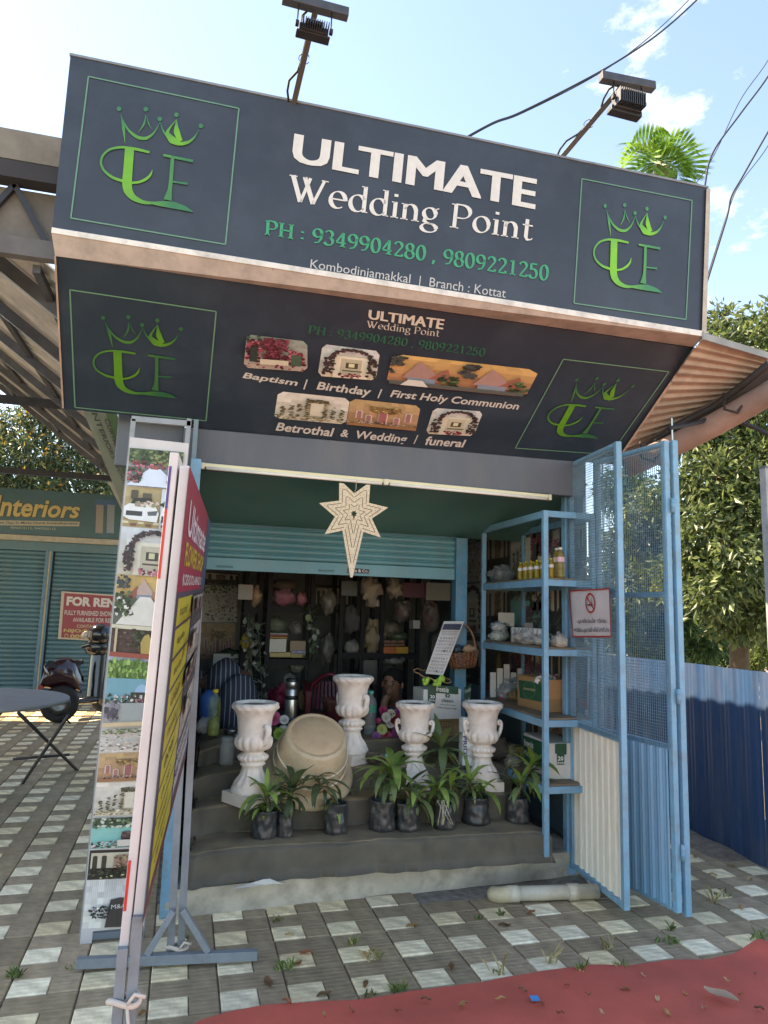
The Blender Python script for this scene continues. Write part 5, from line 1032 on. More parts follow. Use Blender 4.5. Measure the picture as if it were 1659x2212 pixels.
# posters on the back wall
BW = Plane([(0, 7.34, 1), (1, 7.34, 1), (1, 7.34, 2)])
for k, (q, kd, lb) in enumerate(([[(432, 1232), (517, 1240), (517, 1262), (432, 1262)], 'dark', 'dark flower poster high on the back wall'], [[(432, 1264), (512, 1266), (512, 1344), (432, 1344)], 'white', 'pale stage poster with NILA lettering on the back wall'], [[(432, 1346), (508, 1346), (508, 1424), (432, 1424)], 'chand', 'beige poster low on the back wall'], [[(680, 1262), (760, 1266), (760, 1330), (680, 1330)], 'dark', 'dark poster on the back wall behind the cloth bundles'])):
    t = thing('wall_poster', lb, 'poster', BW.px(*q[3], 0)); mb = MB('#6c6a64', 'print').hexa([BW.px(*p, -.002) for p in q], [BW.px(*p, .003) for p in q]); mb.build('sheet', t)
    pb = MB(mat='print'); picture(kd, q, BW, pb, .005, 0, 40+k)
    if k == 1: letter(pb, 'NILA', [(444, 1281), (462, 1281), (462, 1287), (444, 1287)], BW, '#d0ccc4', off=.012)
    pb.build('printed_picture', t)
# white and green leaf garlands
def garland(label, pts, Y, nl=46, cols=('#9aa294', '#b4b8ac', '#6c7c64', '#848c80')):
    t = thing('leaf_garland', label, 'garland', ib(*pts[-1], Y)); P = [ib(x, y, Y) for x, y in pts]
    MB('#4c5a40', 'bark').tube(P, .004, 5).build('vine', t)
    m_ = MB(mat='leaf')
    for k in range(nl):
        u = random.random()*(len(P)-1); i = int(u); c = P[i].lerp(P[i+1], u-i)+V((random.uniform(-.045, .045), random.uniform(-.04, .04), random.uniform(-.03, .03))); R3 = MX.Rotation(random.random()*6, 3, 'Z') @ MX.Rotation(random.random()*6, 3, 'X'); s_ = random.uniform(.018, .034)
        m_.poly([c+R3 @ V((a*s_, b_*s_, .3*s_*abs(a))) for a, b_ in ((0, -1), (.7, -.5), (.6, .3), (0, 1), (-.6, .3), (-.7, -.5))], random.choice(cols))
    tag(m_.build('leaves', t), kind='stuff')
garland('white leaf garland hanging from the narrow black rack', [(536, 1330), (540, 1400), (546, 1470), (545, 1540)], YB-.12, 90)
garland('pale leaf garland hanging beside the white one', [(556, 1345), (562, 1420), (566, 1500), (570, 1545)], YB-.15, 70)
garland('green and white ivy garland on the black shelf post', [(668, 1310), (673, 1350), (677, 1395), (668, 1425)], YB-.08, 60, ('#a4aca0', '#5c7450', '#88a070', '#3c5436'))
inlump('yellow_bouquet', 'yellow wrapped bouquet hanging on the narrow rack', 'bouquet', 531, 1385, (10, 18), '#b89c40', 'fabric', 41, .4, YB-.12)
inlump('greenery_heap', 'heap of dark green filler leaves on white cartons', 'leaves', 500, 1412, (28, 9), '#3c4c38', 'fabric', 42, .6, 6.45)
inbox('white foam carton stacked behind the bending person', 461, 1412, 536, 1450, '#a8a8a2', 6.45, .25, 'carton', 'carton'); plc = Plane([(0, 6.45, 1), (1, 6.45, 1), (1, 6.45, 2)])
g = MB('#24402f', 'print').poly([plc.px(x, y, .004) for x, y in ((490, 1422), (534, 1422), (534, 1434), (490, 1434))]); letter(g, 'freesia', [(502, 1424), (524, 1424), (524, 1431), (502, 1431)], plc, '#b4b8b4', off=.006); g.build('carton_print', label='green printed band on the white foam carton inside', cat='print')
inbox('large white cabinet by the left wall inside', 440, 1460, 478, 1600, '#9c9c98', 6.0, .4, 'cabinet', 'cabinet')
MB('#2c5a94', 'plastic', True).lathe([(.06, 0), (.07, .01), (.075, .2), (.05, .23), (.03, .25)], 20, MX.Translation(V((ib(450, 1560, 5.5).x, 5.5, .70)))).build('blue_can', label='blue plastic can beside the bending person', cat='can')
sack2 = ib(440, 1580, 5.2); t = MB('#c4c2b8', 'film', True).blob(V((sack2.x+.02, 5.1, .76)), (.08, .06, .055), 44, .4).build('white_bag', label='white plastic bag behind the green drink bottle', cat='bag')

# plastic chair and basin
c0 = ib(722, 1560, 5.75); c0.z = .13; ch = thing('plastic_chair', 'dark red plastic armchair inside the shop', 'chair', c0); RC = '#6a1c28'
sh_ = aY(722, 1545, 5.75).z
def backp(u, v):
    z = sh_+(aY(722, 1466, 5.75).z-sh_)*v; wd = .2+.06*(1-v)-.1*max(0, v-.75)**1.3*2; return (c0.x+(u-.5)*2*wd*.85, 5.9+.1*v-.05*abs(u-.5)**2*4, z-.03*((u-.5)*2)**2*v)
for k in range(9):
    u0 = .12+.76*k/9; MB(RC, 'plastic', True).grid(lambda u, v: backp(u0+.05*u, .1+.75*v), 2, 8).build('back_slat', ch)
MB(RC, 'plastic', True).tube([backp(0, .05), backp(0, .5), backp(.02, .85), backp(.15, .98), backp(.35, 1.03), backp(.5, 1.05), backp(.65, 1.03), backp(.85, .98), backp(.98, .85), backp(1, .5), backp(1, .05)], .018, 8).build('back_frame', ch)
MB(RC, 'plastic').b2((c0.x-.24, 5.5, sh_-.03), (c0.x+.24, 5.95, sh_)).build('seat', ch, .01)
for sx in (-1, 1):
    for y in (5.52, 5.93): MB(RC, 'plastic').beam((c0.x+sx*.23, y, .13), (c0.x+sx*.21, y, sh_), .04, .04).build('leg', ch)
    MB(RC, 'plastic').beam((c0.x+sx*.25, 5.55, sh_+.2), (c0.x+sx*.23, 5.93, sh_+.24), .05, .025).build('armrest', ch); MB(RC, 'plastic').beam((c0.x+sx*.25, 5.56, sh_-.02), (c0.x+sx*.25, 5.56, sh_+.2), .04, .03).build('arm_support', ch)
p0 = aY(735, 1600, 5.12); p0.z = .703; MB('#5a2228', 'dirtyplastic', True).lathe([(.09, 0), (.1, .01), (.125, .16), (.14, .2), (.145, .21), (.145, .225), (.135, .225), (.12, .17), (.09, .02)], 36, MX.Translation(p0), cap=False).build('maroon_basin', label='maroon plastic basin behind the higher urn', cat='basin')

# ------------------------------------------------------------------ people
def skinned(name, parent, nodes, edges, col, mat, root=0, sub=2):
    me = bpy.data.meshes.new(name); off = BASE.get(parent.name, V((0, 0, 0))); me.from_pydata([tuple(V(p)-off) for p, r in nodes], edges, [])
    o = bpy.data.objects.new(name, me); COL.objects.link(o); m = o.modifiers.new('skin', 'SKIN'); m.use_smooth_shade = True
    for i, (p, r) in enumerate(nodes):
        d = me.skin_vertices[0].data[i]; rr = r if isinstance(r, tuple) else (r, r); d.radius = rr; d.use_root = (i == root)
    s_ = o.modifiers.new('sub', 'SUBSURF'); s_.levels = sub; s_.render_levels = sub
    dg = bpy.context.evaluated_depsgraph_get(); m2 = bpy.data.meshes.new_from_object(o.evaluated_get(dg)); bpy.data.objects.remove(o)
    mb = MB(col, mat, True); mb.v = [tuple(v.co+off) for v in m2.vertices]; mb.f = [list(p.vertices) for p in m2.polygons]; mb.c = [lin(col)]*len(mb.f); mb.sm = [True]*len(mb.f); bpy.data.meshes.remove(m2)
    return mb
def stripe_mat(name, base, line, scale):
    m = bpy.data.materials.new(name); m.use_nodes = True; t = m.node_tree; N = t.nodes.new; p = t.nodes['Principled BSDF']; p.inputs['Roughness'].default_value = .9
    g = N('ShaderNodeTexCoord'); wv = N('ShaderNodeTexWave'); wv.bands_direction = 'X'; wv.inputs['Scale'].default_value = scale; wv.inputs['Distortion'].default_value = .6; wv.inputs['Detail Scale'].default_value = .6; r = N('ShaderNodeValToRGB')
    r.color_ramp.elements[0].position = .86; r.color_ramp.elements[1].position = .96; r.color_ramp.elements[0].color = lin(base)+(1,); r.color_ramp.elements[1].color = lin(line)+(1,)
    t.links.new(g.outputs['Object'], wv.inputs[0]); t.links.new(wv.outputs['Fac'], r.inputs[0]); t.links.new(r.outputs[0], p.inputs['Base Color']); MATS[name] = m
stripe_mat('stripes', '#363c48', '#8a929e', 9)
SK = '#805a44'
hip = aY(520, 1535, 5.5); sho = aY(476, 1462, 5.86)
g0 = V((hip.x, hip.y+.05, .13)); man = thing('person', 'person in dark striped clothes bending over with back turned', 'person', g0)
neck = sho+V((-.03, .13, -.03)); head = neck+V((-.04, .13, -.08))
ls = sho+V((-.16, .02, -.05)); rs = sho+V((.15, .06, -.04)); le = ls+V((-.05, .03, -.27)); re = rs+V((.0, .1, -.26)); lw = le+V((.04, .16, -.2)); rw = re+V((-.05, .16, -.2))
lk = g0+V((-.1, .02, .46)); rk = g0+V((.12, .02, .46)); la = g0+V((-.1, -.0, .07)); ra_ = g0+V((.12, .0, .07))
nodes = [(hip, .15), (hip.lerp(sho, .5)+V((.03, 0, .09)), .13), (sho, .13), (neck, .06), (head, (.085, .1)), (head+V((0, .05, -.1)), .07), (ls, .065), (le, .045), (lw, .034), (lw+V((.01, .05, -.06)), .03), (rs, .065), (re, .045), (rw, .034), (rw+V((0, .05, -.06)), .03), (hip+V((-.1, 0, -.08)), .1), (lk, .06), (la, .045), (la+V((0, -.0, -.04)), .035), (hip+V((.11, 0, -.08)), .1), (rk, .06), (ra_, .045), (ra_+V((0, 0, -.04)), .035)]
edges = [(0, 1), (1, 2), (2, 3), (3, 4), (4, 5), (2, 6), (6, 7), (7, 8), (8, 9), (2, 10), (10, 11), (11, 12), (12, 13), (0, 14), (14, 15), (15, 16), (16, 17), (0, 18), (18, 19), (19, 20), (20, 21)]
skinned('body', man, nodes, edges, SK, 'skin').build('body', man)
sh2 = MB('#363c48', 'stripes', True); sh2.blob(aY(486, 1474, 5.78), (.15, .24, .185), 4, .06, 28); sh2.blob(aY(515, 1528, 5.52), (.165, .2, .25), 6, .05, 28)
sh2.tube([ls+V((.06, 0, .03)), ls+V((-.01, 0, -.02)), ls.lerp(le, .7)], [.09, .085, .075], 14); sh2.tube([rs, rs.lerp(re, .7)], [.085, .07], 14); sh2.build('shirt', man)
skinned('skirt', man, [(hip+V((0, .0, -.18)), .15), (hip+V((0, 0, -.4)), .17), (g0+V((0, 0, .12)), .19)], [(0, 1), (1, 2)], '#2c313c', 'stripes', 0).build('skirt', man)
MB('#14110f', 'fabric', True).blob(head+V((0, .01, .03)), (.1, .11, .1), 3, .08).build('hair', man)
# seated man with his hand at his face
hd = aY(848, 1478, 5.55); g0 = V((hd.x+.1, 5.75, .13)); man = thing('person', 'seated person in dark blue shirt resting face on hand', 'person', g0)
nk = hd+V((.05, .06, -.15)); ch_ = hd+V((.1, .12, -.34)); pv = hd+V((.12, .14, -.62)); ls = ch_+V((-.15, -.05, .1)); rs = ch_+V((.2, .03, .08)); le = ls+V((-.02, -.15, -.25)); re = rs+V((.04, -.08, -.27)); lw = hd+V((-.1, -.12, -.12)); rw = re+V((-.16, -.2, -.02))
nodes = [(pv, .15), (ch_, (.15, .12)), (nk, .055), (hd+V((-.01, -.01, -.05)), (.062, .075)), (hd+V((0, .01, .03)), (.078, .09)), (hd+V((.0, .02, .09)), (.06, .07)), (ls, .062), (le, .045), (lw, .033), (lw+V((.035, -.01, .05)), (.028, .016)), (rs, .062), (re, .045), (rw, .032), (rw+V((-.06, -.03, 0)), (.028, .016)), (pv+V((-.1, -.35, .02)), .075), (pv+V((-.1, -.4, -.36)), .05), (pv+V((.1, -.35, .02)), .075), (pv+V((.1, -.4, -.36)), .05)]
edges = [(0, 1), (1, 2), (2, 3), (3, 4), (4, 5), (1, 6), (6, 7), (7, 8), (8, 9), (1, 10), (10, 11), (11, 12), (12, 13), (0, 14), (14, 15), (0, 16), (16, 17)]
bm_ = skinned('body', man, nodes, edges, '#966a50', 'skin')
bm_.build('body', man)
skinned('shirt', man, [(pv, .18), (ch_, (.175, .14)), (nk+V((0, 0, -.03)), .075), (ls, .082), (ls.lerp(le, .7), .07), (rs, .082), (rs.lerp(re, .7), .07)], [(0, 1), (1, 2), (1, 3), (3, 4), (1, 5), (5, 6)], '#343a58', 'fabric', 0).build('shirt', man)
skinned('trousers', man, [(pv+V((0, 0, -.04)), .165), (pv+V((-.1, -.35, .02)), .09), (pv+V((-.1, -.4, -.3)), .075), (pv+V((.1, -.35, .02)), .09), (pv+V((.1, -.4, -.3)), .075)], [(0, 1), (1, 2), (0, 3), (3, 4)], '#1e1e22', 'fabric', 0).build('trousers', man)
MB('#100e0d', 'fabric', True).blob(hd+V((.012, .025, .055)), (.085, .095, .075), 5, .06).build('hair', man)
fd = V((-.55, -.83, 0)).normalized(); sd2 = V((.83, -.55, 0))
face = MB('#966a50', 'skin', True); face.blob(hd+fd*.098+V((0, 0, -.02)), (.013, .016, .024), 1, .02, 10); face.build('nose', man)
for s_ in (-1, 1):
    MB('#141210', 'gloss', True).blob(hd+fd*.083+sd2*s_*.032+V((0, 0, .012)), (.01, .008, .006), 2, 0, 8).build('eye', man); MB('#15110f', 'fabric', True).blob(hd+fd*.084+sd2*s_*.032+V((0, 0, .032)), (.02, .01, .004), 2, .1, 8).build('eyebrow', man); MB('#966a50', 'skin', True).blob(hd+sd2*s_*.082+V((0, 0, -.005)), (.012, .016, .028), 3, .1, 8).build('ear', man)
MB('#5a302a', 'skin', True).blob(hd+fd*.086+V((0, 0, -.058)), (.022, .01, .008), 3, .05, 8).build('mouth', man)
for k in range(4):
    a = lw+V((.035, -.012, .05))+V((.008*(k-1.5), .006*(k-1.5), .01)); MB('#966a50', 'skin').tube([a, a+V((.012, .012, .03)), a+V((.022, .03, .05-.004*abs(k-1))), a+V((.03, .045, .055))], [.009, .0085, .008, .006], 6).build('finger', man)
a = lw+V((.02, .01, .02)); MB('#966a50', 'skin').tube([a, a+V((.03, .0, .02)), a+V((.045, .015, .04))], [.01, .009, .007], 6).build('thumb', man)
# ------------------------------------------------------------------ folding gate
def leaf(name, label, A, B, z0, z1, zp, zm, pcol, ply):
    A, B = V((A[0], A[1], 0)), V((B[0], B[1], 0)); d = (B-A).normalized(); L = (B-A).length; nn = V((-d.y, d.x, 0)); t = thing(name, label, 'gate', A)
    if nn.x > 0: nn = -nn
    for p in (A+d*.017, B-d*.017): MB(BLUE, 'bluepaint').beam(p+V((0, 0, z0)), p+V((0, 0, z1)), .034, .034, d).build('upright', t, .003)
    for z in (z0+.015, zp, zm, z1-.017): MB(BLUE, 'bluepaint').beam(A+d*.035+V((0, 0, z)), B-d*.035+V((0, 0, z)), .03, .03).build('crossbar', t, .003)
    w_ = MB('#6a8c9c', 'paint'); nv = int(L/.0155); nh = int((z1-zp)/.0165)
    for k in range(1, nv):
        p = A+d*(L*k/nv)+nn*.02; w_.beam(p+V((0, 0, zp)), p+V((0, 0, z1-.02)), .0027, .0027)
    for k in range(nh):
        z = zp+(z1-zp-.02)*k/nh; bow = .004*math.sin(k*.7); w_.tube([A+d*.02+nn*.0235+V((0, 0, z)), A+d*L*.5+nn*(.0235+.003)+V((0, 0, z+bow)), B-d*.02+nn*.0235+V((0, 0, z))], .0014, 4, cap=False)
    tag(w_.build('wire_mesh', t), kind='stuff')
    n = 180; cr = lambda u: .009*max(-.6, min(.6, math.sin(u*L/.075*2*PI)))+.002*math.sin(u*L/.019*2*PI)
    MB(pcol, 'sheet', True).grid(lambda u, v: A+d*(.03+(L-.06)*u)+nn*(ply+cr(u))+V((0, 0, z0+.02+(zp-z0-.03)*v)), n, 2).build('corrugated_panel', t)
    return t, A, B, d, nn
z_p = aY(1330, 1600, 3.47).z; z_m = aY(1338, 1275, 3.46).z
t, A1, B1, d1, n1 = leaf('gate_leaf', 'blue folding gate leaf with wire mesh and cream corrugated lower panel', (2.335, 4.11), (2.283, 3.46), .05, 2.565, z_p, z_m, '#e6dfce', -.002)
for zz in (.6, 1.75): MB(BLUE, 'bluepaint').tube([A1+V((0, 0, zz-.04))-n1*-.02, A1+V((0, 0, zz+.04))-n1*-.02], .012, 10).build('hinge', t)
z_p2 = aY(1420, 1612, 3.45).z
t, A2_, B2_, d2, n2 = leaf('gate_leaf', 'blue folding gate leaf with wire mesh and blue corrugated lower panel', (2.46, 4.0), (2.54, 3.38), .05, 2.575, z_p2, aY(1420, 1285, 3.5).z, '#76abc9', .02)
for k, zz in enumerate((.35, 1.15, 2.2)):
    p = B2_+V((.022, -.01, zz)); MB(BLUE, 'bluepaint').tube([p-V((0, 0, .04)), p+V((0, 0, .04))], .011, 10).build('hinge', t)
    for q in (-.014, .014): MB('#5a9cc0', 'bluepaint').tube([p+V((0, 0, q-.002)), p+V((0, 0, q+.002))], .0135, 10).build('hinge_ring', t)
gp = thing('gate_post', 'blue steel end leaf post hinged beside the blue gate panel', 'post', (2.6, 3.4, 0))
MB(BLUE, 'bluepaint').beam((2.592, 3.39, .03), (2.592, 3.39, 2.58), .034, .034).build('upright', gp, .003); MB('#b4aca0', 'metal').beam((2.6, 3.41, 2.58), (2.6, 3.41, 2.72), .01, .006).build('top_pin', gp)
e_ = MB('#3c5a66', 'darkmetal')
for k in range(70): z = .9+k*.0235; e_.beam((2.61, 3.385, z), (2.616, 3.38, z+.004), .003, .003)
tag(e_.build('mesh_ends', gp), kind='stuff')
# no smoking notice on the gate
GP = Plane([A1+n1*.04, B1+n1*.04, A1+n1*.04+V((0, 0, 1))]); nq = [(1229, 1275), (1317, 1270), (1321, 1377), (1236, 1377)]
ns = thing('notice_banner', 'white no-smoking notice with red border tied on the gate mesh', 'notice', GP.px(1275, 1377, 0))
def nu(u, v): return ((nq[0][0]*(1-u)+nq[1][0]*u)*(1-v)+(nq[3][0]*(1-u)+nq[2][0]*u)*v, (nq[0][1]*(1-u)+nq[1][1]*u)*(1-v)+(nq[3][1]*(1-u)+nq[2][1]*u)*v)
MB('#d2c6c2', 'flex').grid(lambda u, v: GP.px(*nu(u, v), .004+.006*NZ.noise(V((u*5, v*4, 1)))+.004*math.sin(u*14)*v), 14, 14).build('sheet', ns)
g = MB('#a8322c', 'print')
for a, b_ in (((0, 0), (1, .03)), ((0, .965), (1, 1)), ((0, .03), (.02, .965)), ((.975, .03), (1, .965))): g.poly([GP.px(*nu(u, v), .013) for u, v in ((a[0], a[1]), (b_[0], a[1]), (b_[0], b_[1]), (a[0], b_[1]))])
g.build('red_border', ns)
g = MB('#b8302a', 'print'); cx, cy = .5, .29
for k in range(32):
    a, b_ = 2*PI*k/32, 2*PI*(k+1)/32; g.poly([GP.px(*nu(cx+r*.11*math.cos(q)*1.1, cy+r*.21*math.sin(q)), .013) for r, q in ((1, a), (1, b_), (.82, b_), (.82, a))])
g.poly([GP.px(*nu(*p), .0135) for p in ((cx-.085, cy-.12), (cx-.07, cy-.14), (cx+.085, cy+.12), (cx+.07, cy+.14))]); g.build('prohibition_ring', ns)
g = MB('#242424', 'print'); g.poly([GP.px(*nu(*p), .0128) for p in rect2(cx-.075, cy+.02, cx+.06, cy+.05)])
for k in range(5): g.poly([GP.px(*nu(*p), .0128) for p in rect2(cx+.03+.01*math.sin(k*2), cy-.02-.028*k, cx+.04+.01*math.sin(k*2), cy+.008-.028*k)])
g.build('cigarette_mark', ns)
for s_, y0, y1 in (('പുകയില രഹിത സ്ഥലം', .6, .72), ('ഇവിടെ പുകവലി ശിക്ഷാർഹം', .78, .91)):
    g = MB(mat='print'); letter(g, s_, [nu(.14 if y0 < .7 else .06, y0), nu(.88 if y0 < .7 else .94, y0), nu(.88 if y0 < .7 else .94, y1), nu(.14 if y0 < .7 else .06, y1)], GP, '#262220', .01, off=.013); g.build('lettering', ns)

# ------------------------------------------------------------------ drain pipe
pp_ = thing('drain_pipe', 'white plastic drain pipe lying at the foot of the plinth', 'pipe', aZ(1170, 1940, 0)); a, b_ = aZ(1098, 1931, .045), aZ(1290, 1925, .045)
d = (b_-a).normalized(); MB('#b9b3a2', 'dirtyplastic').tube([a, b_], .038, 20).build('pipe', pp_)
for u, l in ((.05, .05), (.72, .05)): p = a.lerp(b_, u); MB('#c4bda8', 'dirtyplastic').tube([p-d*.03, p+d*.03], .043, 20).build('coupler', pp_)
MB('#c0b494', 'dirtyplastic').tube([a+d*.02]+[a-d*.06*math.sin(k*.26)+V((0, .06*(1-math.cos(k*.26)), -.012*k*.3)) for k in range(7)], .042, 20).build('elbow', pp_)

# ------------------------------------------------------------------ photo strip stand
YBN = 3.74; bn = thing('photo_banner', 'tall narrow stand banner of wedding stage photos', 'banner', (-.26, YBN, 0)); BP = Plane([(0, YBN-.016, 0), (1, YBN-.016, 0), (0, YBN-.016, 1)]); BF = Plane([(0, YBN, 0), (1, YBN, 0), (0, YBN, 1)])
def lx(y): return 285-(y-903)*.0993
def rx_(y): return 412-(y-915)*.0925
for f_ in (lambda y: lx(y)+4, lambda y: rx_(y)-4): MB('#8b9194', 'paint').beam(BF.px(f_(905), 905, 0), BF.px(f_(2035), 2035, 0), .025, .025, (0, 1, 0)).build('upright', bn, .002)
for y in (908, 2015): MB('#6d777d' if y > 2000 else '#8b9194', 'paint').beam(BF.px(lx(y), y-3 if y < 1000 else y+8, 0), BF.px(rx_(y), y+8 if y < 1000 else y-2, 0), .025, .03).build('crossbar', bn, .002)
fl = MB('#c9c3c0', 'flex'); q = [(lx(944), 944), (rx_(958), 958), (rx_(2000), 2000), (lx(2038)+28, 2012), (lx(2038)+26, 2038), (lx(2038), 2040)]
f0 = [BP.px(x, y, 0) for x, y in q]; n_ = len(f0); f1 = [p+V((0, .01, 0)) for p in f0]; fl.add(f0+f1, [list(range(n_)), list(range(n_, 2*n_))[::-1]]+[(k, (k+1) % n_, n_+(k+1) % n_, n_+k) for k in range(n_)]); fl.build('flex_sheet', bn)
for k, (y0, y1, kd) in enumerate(((967, 1049, 'aisle'), (1050, 1136, 'cars'), (1137, 1239, 'arch'), (1240, 1347, 'church'), (1348, 1417, 'gold'), (1418, 1571, 'garden'), (1576, 1627, 'white'), (1628, 1690, 'chand'), (1691, 1763, 'stage'), (1768, 1834, 'teal'), (1837, 1901, 'dark'), (1902, 2006, 'door'))):
    ri = 10 if k == 0 else 1; q = [(lx(y0)+2, y0), (rx_(y0)-ri, y0+10), (rx_(y1)-ri, y1+(10 if y1 < 1450 else -6)), (lx(y1)+2, y1)]
    if y0 > 1430: q[1] = (q[1][0], y0-5)
    pb = MB(mat='print'); P_ = picture(kd, q, BP, pb, .002, 0, 60+k)
    if kd == 'door': letter(pb, 'M&A', [P_.uv(.44, .53), P_.uv(.68, .51), P_.uv(.68, .6), P_.uv(.44, .62)], BP, '#d0ccc4', off=.02)
    pb.build('photo_print', bn)

# ------------------------------------------------------------------ price board stand (two boards back to back)
YN, YF = 2.3, 3.45
nt_, nb_, ft_, fb_ = aY(410, 1008, YN), aY(308, 1998, YN), aY(456, 1132, YF), aY(400, 1640, YF)
PB = Plane([nt_, nb_, ft_, fb_]); bd = thing('price_board', 'tall red and yellow flower shop price board on grey steel stand', 'price board', (nb_.x, YN, 0))
face = [PB.px(410, 1006, 0), PB.px(456, 1132, 0), PB.px(400, 1640, 0), PB.px(308, 1998, 0)]
dl = (face[1]-face[0]); lf = V((-1, .1, 0)).normalized()
MB('#cfc8c6', 'flex').hexa([p+lf*.03 for p in face], face).build('board', bd, .003)
def pbuv(u, v):
    a, b_, c, d_ = (410, 1006), (456, 1132), (400, 1640), (308, 1998); p = face[0].lerp(face[1], u).lerp(face[3].lerp(face[2], u), v); return pix(p)
def pq(mb, u0, v0, u1, v1, col, off=.003): mb.poly([PB.px(*pbuv(u, v), off) for u, v in ((u0, v0), (u1, v0), (u1, v1), (u0, v1))], col)
g = MB(mat='print'); pq(g, 0, 0, 1, .29, '#8c3244'); pq(g, 0, .29, 1, 1, '#4c4454'); pq(g, .0, .97, 1, 1, '#6a2c28', .0035); g.build('printed_ground', bd)
g = MB(mat='print'); pq(g, .82, .0, 1, .29, '#3c5068', .004); g.build('blue_print', bd)
for s_, v0, v1, col in (('Ultimate', .06, .15, '#c9bcc4'), ('FLOWER SHOP', .165, .225, '#b8a83c'), ('KODOOLAMADU', .245, .275, '#c4b4b8')):
    g = MB(mat='print'); letter(g, s_, [pbuv(.12, v0), pbuv(.8, v0), pbuv(.8, v1), pbuv(.12, v1)], PB, col, .02, off=.005); g.build('lettering', bd)
for k in range(9):
    v0 = .305+k*.074; g = MB(mat='print'); pq(g, .06, v0, .5, v0+.066, '#a8a23a', .004); letter(g, ('റോസ്', 'മുല്ല', 'ജമന്തി', 'ലില്ലി', 'ബൊക്ക', 'മാല', 'കാർ', 'സ്റ്റേജ്', 'റീത്ത്')[k], [pbuv(.15, v0+.022), pbuv(.36, v0+.022), pbuv(.36, v0+.045), pbuv(.15, v0+.045)], PB, '#3a3428', .0, off=.0055); g.build('price_row', bd)
for k in range(4):
    q = [pbuv(.54, .3+k*.12), pbuv(.98, .3+k*.12), pbuv(.98, .41+k*.12), pbuv(.54, .41+k*.12)]; pb = MB(mat='print'); picture('stage' if k % 2 else 'dark', q, PB, pb, .004, 0, 80+k); pb.c = [lerp(c, lin('#5a545c'), .5) for c in pb.c]; pb.build('photo_print', bd)
g = MB(mat='print'); pq(g, .54, .8, .98, .93, '#a8a4a8', .004); letter(g, '9349904280', [pbuv(.56, .82), pbuv(.96, .82), pbuv(.96, .85), pbuv(.56, .85)], PB, '#3c3c44', .01, off=.006); letter(g, '9809221250', [pbuv(.56, .87), pbuv(.96, .87), pbuv(.96, .9), pbuv(.56, .9)], PB, '#3c3c44', .01, off=.006); g.build('phone_panel', bd)
bk2 = thing('price_board', 'white-edged second board tied back to back behind the price board', 'board', (nb_.x-.06, YN, 0))
f2 = [p+lf*.036+V((0, .0, .0)) for p in face]; f2[0] = f2[0]+V((0, 0, .04)); f2[3] = f2[3]-V((0, 0, .085)); MB('#cfc8c6', 'flex').hexa([p+lf*.027 for p in f2], f2).build('board', bk2, .003)
g = MB(mat='print'); e0, e1 = f2[0]+lf*.0255, f2[3]+lf*.0255
for u0, u1, col in ((.82, .915, '#c83028'),): a, b_ = e0.lerp(e1, u0), e0.lerp(e1, u1); g.poly([a+V((0, -.0025, 0)), a+V((.008, -.0025, 0)), b_+V((.008, -.0025, 0)), b_+V((0, -.0025, 0))], col)
g.build('edge_print', bk2); g = MB(mat='print')
for u0, u1, col in ((.03, .12, '#4c3c80'), (.12, .265, '#c83c34')): a, b_ = e0.lerp(e1, u0), e0.lerp(e1, u1); g.poly([a+V((0, -.0025, 0)), a+V((.008, -.0025, 0)), b_+V((.008, -.0025, 0)), b_+V((0, -.0025, 0))], col)
g.build('edge_print', bk2)
# steel stand
n0 = face[3]+lf*.03; GM = '#7c8489'
for o_ in (0, .034):
    top = (face[3] if not o_ else f2[3])+lf*.014+V((0, 0, .03)); MB(GM, 'paint').beam(V((n0.x-o_+.012, YN+.03, .0)), V((top.x, YN+.03, top.z)), .03, .03, (0, 1, 0)).build('upright', bd if not o_ else bk2, .002)
fx = face[2]+lf*.02; fpost = aZ(378, 2072, .03)
for o_ in (-.022, .022): MB(GM, 'paint').beam(V((fpost.x+o_, YF+.02, .02)), V((fx.x+o_+.01, YF+.02, fx.z+.9)), .032, .032, (0, 1, 0)).build('upright', bd if o_ > 0 else bk2, .002)
fL, fR = aZ(165, 2080, .035), aZ(556, 2062, .035); MB(GM, 'paint').beam(fL, fR, .035, .04).build('foot_bar', bd, .002)
bt_ = V((fpost.x, fpost.y, .23)); MB(GM, 'paint').beam(bt_+V((.02, 0, 0)), fL.lerp(fR, .72)+V((0, 0, .02)), .026, .026).build('brace', bd, .002); MB(GM, 'paint').beam(bt_-V((.02, 0, 0)), fL.lerp(fR, .38)+V((0, 0, .02)), .026, .026).build('brace', bd, .002)
n0f = V((n0.x-.02, YN+.03, .02)); MB(GM, 'paint').beam(n0f-V((.38, 0, 0)), n0f+V((.38, 0, 0)), .035, .04).build('foot_bar', bd, .002)
for p, r in ((V((n0.x-.006, YN+.03, aY(300, 2170, YN).z)), .034), (V((fpost.x+.005, YF+.02, aY(372, 2050, YF).z)), .036)):
    tie = MB('#c9bcae', 'fabric'); tie.tube([p+V((math.cos(a)*r*1.25, math.sin(a)*r*.75, .008*math.sin(2*a))) for a in [i*PI/10 for i in range(21)]], .009, 6, cap=False); tie.tube([p+V((.01, -r*.8, 0)), p+V((.03, -r, .03)), p+V((.06, -r, .02))], .006, 6); tie.tube([p+V((.01, -r*.8, 0)), p+V((.02, -r, -.06)), p+V((.022, -r, -.12))], .005, 6); tie.build('cloth_tie', bd)

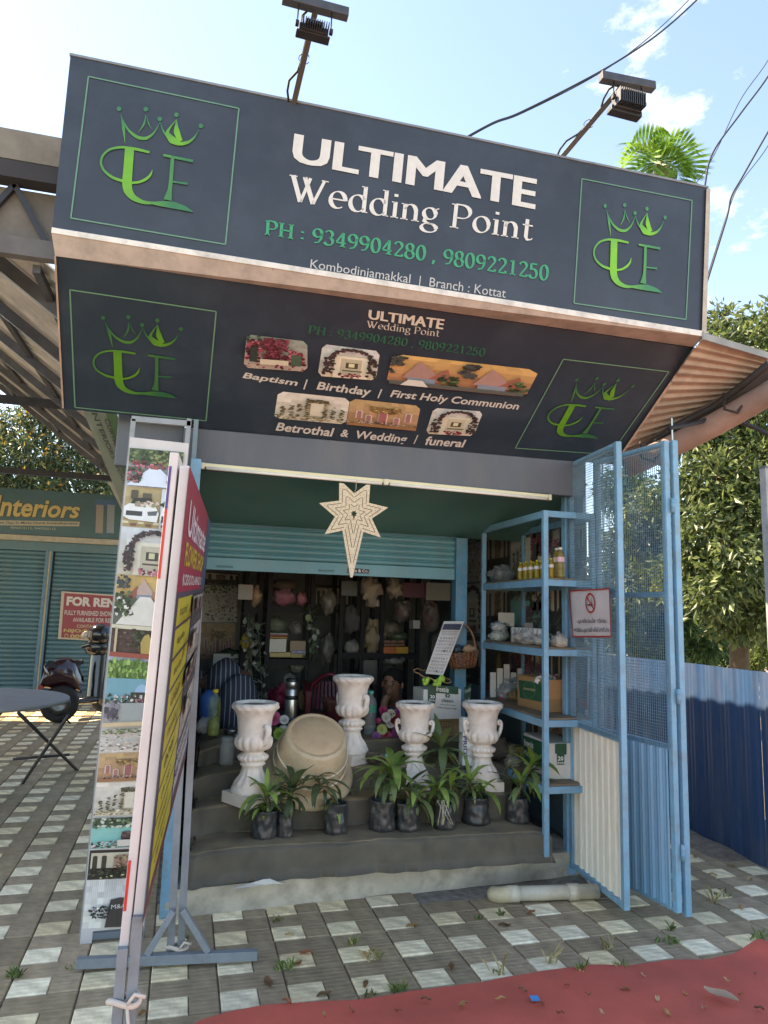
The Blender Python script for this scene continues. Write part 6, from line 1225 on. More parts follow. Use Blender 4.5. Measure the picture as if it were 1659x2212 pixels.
# ------------------------------------------------------------------ neighbouring shop at the back left
YI = 13.0; IP = Plane([(0, YI, 0), (1, YI, 0), (0, YI, 1)]); nb2 = thing('neighbour_shop', 'teal shuttered shop with green Interiors sign beyond the table', 'shop', (-2.5, YI, 0))
zs_, zt_ = aY(100, 1158, YI).z, aY(100, 1061, YI).z
MB('#3d5a60', 'sheet').b2((-7, YI+.12, 0), (-.1, YI+3, zt_-.12)).build('wall', nb2)
MB('#4a4e50', 'roof').b2((-7.2, YI+.3, zt_-.1), (0, YI+3.2, zt_-.04)).build('roof', nb2)
MB('#2c5254', 'flex').b2((-7, YI-.06, zs_), (aY(250, 1100, YI).x+.4, YI, zt_)).build('sign_panel', nb2)
IS = Plane([(0, YI-.06, 0), (1, YI-.06, 0), (0, YI-.06, 1)])
MB('#a49a88', 'paint').b2((-7, YI-.1, zs_-.1), (aY(250, 1100, YI).x+.4, YI+.1, zs_-.01)).build('sign_ledge', nb2)
g = MB(mat='print'); letter(g, 'Interiors', [(-14, 1068), (175, 1084), (173, 1122), (-14, 1117)], IS, '#4a4020', .05, .25, off=.004); g.build('lettering_shadow', nb2)
g = MB(mat='print'); letter(g, 'Interiors', [(-14, 1068), (174, 1085), (172, 1120), (-14, 1115)], IS, '#b8a468', .025, .25, off=.01); g.build('lettering', nb2)
g = MB('#a49c88', 'print').poly([IS.px(x, y, .003) for x, y in ((-40, 1123), (172, 1127), (171, 1137), (-40, 1134))]); letter(g, 'Shopping Complex, Opp. St. Maries Church, Kombodinjamakkal', [(-60, 1125), (167, 1128), (167, 1135), (-60, 1132)], IS, '#2c3434', .005, off=.008); g.build('address_strip', nb2)
g = MB(mat='print'); letter(g, '9846515112, 9447555112', [(22, 1137), (120, 1140), (120, 1146), (22, 1143)], IS, '#9c9a8c', .01, off=.004); g.build('phone_number', nb2)
g = MB(mat='print')
for x, c in ((208, '#8c8078'), (232, '#7c868a')): g.poly([IS.px(a, b_, .004) for a, b_ in ((x, 1090), (x+16, 1091), (x+14, 1152), (x-2, 1151))], c)
g.poly([IS.px(a, b_, .003) for a, b_ in ((205, 1078), (252, 1081), (252, 1094), (205, 1092))], '#3c5c78'); g.build('curtain_picture', nb2)
sw = []
xs_ = [aY(x, 1350, YI).x for x in (-260, 88, 104, 290)]
slm = None; zt2 = aY(100, 1190, YI).z
for x0, x1 in ((xs_[0], xs_[1]), (xs_[2], xs_[3])):
    nS = 32
    for k in range(nS):
        z0 = .04+(zt2-.04)*k/nS; hS = (zt2-.04)/nS; sl2 = MB('#4a7078', 'sheet', True); pr = [(0, 0), (-.02, .15*hS), (-.03, .5*hS), (-.02, .85*hS), (0, hS)]
        sl2.grid(lambda u, v: (x0+(x1-x0)*u, YI+.06+pr[round(v*4)][0], z0+pr[round(v*4)][1]), 1, 4); sl2.build('shutter_slat', nb2)
MB('#456a72', 'sheet').b2((xs_[0], YI, zt2), (xs_[3], YI+.1, zs_-.1)).build('shutter_hood', nb2)
MB('#a89878', 'paint').b2((xs_[1]+.03, YI-.02, 0), (xs_[2]-.06, YI+.06, zt2)).build('pillar', nb2); 
for x in (xs_[1], xs_[2]-.06): MB('#3f6d80', 'bluepaint').b2((x-.03, YI-.01, 0), (x+.03, YI+.05, zt2)).build('shutter_guide', nb2)
MB('#8c8272', 'concrete').b2((-7, YI-.35, -.01), (0, YI+.1, .06)).build('threshold', nb2)
RP = Plane([(0, YI, 0), (1, YI, 0), (0, YI, 1)]); po = thing('rent_poster', 'red FOR RENT poster with contact numbers on the teal shutter', 'poster', RP.px(190, 1383, 0))
MB('#b0a08c', 'print').hexa([RP.px(x, y, 0) for x, y in ((133, 1277), (262, 1286), (258, 1388), (125, 1380))], [RP.px(x, y, .01) for x, y in ((133, 1277), (262, 1286), (258, 1388), (125, 1380))]).build('sheet', po)
MB('#8c3038', 'print').poly([RP.px(x, y, .013) for x, y in ((139, 1281), (260, 1289), (256, 1384), (132, 1377))]).build('red_field', po)
for s_, q, c, b in (('FOR RENT', [(145, 1288), (268, 1294), (267, 1314), (143, 1308)], '#c4b8b0', .05), ('FULLY FURNISHED SHOW', [(140, 1318), (243, 1321), (242, 1332), (139, 1328)], '#c0b0a8', .02), ('AVAILABLE FOR RENT', [(158, 1334), (250, 1336), (250, 1346), (157, 1343)], '#c0b0a8', .02), ('CONTACT', [(166, 1349), (211, 1350), (211, 1357), (166, 1356)], '#b8a080', .02), ('NIJO:9645150', [(138, 1358), (243, 1361), (242, 1371), (137, 1367)], '#b8a060', .03), ('0097 1 113', [(152, 1370), (240, 1373), (239, 1383), (151, 1379)], '#b8a060', .03)):
    g = MB(mat='print'); letter(g, s_, q, RP, c, b, off=.02); g.build('lettering', po)
g = MB('#b8a868', 'print'); ra = arc(143.5, 1374, 4.2, 5, 0, 360, 16)
for a, b_ in zip(ra, ra[1:]): g.poly([RP.px(x, y, .02) for x, y in (a, b_, (b_[0]*.75+143.5*.25, b_[1]*.75+1374*.25), (a[0]*.75+143.5*.25, a[1]*.75+1374*.25))])
g.build('phone_symbol', po)

# scooter
sc0 = aZ(160, 1535, 0); Ys = 10.4
S = lambda x, y, dy=0: aY(x, y, Ys+dy)
sct = thing('scooter', 'parked maroon and black scooter with helmet on its handlebar', 'scooter', V((S(150, 1500).x, Ys, 0)))
def wheel(cx, r, dy=0):
    c = V((cx, Ys+dy, r)); M_ = MX.Translation(c) @ MX.Rotation(PI/2, 4, 'X') @ MX.Rotation(0, 4, 'Z'); t = MB('#141416', 'rubber', True).lathe([(r*.62, -.045), (r*.85, -.05), (r*.97, -.03), (r, 0), (r*.97, .03), (r*.85, .05), (r*.62, .045)], 28, M_, cap=False).build('tyre', sct); MB('#55585c', 'metal', True).lathe([(.001, -.02), (r*.3, -.03), (r*.62, -.045), (r*.62, .045), (r*.3, .03), (.001, .02)], 20, M_, cap=False).build('rim', t)
bx = lambda px: S(px, 1480).x
wheel(bx(135), .24, -.1); wheel(bx(222), .24, .75)
def pz(y, dy=0): return aY(150, y, Ys+dy).z
def body(u, v):   # rear bodywork: rounded shell from tail to floorboard
    a = v*2*PI; L = [(bx(92), pz(1478), .09, .07), (bx(98), pz(1462), .15, .14), (bx(118), pz(1455), .2, .2), (bx(140), pz(1455), .2, .21), (bx(158), pz(1462), .18, .2), (bx(172), pz(1482), .15, .12)]
    k = min(len(L)-2, int(u*(len(L)-1))); t = u*(len(L)-1)-k; q = [L[k][i]*(1-t)+L[k+1][i]*t for i in range(4)]
    return (q[0], Ys-.1+.5*u*.6+q[2]*math.cos(a), q[1]+q[3]*math.sin(a))
MB('#2a0c14', 'gloss', True).grid(body, 15, 24).build('rear_body', sct)
MB('#141416', 'rubber', True).grid(lambda u, v: (bx(104)+(bx(168)-bx(104))*u, Ys-.1+.35*u+.17*math.cos(PI*v)*(1-.3*u), pz(1441)+.075*math.sin(PI*v)-.03*u+.06*abs(u-.3)), 12, 10).build('seat', sct)
MB('#8c8c8e', 'metal').tube([V((bx(112), Ys-.3, pz(1455))), V((bx(100), Ys-.25, pz(1436))), V((bx(102), Ys+.0, pz(1430))), V((bx(122), Ys+.1, pz(1440)))], .013, 8).build('grab_rail', sct)
MB('#8c8c8e', 'metal').tube([V((bx(88), Ys-.2, pz(1490))), V((bx(90), Ys-.28, pz(1512))), V((bx(106), Ys-.3, pz(1506)))], .011, 6).build('guard_bar', sct)
MB('#c0b49c', 'print').b2((bx(101), Ys-.32, pz(1509)), (bx(121), Ys-.31, pz(1496))).build('number_plate', sct)
MB('#8c1c20', 'gloss').b2((bx(92), Ys-.25, pz(1486)), (bx(100), Ys-.05, pz(1476))).build('tail_light', sct)
MB('#181a1c', 'gloss', True).grid(lambda u, v: (bx(150)+(bx(205)-bx(150))*u, Ys+.25+.25*u+.16*math.cos(PI*2*v), pz(1520)+.05*math.sin(2*PI*v)), 6, 14).build('floorboard', sct)
def apron(u, v): return (bx(176)+(bx(222)-bx(176))*(.5+.5*math.sin((u-.5)*PI))*1.0, Ys+.5-.1*math.cos((u-.5)*PI)+.1*v, pz(1516)+(pz(1398)-pz(1516))*v+.03*math.cos((u-.5)*PI)*v)
MB('#16181c', 'gloss', True).grid(apron, 10, 10).build('leg_shield', sct)
MB('#1a1c20', 'gloss', True).blob(V((bx(195), Ys+.5, pz(1400))), (.2, .14, .13), 3, .1).build('handlebar_cowl', sct)
MB('#1c1c1e', 'rubber').tube([V((bx(163), Ys+.3, pz(1400))), V((bx(180), Ys+.45, pz(1396))), V((bx(212), Ys+.7, pz(1392)))], .02, 8).build('handlebar', sct)
MB('#26282a', 'metal').tube([V((bx(180), Ys+.42, pz(1398))), V((bx(176), Ys+.4, pz(1380)))], .008, 6).build('mirror_stem', sct)
MB('#a89c90', 'gloss', True).blob(V((bx(173), Ys+.4, pz(1374))), (.095, .02, .062), 1, .03).build('mirror', sct)
MB('#2a2c2e', 'metal').tube([V((bx(128), Ys, .12)), V((bx(150), Ys-.15, .08)), V((bx(165), Ys-.2, 0.0))], .012, 6).build('side_stand', sct)
MB('#3a3c40', 'metal', True).blob(V((bx(140), Ys-.02, .33)), (.2, .12, .13), 6, .15).build('engine', sct)
hl = thing('helmet', 'shiny black motorcycle helmet resting on the scooter handlebar', 'helmet', V((bx(200), Ys+.45, pz(1390))))
MB('#101216', 'gloss', True).blob(V((bx(198), Ys+.42, pz(1372))), (.165, .15, .15), 2, .03, 24, flat=.75).build('shell', hl); MB('#2a2e34', 'gloss', True).grid(lambda u, v: V((bx(198), Ys+.42, pz(1372)))+V((.172*math.cos(2.2+u*2), -.155*abs(math.sin(2.2+u*2)), -.04+.09*v)), 12, 4).build('visor', hl)

# round folding table
c = V((-1.78, 6.64, .75)); tb_ = thing('folding_table', 'round grey folding table with crossed metal legs', 'table', (c.x, c.y, 0))
MB('#8a8d90', 'plaster', True).lathe([(.001, -.03), (.76, -.03), (.785, -.025), (.79, -.01), (.785, 0), (.775, .004), (.001, .004)], 64, MX.Translation(c), cap=False).build('table_top', tb_)
f1_, f2_ = aZ(166, 1663, 0), aZ(48, 1693, 0)
for a, b_ in ((f1_, aZ(40, 1540, .72)), (f2_, aZ(148, 1545, .72)), (V((-2.1, 7.4, 0)), V((-1.4, 6.3, .72))), (V((-2.5, 6.9, 0)), V((-1.4, 6.9, .72)))): MB('#3a3c3f', 'darkmetal').tube([a, b_], .014, 8).build('leg', tb_)
MB('#3a3c3f', 'darkmetal').tube([aZ(28, 1640, .16), aZ(150, 1630, .16)], .012, 8).build('stretcher', tb_)

# ------------------------------------------------------------------ canopy on the left
cn = thing('left_canopy', 'big corrugated canopy roof on dark steel trusses left of the sign', 'canopy', (-2.2, 8, 3.4)); YC = 3.86
def roofz(x): return 4.02-.73*(x+1.8) if x > -4.2 else 4.02-.73*(-4.2+1.8)-.73*(-4.2-x)  # slope beyond the ridge is out of view, added to block the sun
for x0, x1, z0, z1, nm, c in ((-5, -.80, 3.86, 4.03, 'fascia', '#8f8577'), (-5, -.80, 3.76, 3.855, 'front_beam', '#3c3a3c')): MB(c, 'roof').b2((x0, YC-.05, z0), (x1, YC+.05, z1)).build(nm, cn)
MB('#6a6664', 'roof').b2((-5, YC, 3.36), (-.78, YC+.06, 3.46)).build('lower_beam', cn)
MB('#7c746c', 'roof').b2((-5, YC+.065, 3.46), (-.78, YC+.08, 3.76)).build('infill_sheet', cn)
for k in range(10):
    x = -.9-.36*k; MB('#3a3b3f', 'darkmetal').beam((x, YC+.03, 3.46), (x-.18, YC+.03, 3.76), .03, .03).build('truss_web', cn); MB('#3a3b3f', 'darkmetal').beam((x-.36, YC+.03, 3.46), (x-.18, YC+.03, 3.76), .03, .03).build('truss_web', cn)
def rf(u, v): x = -7.8+7.2*u; return (x, YC+.08+8.8*v, roofz(x)+.025*math.sin(v*8.8/.15*2*PI))
MB('#b4b0ac', 'roof', True).grid(rf, 8, 490).build('roof_sheet', cn)
for k in range(7):
    y = YC+.5+1.35*k; MB('#5a5c62', 'darkmetal').beam((-4.2, y, roofz(-4.2)-.09), (-.62, y, roofz(-.62)-.09), .045, .08).build('rafter', cn)
for k in range(5):
    x = -.95-.72*k; MB('#5c5e64', 'darkmetal').beam((x, YC+.1, roofz(x)-.06), (x, YC+8.8, roofz(x)-.06), .04, .045).build('purlin', cn)
for y, zz in ((9.0, 3.95), (12.6, 3.7)): MB('#34363c', 'darkmetal').beam((-6, y, zz), (-1.2, y, zz-.02), .09, .09).build('tie_beam', cn)
MB('#b0b0ac', 'plastic').tube([aY(16, 823, 13), aY(195, 946, 13), aY(268, 1100, 12.8)], .045, 8).build('gutter_pipe', cn)
lampc = aY(52, 552, 5.2); fl_ = thing('canopy_lamp', 'square wire lamp hanging under the left canopy', 'lamp', lampc)
MB('#6a6a6c', 'darkmetal').box(lampc, (.2, .05, .14), mat=MX.Rotation(.25, 3, 'Y')).build('frame', fl_, .01); MB('#9a9a98', 'plastic').box(lampc+V((0, -.027, 0)), (.16, .012, .1), mat=MX.Rotation(.25, 3, 'Y')).build('lens', fl_); MB('#2a2a2c', 'rubber').tube([lampc, lampc+V((.05, .05, .12)), lampc+V((.1, .1, .3))], .012, 6).build('stem', fl_)
# green and white strip sign of the next shop in the row
gq = [aY(176, 880, 5), aY(252, 890, 5), aY(306, 1110, 8.6), aY(268, 1102, 8.6)]; sp_ = thing('strip_sign', 'green and white slanting strip sign with upright letters beside the banner', 'sign', gq[3]); SPP = Plane(gq)
MB('#97a596', 'flex').hexa([p-SPP.n*.04 for p in gq], gq).build('panel', sp_)
MB('#4f7a52', 'print').poly([SPP.px(x, y, .004) for x, y in ((228, 887), (252, 890), (306, 1110), (290, 1107))]).build('green_band', sp_)
for s_, q in (('INTERIORS WORKS', [(194, 886), (206, 886), (276, 1050), (268, 1050)]), ('CURTAINS', [(224, 905), (236, 905), (262, 980), (253, 980)])):
    v, f, bb = text2d(s_, .01); g = MB(mat='print'); put2d(g, [(y, -x) for x, y in v], f, (bb[1], -bb[2], bb[3], -bb[0]), [SPP.px(x, y, .006) for x, y in q], '#4a524c'); g.build('lettering', sp_)

# ------------------------------------------------------------------ roof wing right of the sign
P3 = [FRONT.px(1520, 728, 0), aX(1345, 990, 2.76), aX(1665, 772, 3.25)]; WP = Plane(P3); wg = thing('right_canopy', 'brown corrugated roof wing right of the sign with thick cable-hung gutter', 'canopy', P3[1])
def wing(u, v):
    a, b_, c, d_ = (1520, 727), (1720, 788), (1560, 905), (1322, 1003); x = (a[0]*(1-u)+b_[0]*u)*(1-v)+(d_[0]*(1-u)+c[0]*u)*v; y = (a[1]*(1-u)+b_[1]*u)*(1-v)+(d_[1]*(1-u)+c[1]*u)*v
    return WP.px(x, y, .009*math.sin(v*15*2*PI))
MB('#b09a8a', 'roof', True).grid(wing, 6, 160).build('roof_sheet', wg)
MB('#9a9c98', 'roof').beam(WP.px(1518, 726, .01), WP.px(1722, 787, .01), .01, .04).build('edge_strip', wg)
MB('#5c4a42', 'roof').beam(WP.px(1360, 985, .05), WP.px(1680, 800, .05), .05, .07).build('purlin', wg)
ga, gb = WP.px(1352, 1010, .16), WP.px(1760, 790, .20)
MB('#8a7064', 'roof').tube([ga.lerp(gb, k/8)-V((0, 0, .03*math.sin(PI*k/8))) for k in range(9)], .072, 16).build('gutter', wg)
MB('#2a2624', 'rubber').tube([WP.px(1400, 962, .08), WP.px(1470, 915, .1), WP.px(1540, 880, .09), WP.px(1600, 835, .1), WP.px(1680, 770, .12)], .022, 7).build('cable_bundle', wg)
for x, y in ((1395, 985), (1575, 880)): MB('#2e2420', 'rubber').tube([WP.px(x-12, y-30, .1), WP.px(x-10, y+4, .24), WP.px(x+18, y+12, .26), WP.px(x+34, y-14, .2)], .008, 6).build('strap', wg)
cable([(1445, 925), (1500, 915), (1545, 902), (1600, 912), (1659, 938), (1760, 990)], .014, 'thick black cable sagging below the brown roof wing', [3.4, 3.5, 3.6, 3.6, 3.6, 3.6])
# ------------------------------------------------------------------ blue corrugated fence
fx0, fx1 = (3.64, 2.9), (3.78, 9.5); fn = thing('blue_fence', 'dark blue corrugated sheet fence beside the gate', 'fence', (3.7, 5, 0))
Lf = 6.6; nP = 6
for k in range(nP):
    u0, u1 = k/nP, (k+1)/nP
    def fs(u, v):
        t = u0+(u1-u0)*u; s_ = t*Lf; c_ = .006*math.tanh(3*math.sin(s_*2*PI/.19))+.0015*math.sin(s_*2*PI/.047); return (fx0[0]+(fx1[0]-fx0[0])*t-c_-.002*(k % 2), fx0[1]+Lf*t, -.01+1.25*v+.006*math.sin(k*3)+.004*NZ.noise(V((s_*2, v, k))))
    MB('#2c4c70', 'sheet', True).grid(fs, 160, 3).build('fence_sheet', fn)
for k in range(4): MB('#3a4a58', 'darkmetal').b2((3.72+.03*k, 3+k*2.0, 0), (3.77+.03*k, 3.05+k*2.0, 1.2)).build('post', fn)
# grey sign post edge on the right
pe = aY(1664, 1350, 3.6); sg = thing('grey_post', 'pale grey metal post at the fence end', 'post', (pe.x+.02, 3.6, 0)); MB('#9aa0a2', 'paint').b2((pe.x, 3.58, 0), (pe.x+.05, 3.63, aY(1655, 1012, 3.6).z)).build('upright', sg, .003)
MB('#5a6064', 'paint').b2((pe.x-.002, 3.577, aY(1655, 1012, 3.6).z), (pe.x+.052, 3.633, aY(1655, 1008, 3.6).z)).build('cap', sg)

# ------------------------------------------------------------------ trees
def crown(blobs, n, ls, cols, seed, droop=.5, ar=.38):
    r = np.random.default_rng(seed); w_ = np.array([b_[1]**2 for b_ in blobs]); w_ /= w_.sum(); idx = r.choice(len(blobs), n, p=w_)
    C = np.array([tuple(b_[0]) for b_ in blobs])[idx]; Rr = np.array([b_[1] for b_ in blobs])[idx]
    d = r.normal(size=(n, 3)); d /= np.linalg.norm(d, axis=1)[:, None]; rad = r.random(n)**.45
    tw = r.normal(size=(n, 3))*.06
    P = C+d*(Rr*rad)[:, None]*np.array([1, 1, .85])+tw
    # leaf direction: outwards and hanging
    D = d*.7+r.normal(size=(n, 3))*.6-np.array([0, 0, droop]); D /= np.linalg.norm(D, axis=1)[:, None]
    S = np.cross(D, r.normal(size=(n, 3))); S /= np.linalg.norm(S, axis=1)[:, None]; Nn = np.cross(D, S)
    L = ls*r.uniform(.6, 1.25, n)[:, None]; W = L*ar
    v = np.stack([P, P+D*L*.45+S*W*.5+Nn*L*.06, P+D*L-Nn*L*.08, P+D*L*.45-S*W*.5+Nn*L*.06], 1).reshape(-1, 3)
    cl = np.array([lin(c) for c in cols])[r.integers(0, len(cols), n)]
    # neighbouring leaves of a spray share a tone
    mb = MB(mat='treeleaf'); mb.v = [tuple(x) for x in v]; mb.f = [[4*i, 4*i+1, 4*i+2, 4*i+3] for i in range(n)]; mb.c = [tuple(x) for x in cl]; mb.sm = [False]*n; return mb
def limbs(base, blobs, r0, seed, h):
    mb = MB('#5a4c3c', 'bark'); R3 = random.Random(seed); b0 = V(base); top = b0+V((R3.uniform(-.2, .2), 0, h)); mb.tube([b0, b0.lerp(top, .5)+V((.08, .05, 0)), top], [r0, r0*.8, r0*.6], 10)
    for c, r in blobs:
        c = V(c); s_ = b0.lerp(top, R3.uniform(.5, 1)); m_ = s_.lerp(c, .5)+V((R3.uniform(-.2, .2), R3.uniform(-.2, .2), R3.uniform(0, .3))); mb.tube([s_, m_, c], [r0*.42, r0*.28, r0*.1], 6)
        for k in range(4):
            e = c+V((R3.uniform(-1, 1), R3.uniform(-1, 1), R3.uniform(-.5, 1)))*r*.8; mb.tube([m_.lerp(c, .6), c.lerp(e, .5)+V((0, 0, .05)), e], [r0*.16, r0*.1, r0*.03], 5)
    return mb
def tree(name, label, base, blobs, n, ls, cols, seed, r0, h, group=None, **k):
    t = thing(name, label, 'tree', base, group); limbs(base, blobs, r0, seed, h).build('trunk', t); tag(crown(blobs, n, ls, cols, seed, **k).build('crown', t), kind='stuff'); return t
def bl(px, py, Y, rp): p = aY(px, py, Y); return (p, rp*mpp(p))
GC = ['#4a5a32', '#566638', '#3c4a2a', '#64723e', '#445430', '#6e7a44', '#7a8450']
B1b = [bl(1600, 760, 8.2, 75), bl(1560, 700, 8.6, 45), bl(1680, 720, 8.4, 80), bl(1540, 790, 8.8, 50), bl(1660, 850, 8.2, 80), bl(1580, 900, 8.4, 80), bl(1500, 960, 8.8, 60), bl(1640, 980, 8, 90), bl(1540, 1040, 8.2, 80), bl(1460, 1080, 9, 70), bl(1620, 1100, 7.8, 90), bl(1520, 1160, 8, 80), bl(1700, 1120, 8, 90), bl(1400, 1120, 9.4, 70), bl(1580, 1220, 7.6, 80), bl(1660, 1240, 7.8, 80), bl(1480, 1240, 8.4, 70), bl(1540, 1290, 7.6, 60), bl(1620, 1320, 7.8, 60), bl(1590, 1345, 8.2, 50), bl(1665, 1340, 8.2, 55), bl(1400, 1260, 9.4, 70), bl(1360, 1180, 9.8, 60)]
bt1 = aY(1590, 1400, 8.6); tree('leafy_tree', 'large leafy green tree behind the blue fence', (bt1.x, bt1.y, 0), B1b, 24000, .14, GC, 5, .16, 2.6, droop=.45)
B2b = [bl(1350, 1060, 12, 60), bl(1420, 1160, 12.5, 70), bl(1370, 1250, 12, 70), bl(1440, 1330, 12.5, 70), bl(1330, 1330, 12, 60), bl(1500, 1380, 13, 60), bl(1580, 1400, 14, 50), bl(1400, 1400, 12, 60)]
bt2 = aY(1390, 1400, 12.5); tree('leafy_tree', 'darker tree seen through the gate mesh', (bt2.x, bt2.y, 0), B2b, 12000, .17, ['#37502a', '#445e30', '#2c4224', '#566f3a'], 6, .14, 2.2)
B3b = [bl(20, 930, 21, 70), bl(95, 900, 21, 55), bl(60, 1000, 20.5, 80), bl(150, 960, 21, 60), bl(130, 1030, 20.5, 60), bl(210, 1010, 21, 50), bl(10, 1050, 20, 60), bl(200, 1060, 20.5, 50), bl(250, 1060, 21, 40), bl(-60, 1000, 20, 80), bl(90, 1070, 20, 60)]
b3 = aY(90, 1200, 21); mt = tree('mango_tree', 'big dark tree with yellowish flower sprays beyond the Interiors shop', (b3.x, b3.y, 0), B3b, 13000, .2, ['#5c6a4a', '#66764e', '#4e5c40', '#788658', '#465238'], 7, .25, 4.2, droop=.7, ar=.26)
tag(crown([(p+V((0, -.3, .1)), r*.95) for p, r in B3b], 700, .16, ['#a8803c', '#8f7a3c', '#8a7a40', '#a88c48'], 8, droop=-.3, ar=.4).build('flower_sprays', mt), kind='stuff')
# areca palm above the sign
pc = aY(1422, 352, 15.0); pm = thing('palm_tree', 'green areca palm top rising behind the signboard', 'palm', (pc.x, pc.y, 0)); ms = mpp(pc)
MB('#8a8470', 'bark').tube([V((pc.x, pc.y, 0)), pc-V((0, 0, .5)), pc], [.11, .09, .08], 12).build('trunk', pm); MB('#6a8a3c', 'leaf', True).lathe([(.08, -.5), (.1, -.3), (.09, 0), (.05, .2)], 14, MX.Translation(pc)).build('crownshaft', pm)
for k, (az, el, L, kk) in enumerate([(190, 62, 88, 1), (170, 35, 92, 1), (215, 20, 85, 1.2), (20, 60, 90, 1), (-10, 42, 100, 1.2), (10, 18, 95, 1.4), (95, 70, 90, .8), (260, 55, 80, 1), (-60, 50, 85, 1.1), (140, 5, 85, 1.3), (230, -10, 80, 1.2), (-30, -5, 90, 1.4), (300, 10, 80, 1.3), (60, 25, 85, 1.2)]):
    a, e = math.radians(az), math.radians(el); L *= ms; mb = MB(random.choice(['#5a8430', '#6c9438', '#4c7028', '#7ea23e']), 'treeleaf'); P = []; p = pc.copy(); ang = e
    for i in range(13): P.append(p.copy()); p = p+V((math.cos(a)*math.cos(ang), math.sin(a)*math.cos(ang), math.sin(ang)))*L/12; ang -= kk*.13*(1+i*.06)
    mb.tube(P, [.018-.0012*i for i in range(13)], 5)
    for i in range(2, 13):
        d = (P[i]-P[i-1]).normalized(); s_ = d.cross(V((0, 0, 1))).normalized(); u = s_.cross(d)
        for sg_ in (-1, 1):
            for h_ in (0, .25, .5, .75):
                b_ = P[i].lerp(P[i-1], h_); ln = L*.62*math.sin(PI*(.12+.8*(i-h_)/13))**.8+.05; tip = b_+(d*.6+s_*sg_*.7+u*.45-V((0, 0, .08))).normalized()*ln-V((0, 0, .12*ln)); md = b_.lerp(tip, .5)+u*.06*ln; wv = d*.02
                mb.poly([b_-wv*.6, md-wv, tip, md+wv]); 
    mb.build('frond', pm)
for k in range(10):
    a = k*.63; m_ = MB('#a8a878', 'treeleaf'); 
    for j in range(5): q = pc+V((math.cos(a)*.12, math.sin(a)*.12, -.05)); m_.poly([q, q+V((math.cos(a+j*.2)*.2, math.sin(a+j*.2)*.2, -.25)), q+V((math.cos(a+j*.2)*.26, math.sin(a+j*.2)*.26, -.6))])
    m_.build('flower_spray', pm)
# low bushes, cream house and pink cloth seen under the tree
def bush(label, px, py, Y, rp, cols, seed, n=2500):
    b_ = bl(px, py, Y, rp); tag(crown([b_, (b_[0]+V((.3, .2, -.2)), b_[1]*.8), (b_[0]-V((.3, 0, .3)), b_[1]*.8)], n, .1, cols, seed).build('bush', None), label, 'bush')
bush('round green bush beside the pink cloth', 1514, 1412, 15, 20, ['#4c6630', '#58743a', '#3e5628'], 31); bush('low dark bush in front of the cream house', 1610, 1440, 14, 30, ['#34482a', '#40562e'], 32); bush('yellowish shrub near the fence top', 1650, 1400, 13, 26, ['#5c6c34', '#6c7a3c'], 33); bush('dark hedge mass under the tree', 1450, 1430, 15, 50, ['#2c3e24', '#364a2a'], 34, 4000)
YHs = 24; hs = thing('cream_house', 'cream walled house partly hidden behind the tree', 'house', (aY(1590, 1420, YHs).x, YHs, 0)); x0, x1 = aY(1540, 1420, YHs).x, aY(1760, 1420, YHs).x
MB('#c2b489', 'concrete').b2((x0, YHs, 0), (x1, YHs+4, 3.4)).build('wall', hs); MB('#6a4a3c', 'roof').b2((x0-.5, YHs-.8, 3.4), (x1+.5, YHs+4.5, 3.6)).build('roof', hs)
MB('#a8906a', 'paint').b2((aY(1602, 1420, YHs).x, YHs-.04, 0), (aY(1624, 1420, YHs).x, YHs-.002, 2.4)).build('door', hs); MB('#6c5c48', 'paint').b2((aY(1636, 1420, YHs).x, YHs-.05, .9), (aY(1652, 1420, YHs).x, YHs-.002, 2.2)).build('window', hs)
pk = aY(1492, 1420, 16); MB('#c84460', 'fabric', True).grid(lambda u, v: (pk.x+(u-.5)*.14+.03*math.sin(v*4), 16+.05*math.sin(u*6), .3+1.35*v), 6, 10).build('pink_cloth', label='pink cloth hanging in the shade under the tree', cat='cloth')
# a line of far trees closing the horizon
ft = [(aY(x, 1290, 34+4*math.sin(i*2.1)), 2.6+.8*math.sin(i*1.7)) for i, x in enumerate(range(-500, 2400, 110))]
for i, (p, r) in enumerate(ft):
    b_ = [(V((p.x, p.y, 2.2)), r), (V((p.x+1, p.y, 3.4)), r*.8), (V((p.x-1.2, p.y+.5, 1.4)), r*.9)]
    t = thing('far_tree', 'distant green tree in the row beyond the shops', 'tree', (p.x, p.y, 0), 'far trees on the horizon'); MB('#4a4034', 'bark').tube([(p.x, p.y, 0), (p.x, p.y, 3)], [.2, .12], 8).build('trunk', t); tag(crown(b_, 1100, .6, ['#3c5230', '#486038', '#34482a'], 90+i).build('crown', t), kind='stuff')

# ------------------------------------------------------------------ weeds, litter
def tuft(px, py, n, L, cols, label='small green weed tuft growing in the paving joints', wide=.05, cat='weed'):
    c = aZ(px, py, 0); mb = MB(mat='leaf')
    for k in range(n):
        a = random.random()*6.28; b0 = c+V((random.uniform(-wide, wide), random.uniform(-wide, wide)*.6, 0)); l = L*random.uniform(.5, 1.2); t_ = b0+V((math.cos(a)*l*.6, math.sin(a)*l*.6, l*random.uniform(.4, 1))); s_ = V((-math.sin(a), math.cos(a), 0))*.004; m_ = b0.lerp(t_, .55)+V((0, 0, l*.15)); mb.poly([b0-s_, b0+s_, m_+s_*.9, t_, m_-s_*.9], random.choice(cols))
    mb.build('weed', label=label, cat=cat, group='weeds in the paving joints' if cat == 'weed' else 'dry grass on the paving')
GW = ['#6e7e48', '#7e9054', '#5c6e3e', '#8e9c60']; DW = ['#b8a878', '#a89464', '#c4b88c']
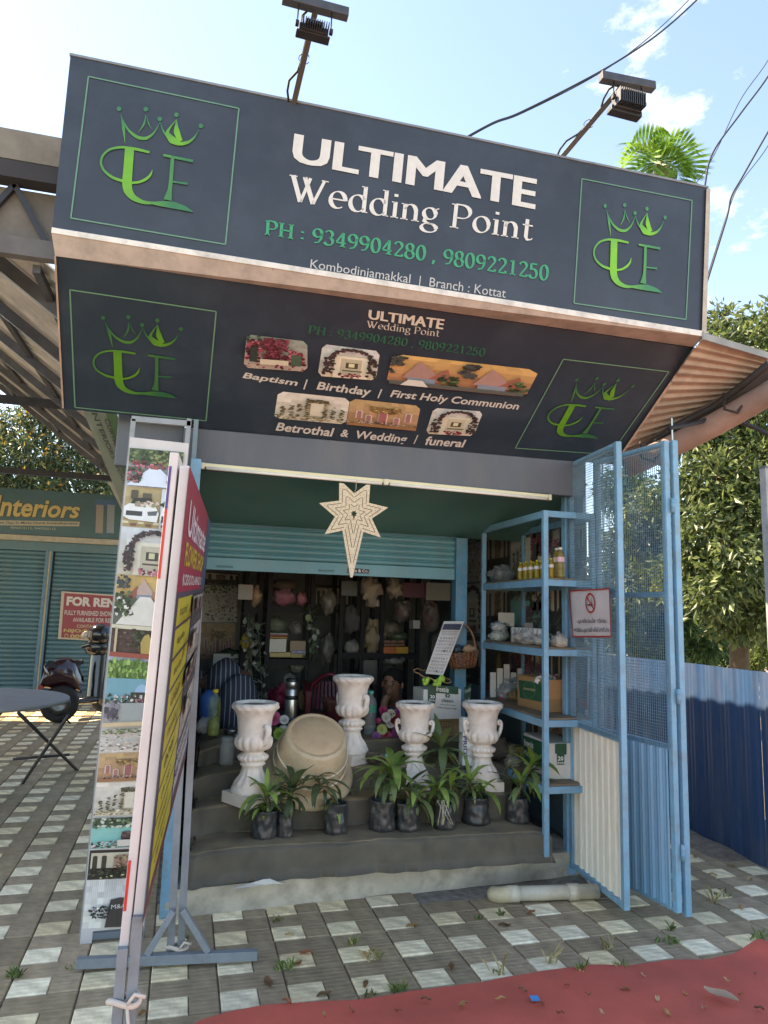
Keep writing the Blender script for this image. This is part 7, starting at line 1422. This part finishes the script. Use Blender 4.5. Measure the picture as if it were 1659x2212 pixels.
for px, py, n, L, wd in ((763, 2040, 26, .04, .02), (612, 2092, 30, .055, .04), (860, 2140, 40, .04, .03), (800, 2150, 14, .03, .03), (1035, 1985, 12, .03, .02), (1082, 1978, 16, .045, .012), (1440, 2035, 40, .03, .06), (1450, 2010, 12, .06, .012), (1640, 2030, 26, .05, .05), (1560, 1935, 20, .03, .05), (30, 2110, 34, .045, .025), (160, 2090, 10, .025, .04), (540, 2065, 14, .03, .02), (600, 1990, 14, .04, .03), (1258, 2105, 24, .06, .02), (1340, 2098, 20, .06, .02), (395, 2028, 16, .03, .02)): tuft(px, py, n, L, GW+(DW[:1] if n < 30 else []), wide=wd)
for px, py in ((805, 2075), (1192, 2080), (1315, 2050), (1545, 1950), (1075, 2105)): tuft(px, py, 8, .09, DW+['#8a9458'], 'bunch of dry grass blades lying on the paving', .03, 'dry grass')
def dry(px, py, s_, col, z=.004):
    p = aZ(px, py, z); a = random.random()*6.28; R3 = MX.Rotation(a, 3, 'Z'); mb = MB(col, 'leaf', True)
    mb.grid(lambda u, v: p+R3 @ V(((v-.5)*s_, (u-.5)*s_*.5*math.sin(PI*(.08+.84*v)), .006*(u-.5)**2*4+.006*v*v+.001+.004*math.sin(v*7+s_*90))), 2, 5); return mb
DC = ['#a07850', '#b8935e', '#86664a', '#c4a878', '#a8694a']
for px, py in [(625, 2020), (640, 2085), (660, 2060), (790, 2065), (975, 2090), (1148, 1972), (890, 2001), (790, 2127), (580, 2125), (1090, 2000), (1540, 1890), (1600, 1960), (1255, 1935), (700, 2150), (310, 2190), (1500, 1850), (1580, 1870), (1530, 1830), (1620, 1900)]: dry(px, py, random.uniform(.04, .08), random.choice(DC)).build('dry_leaf', label='small dry brown leaf lying on the paving', cat='leaf', group='dry leaves on the paving')
def cz(px, py):
    p = aZ(px, py, .02); return p
for px, py in [(620, 2165), (700, 2195), (760, 2185), (920, 2160), (1000, 2172), (1080, 2160), (1130, 2140), (1225, 2130), (1270, 2150), (1300, 2190), (1350, 2140), (1420, 2160), (1440, 2190), (1480, 2150), (1520, 2180), (1570, 2120), (1600, 2150), (1640, 2180), (1630, 2105), (1210, 2190), (1170, 2170), (1390, 2110), (860, 2185)]: dry(px, py, random.uniform(.018, .042), random.choice(DC+['#c4a880']), .03).build('dry_leaf', label='small dry leaf scrap lying on the red carpet', cat='leaf', group='dry leaf scraps on the carpet')
dry(1557, 2150, .13, '#b8a488', .05).build('dry_leaf', label='large curled pale leaf lying in a carpet fold', cat='leaf')
p = aZ(1155, 2157, .03); MB('#3c8cc4', 'print').poly([p+V((-.02, -.015, 0)), p+V((.015, -.02, 0)), p+V((.02, .012, .004)), p+V((-.014, .018, .004))]).build('blue_scrap', label='tiny bright blue paper scrap on the carpet', cat='scrap')
rub = MB('#76685a', 'soil', True); rp_ = aZ(1560, 1840, 0)
rub.grid(lambda u, v: (2.55+1.12*u, 4.0+5*v, -.012+.05*NZ.noise(V((u*5, v*12, 2)))+.05*u*u+.02*v-.06*max(0, 1-v/.12)-.05*max(0, 1-u/.25)), 24, 50); tag(rub.build('soil_bank', None), kind='structure')
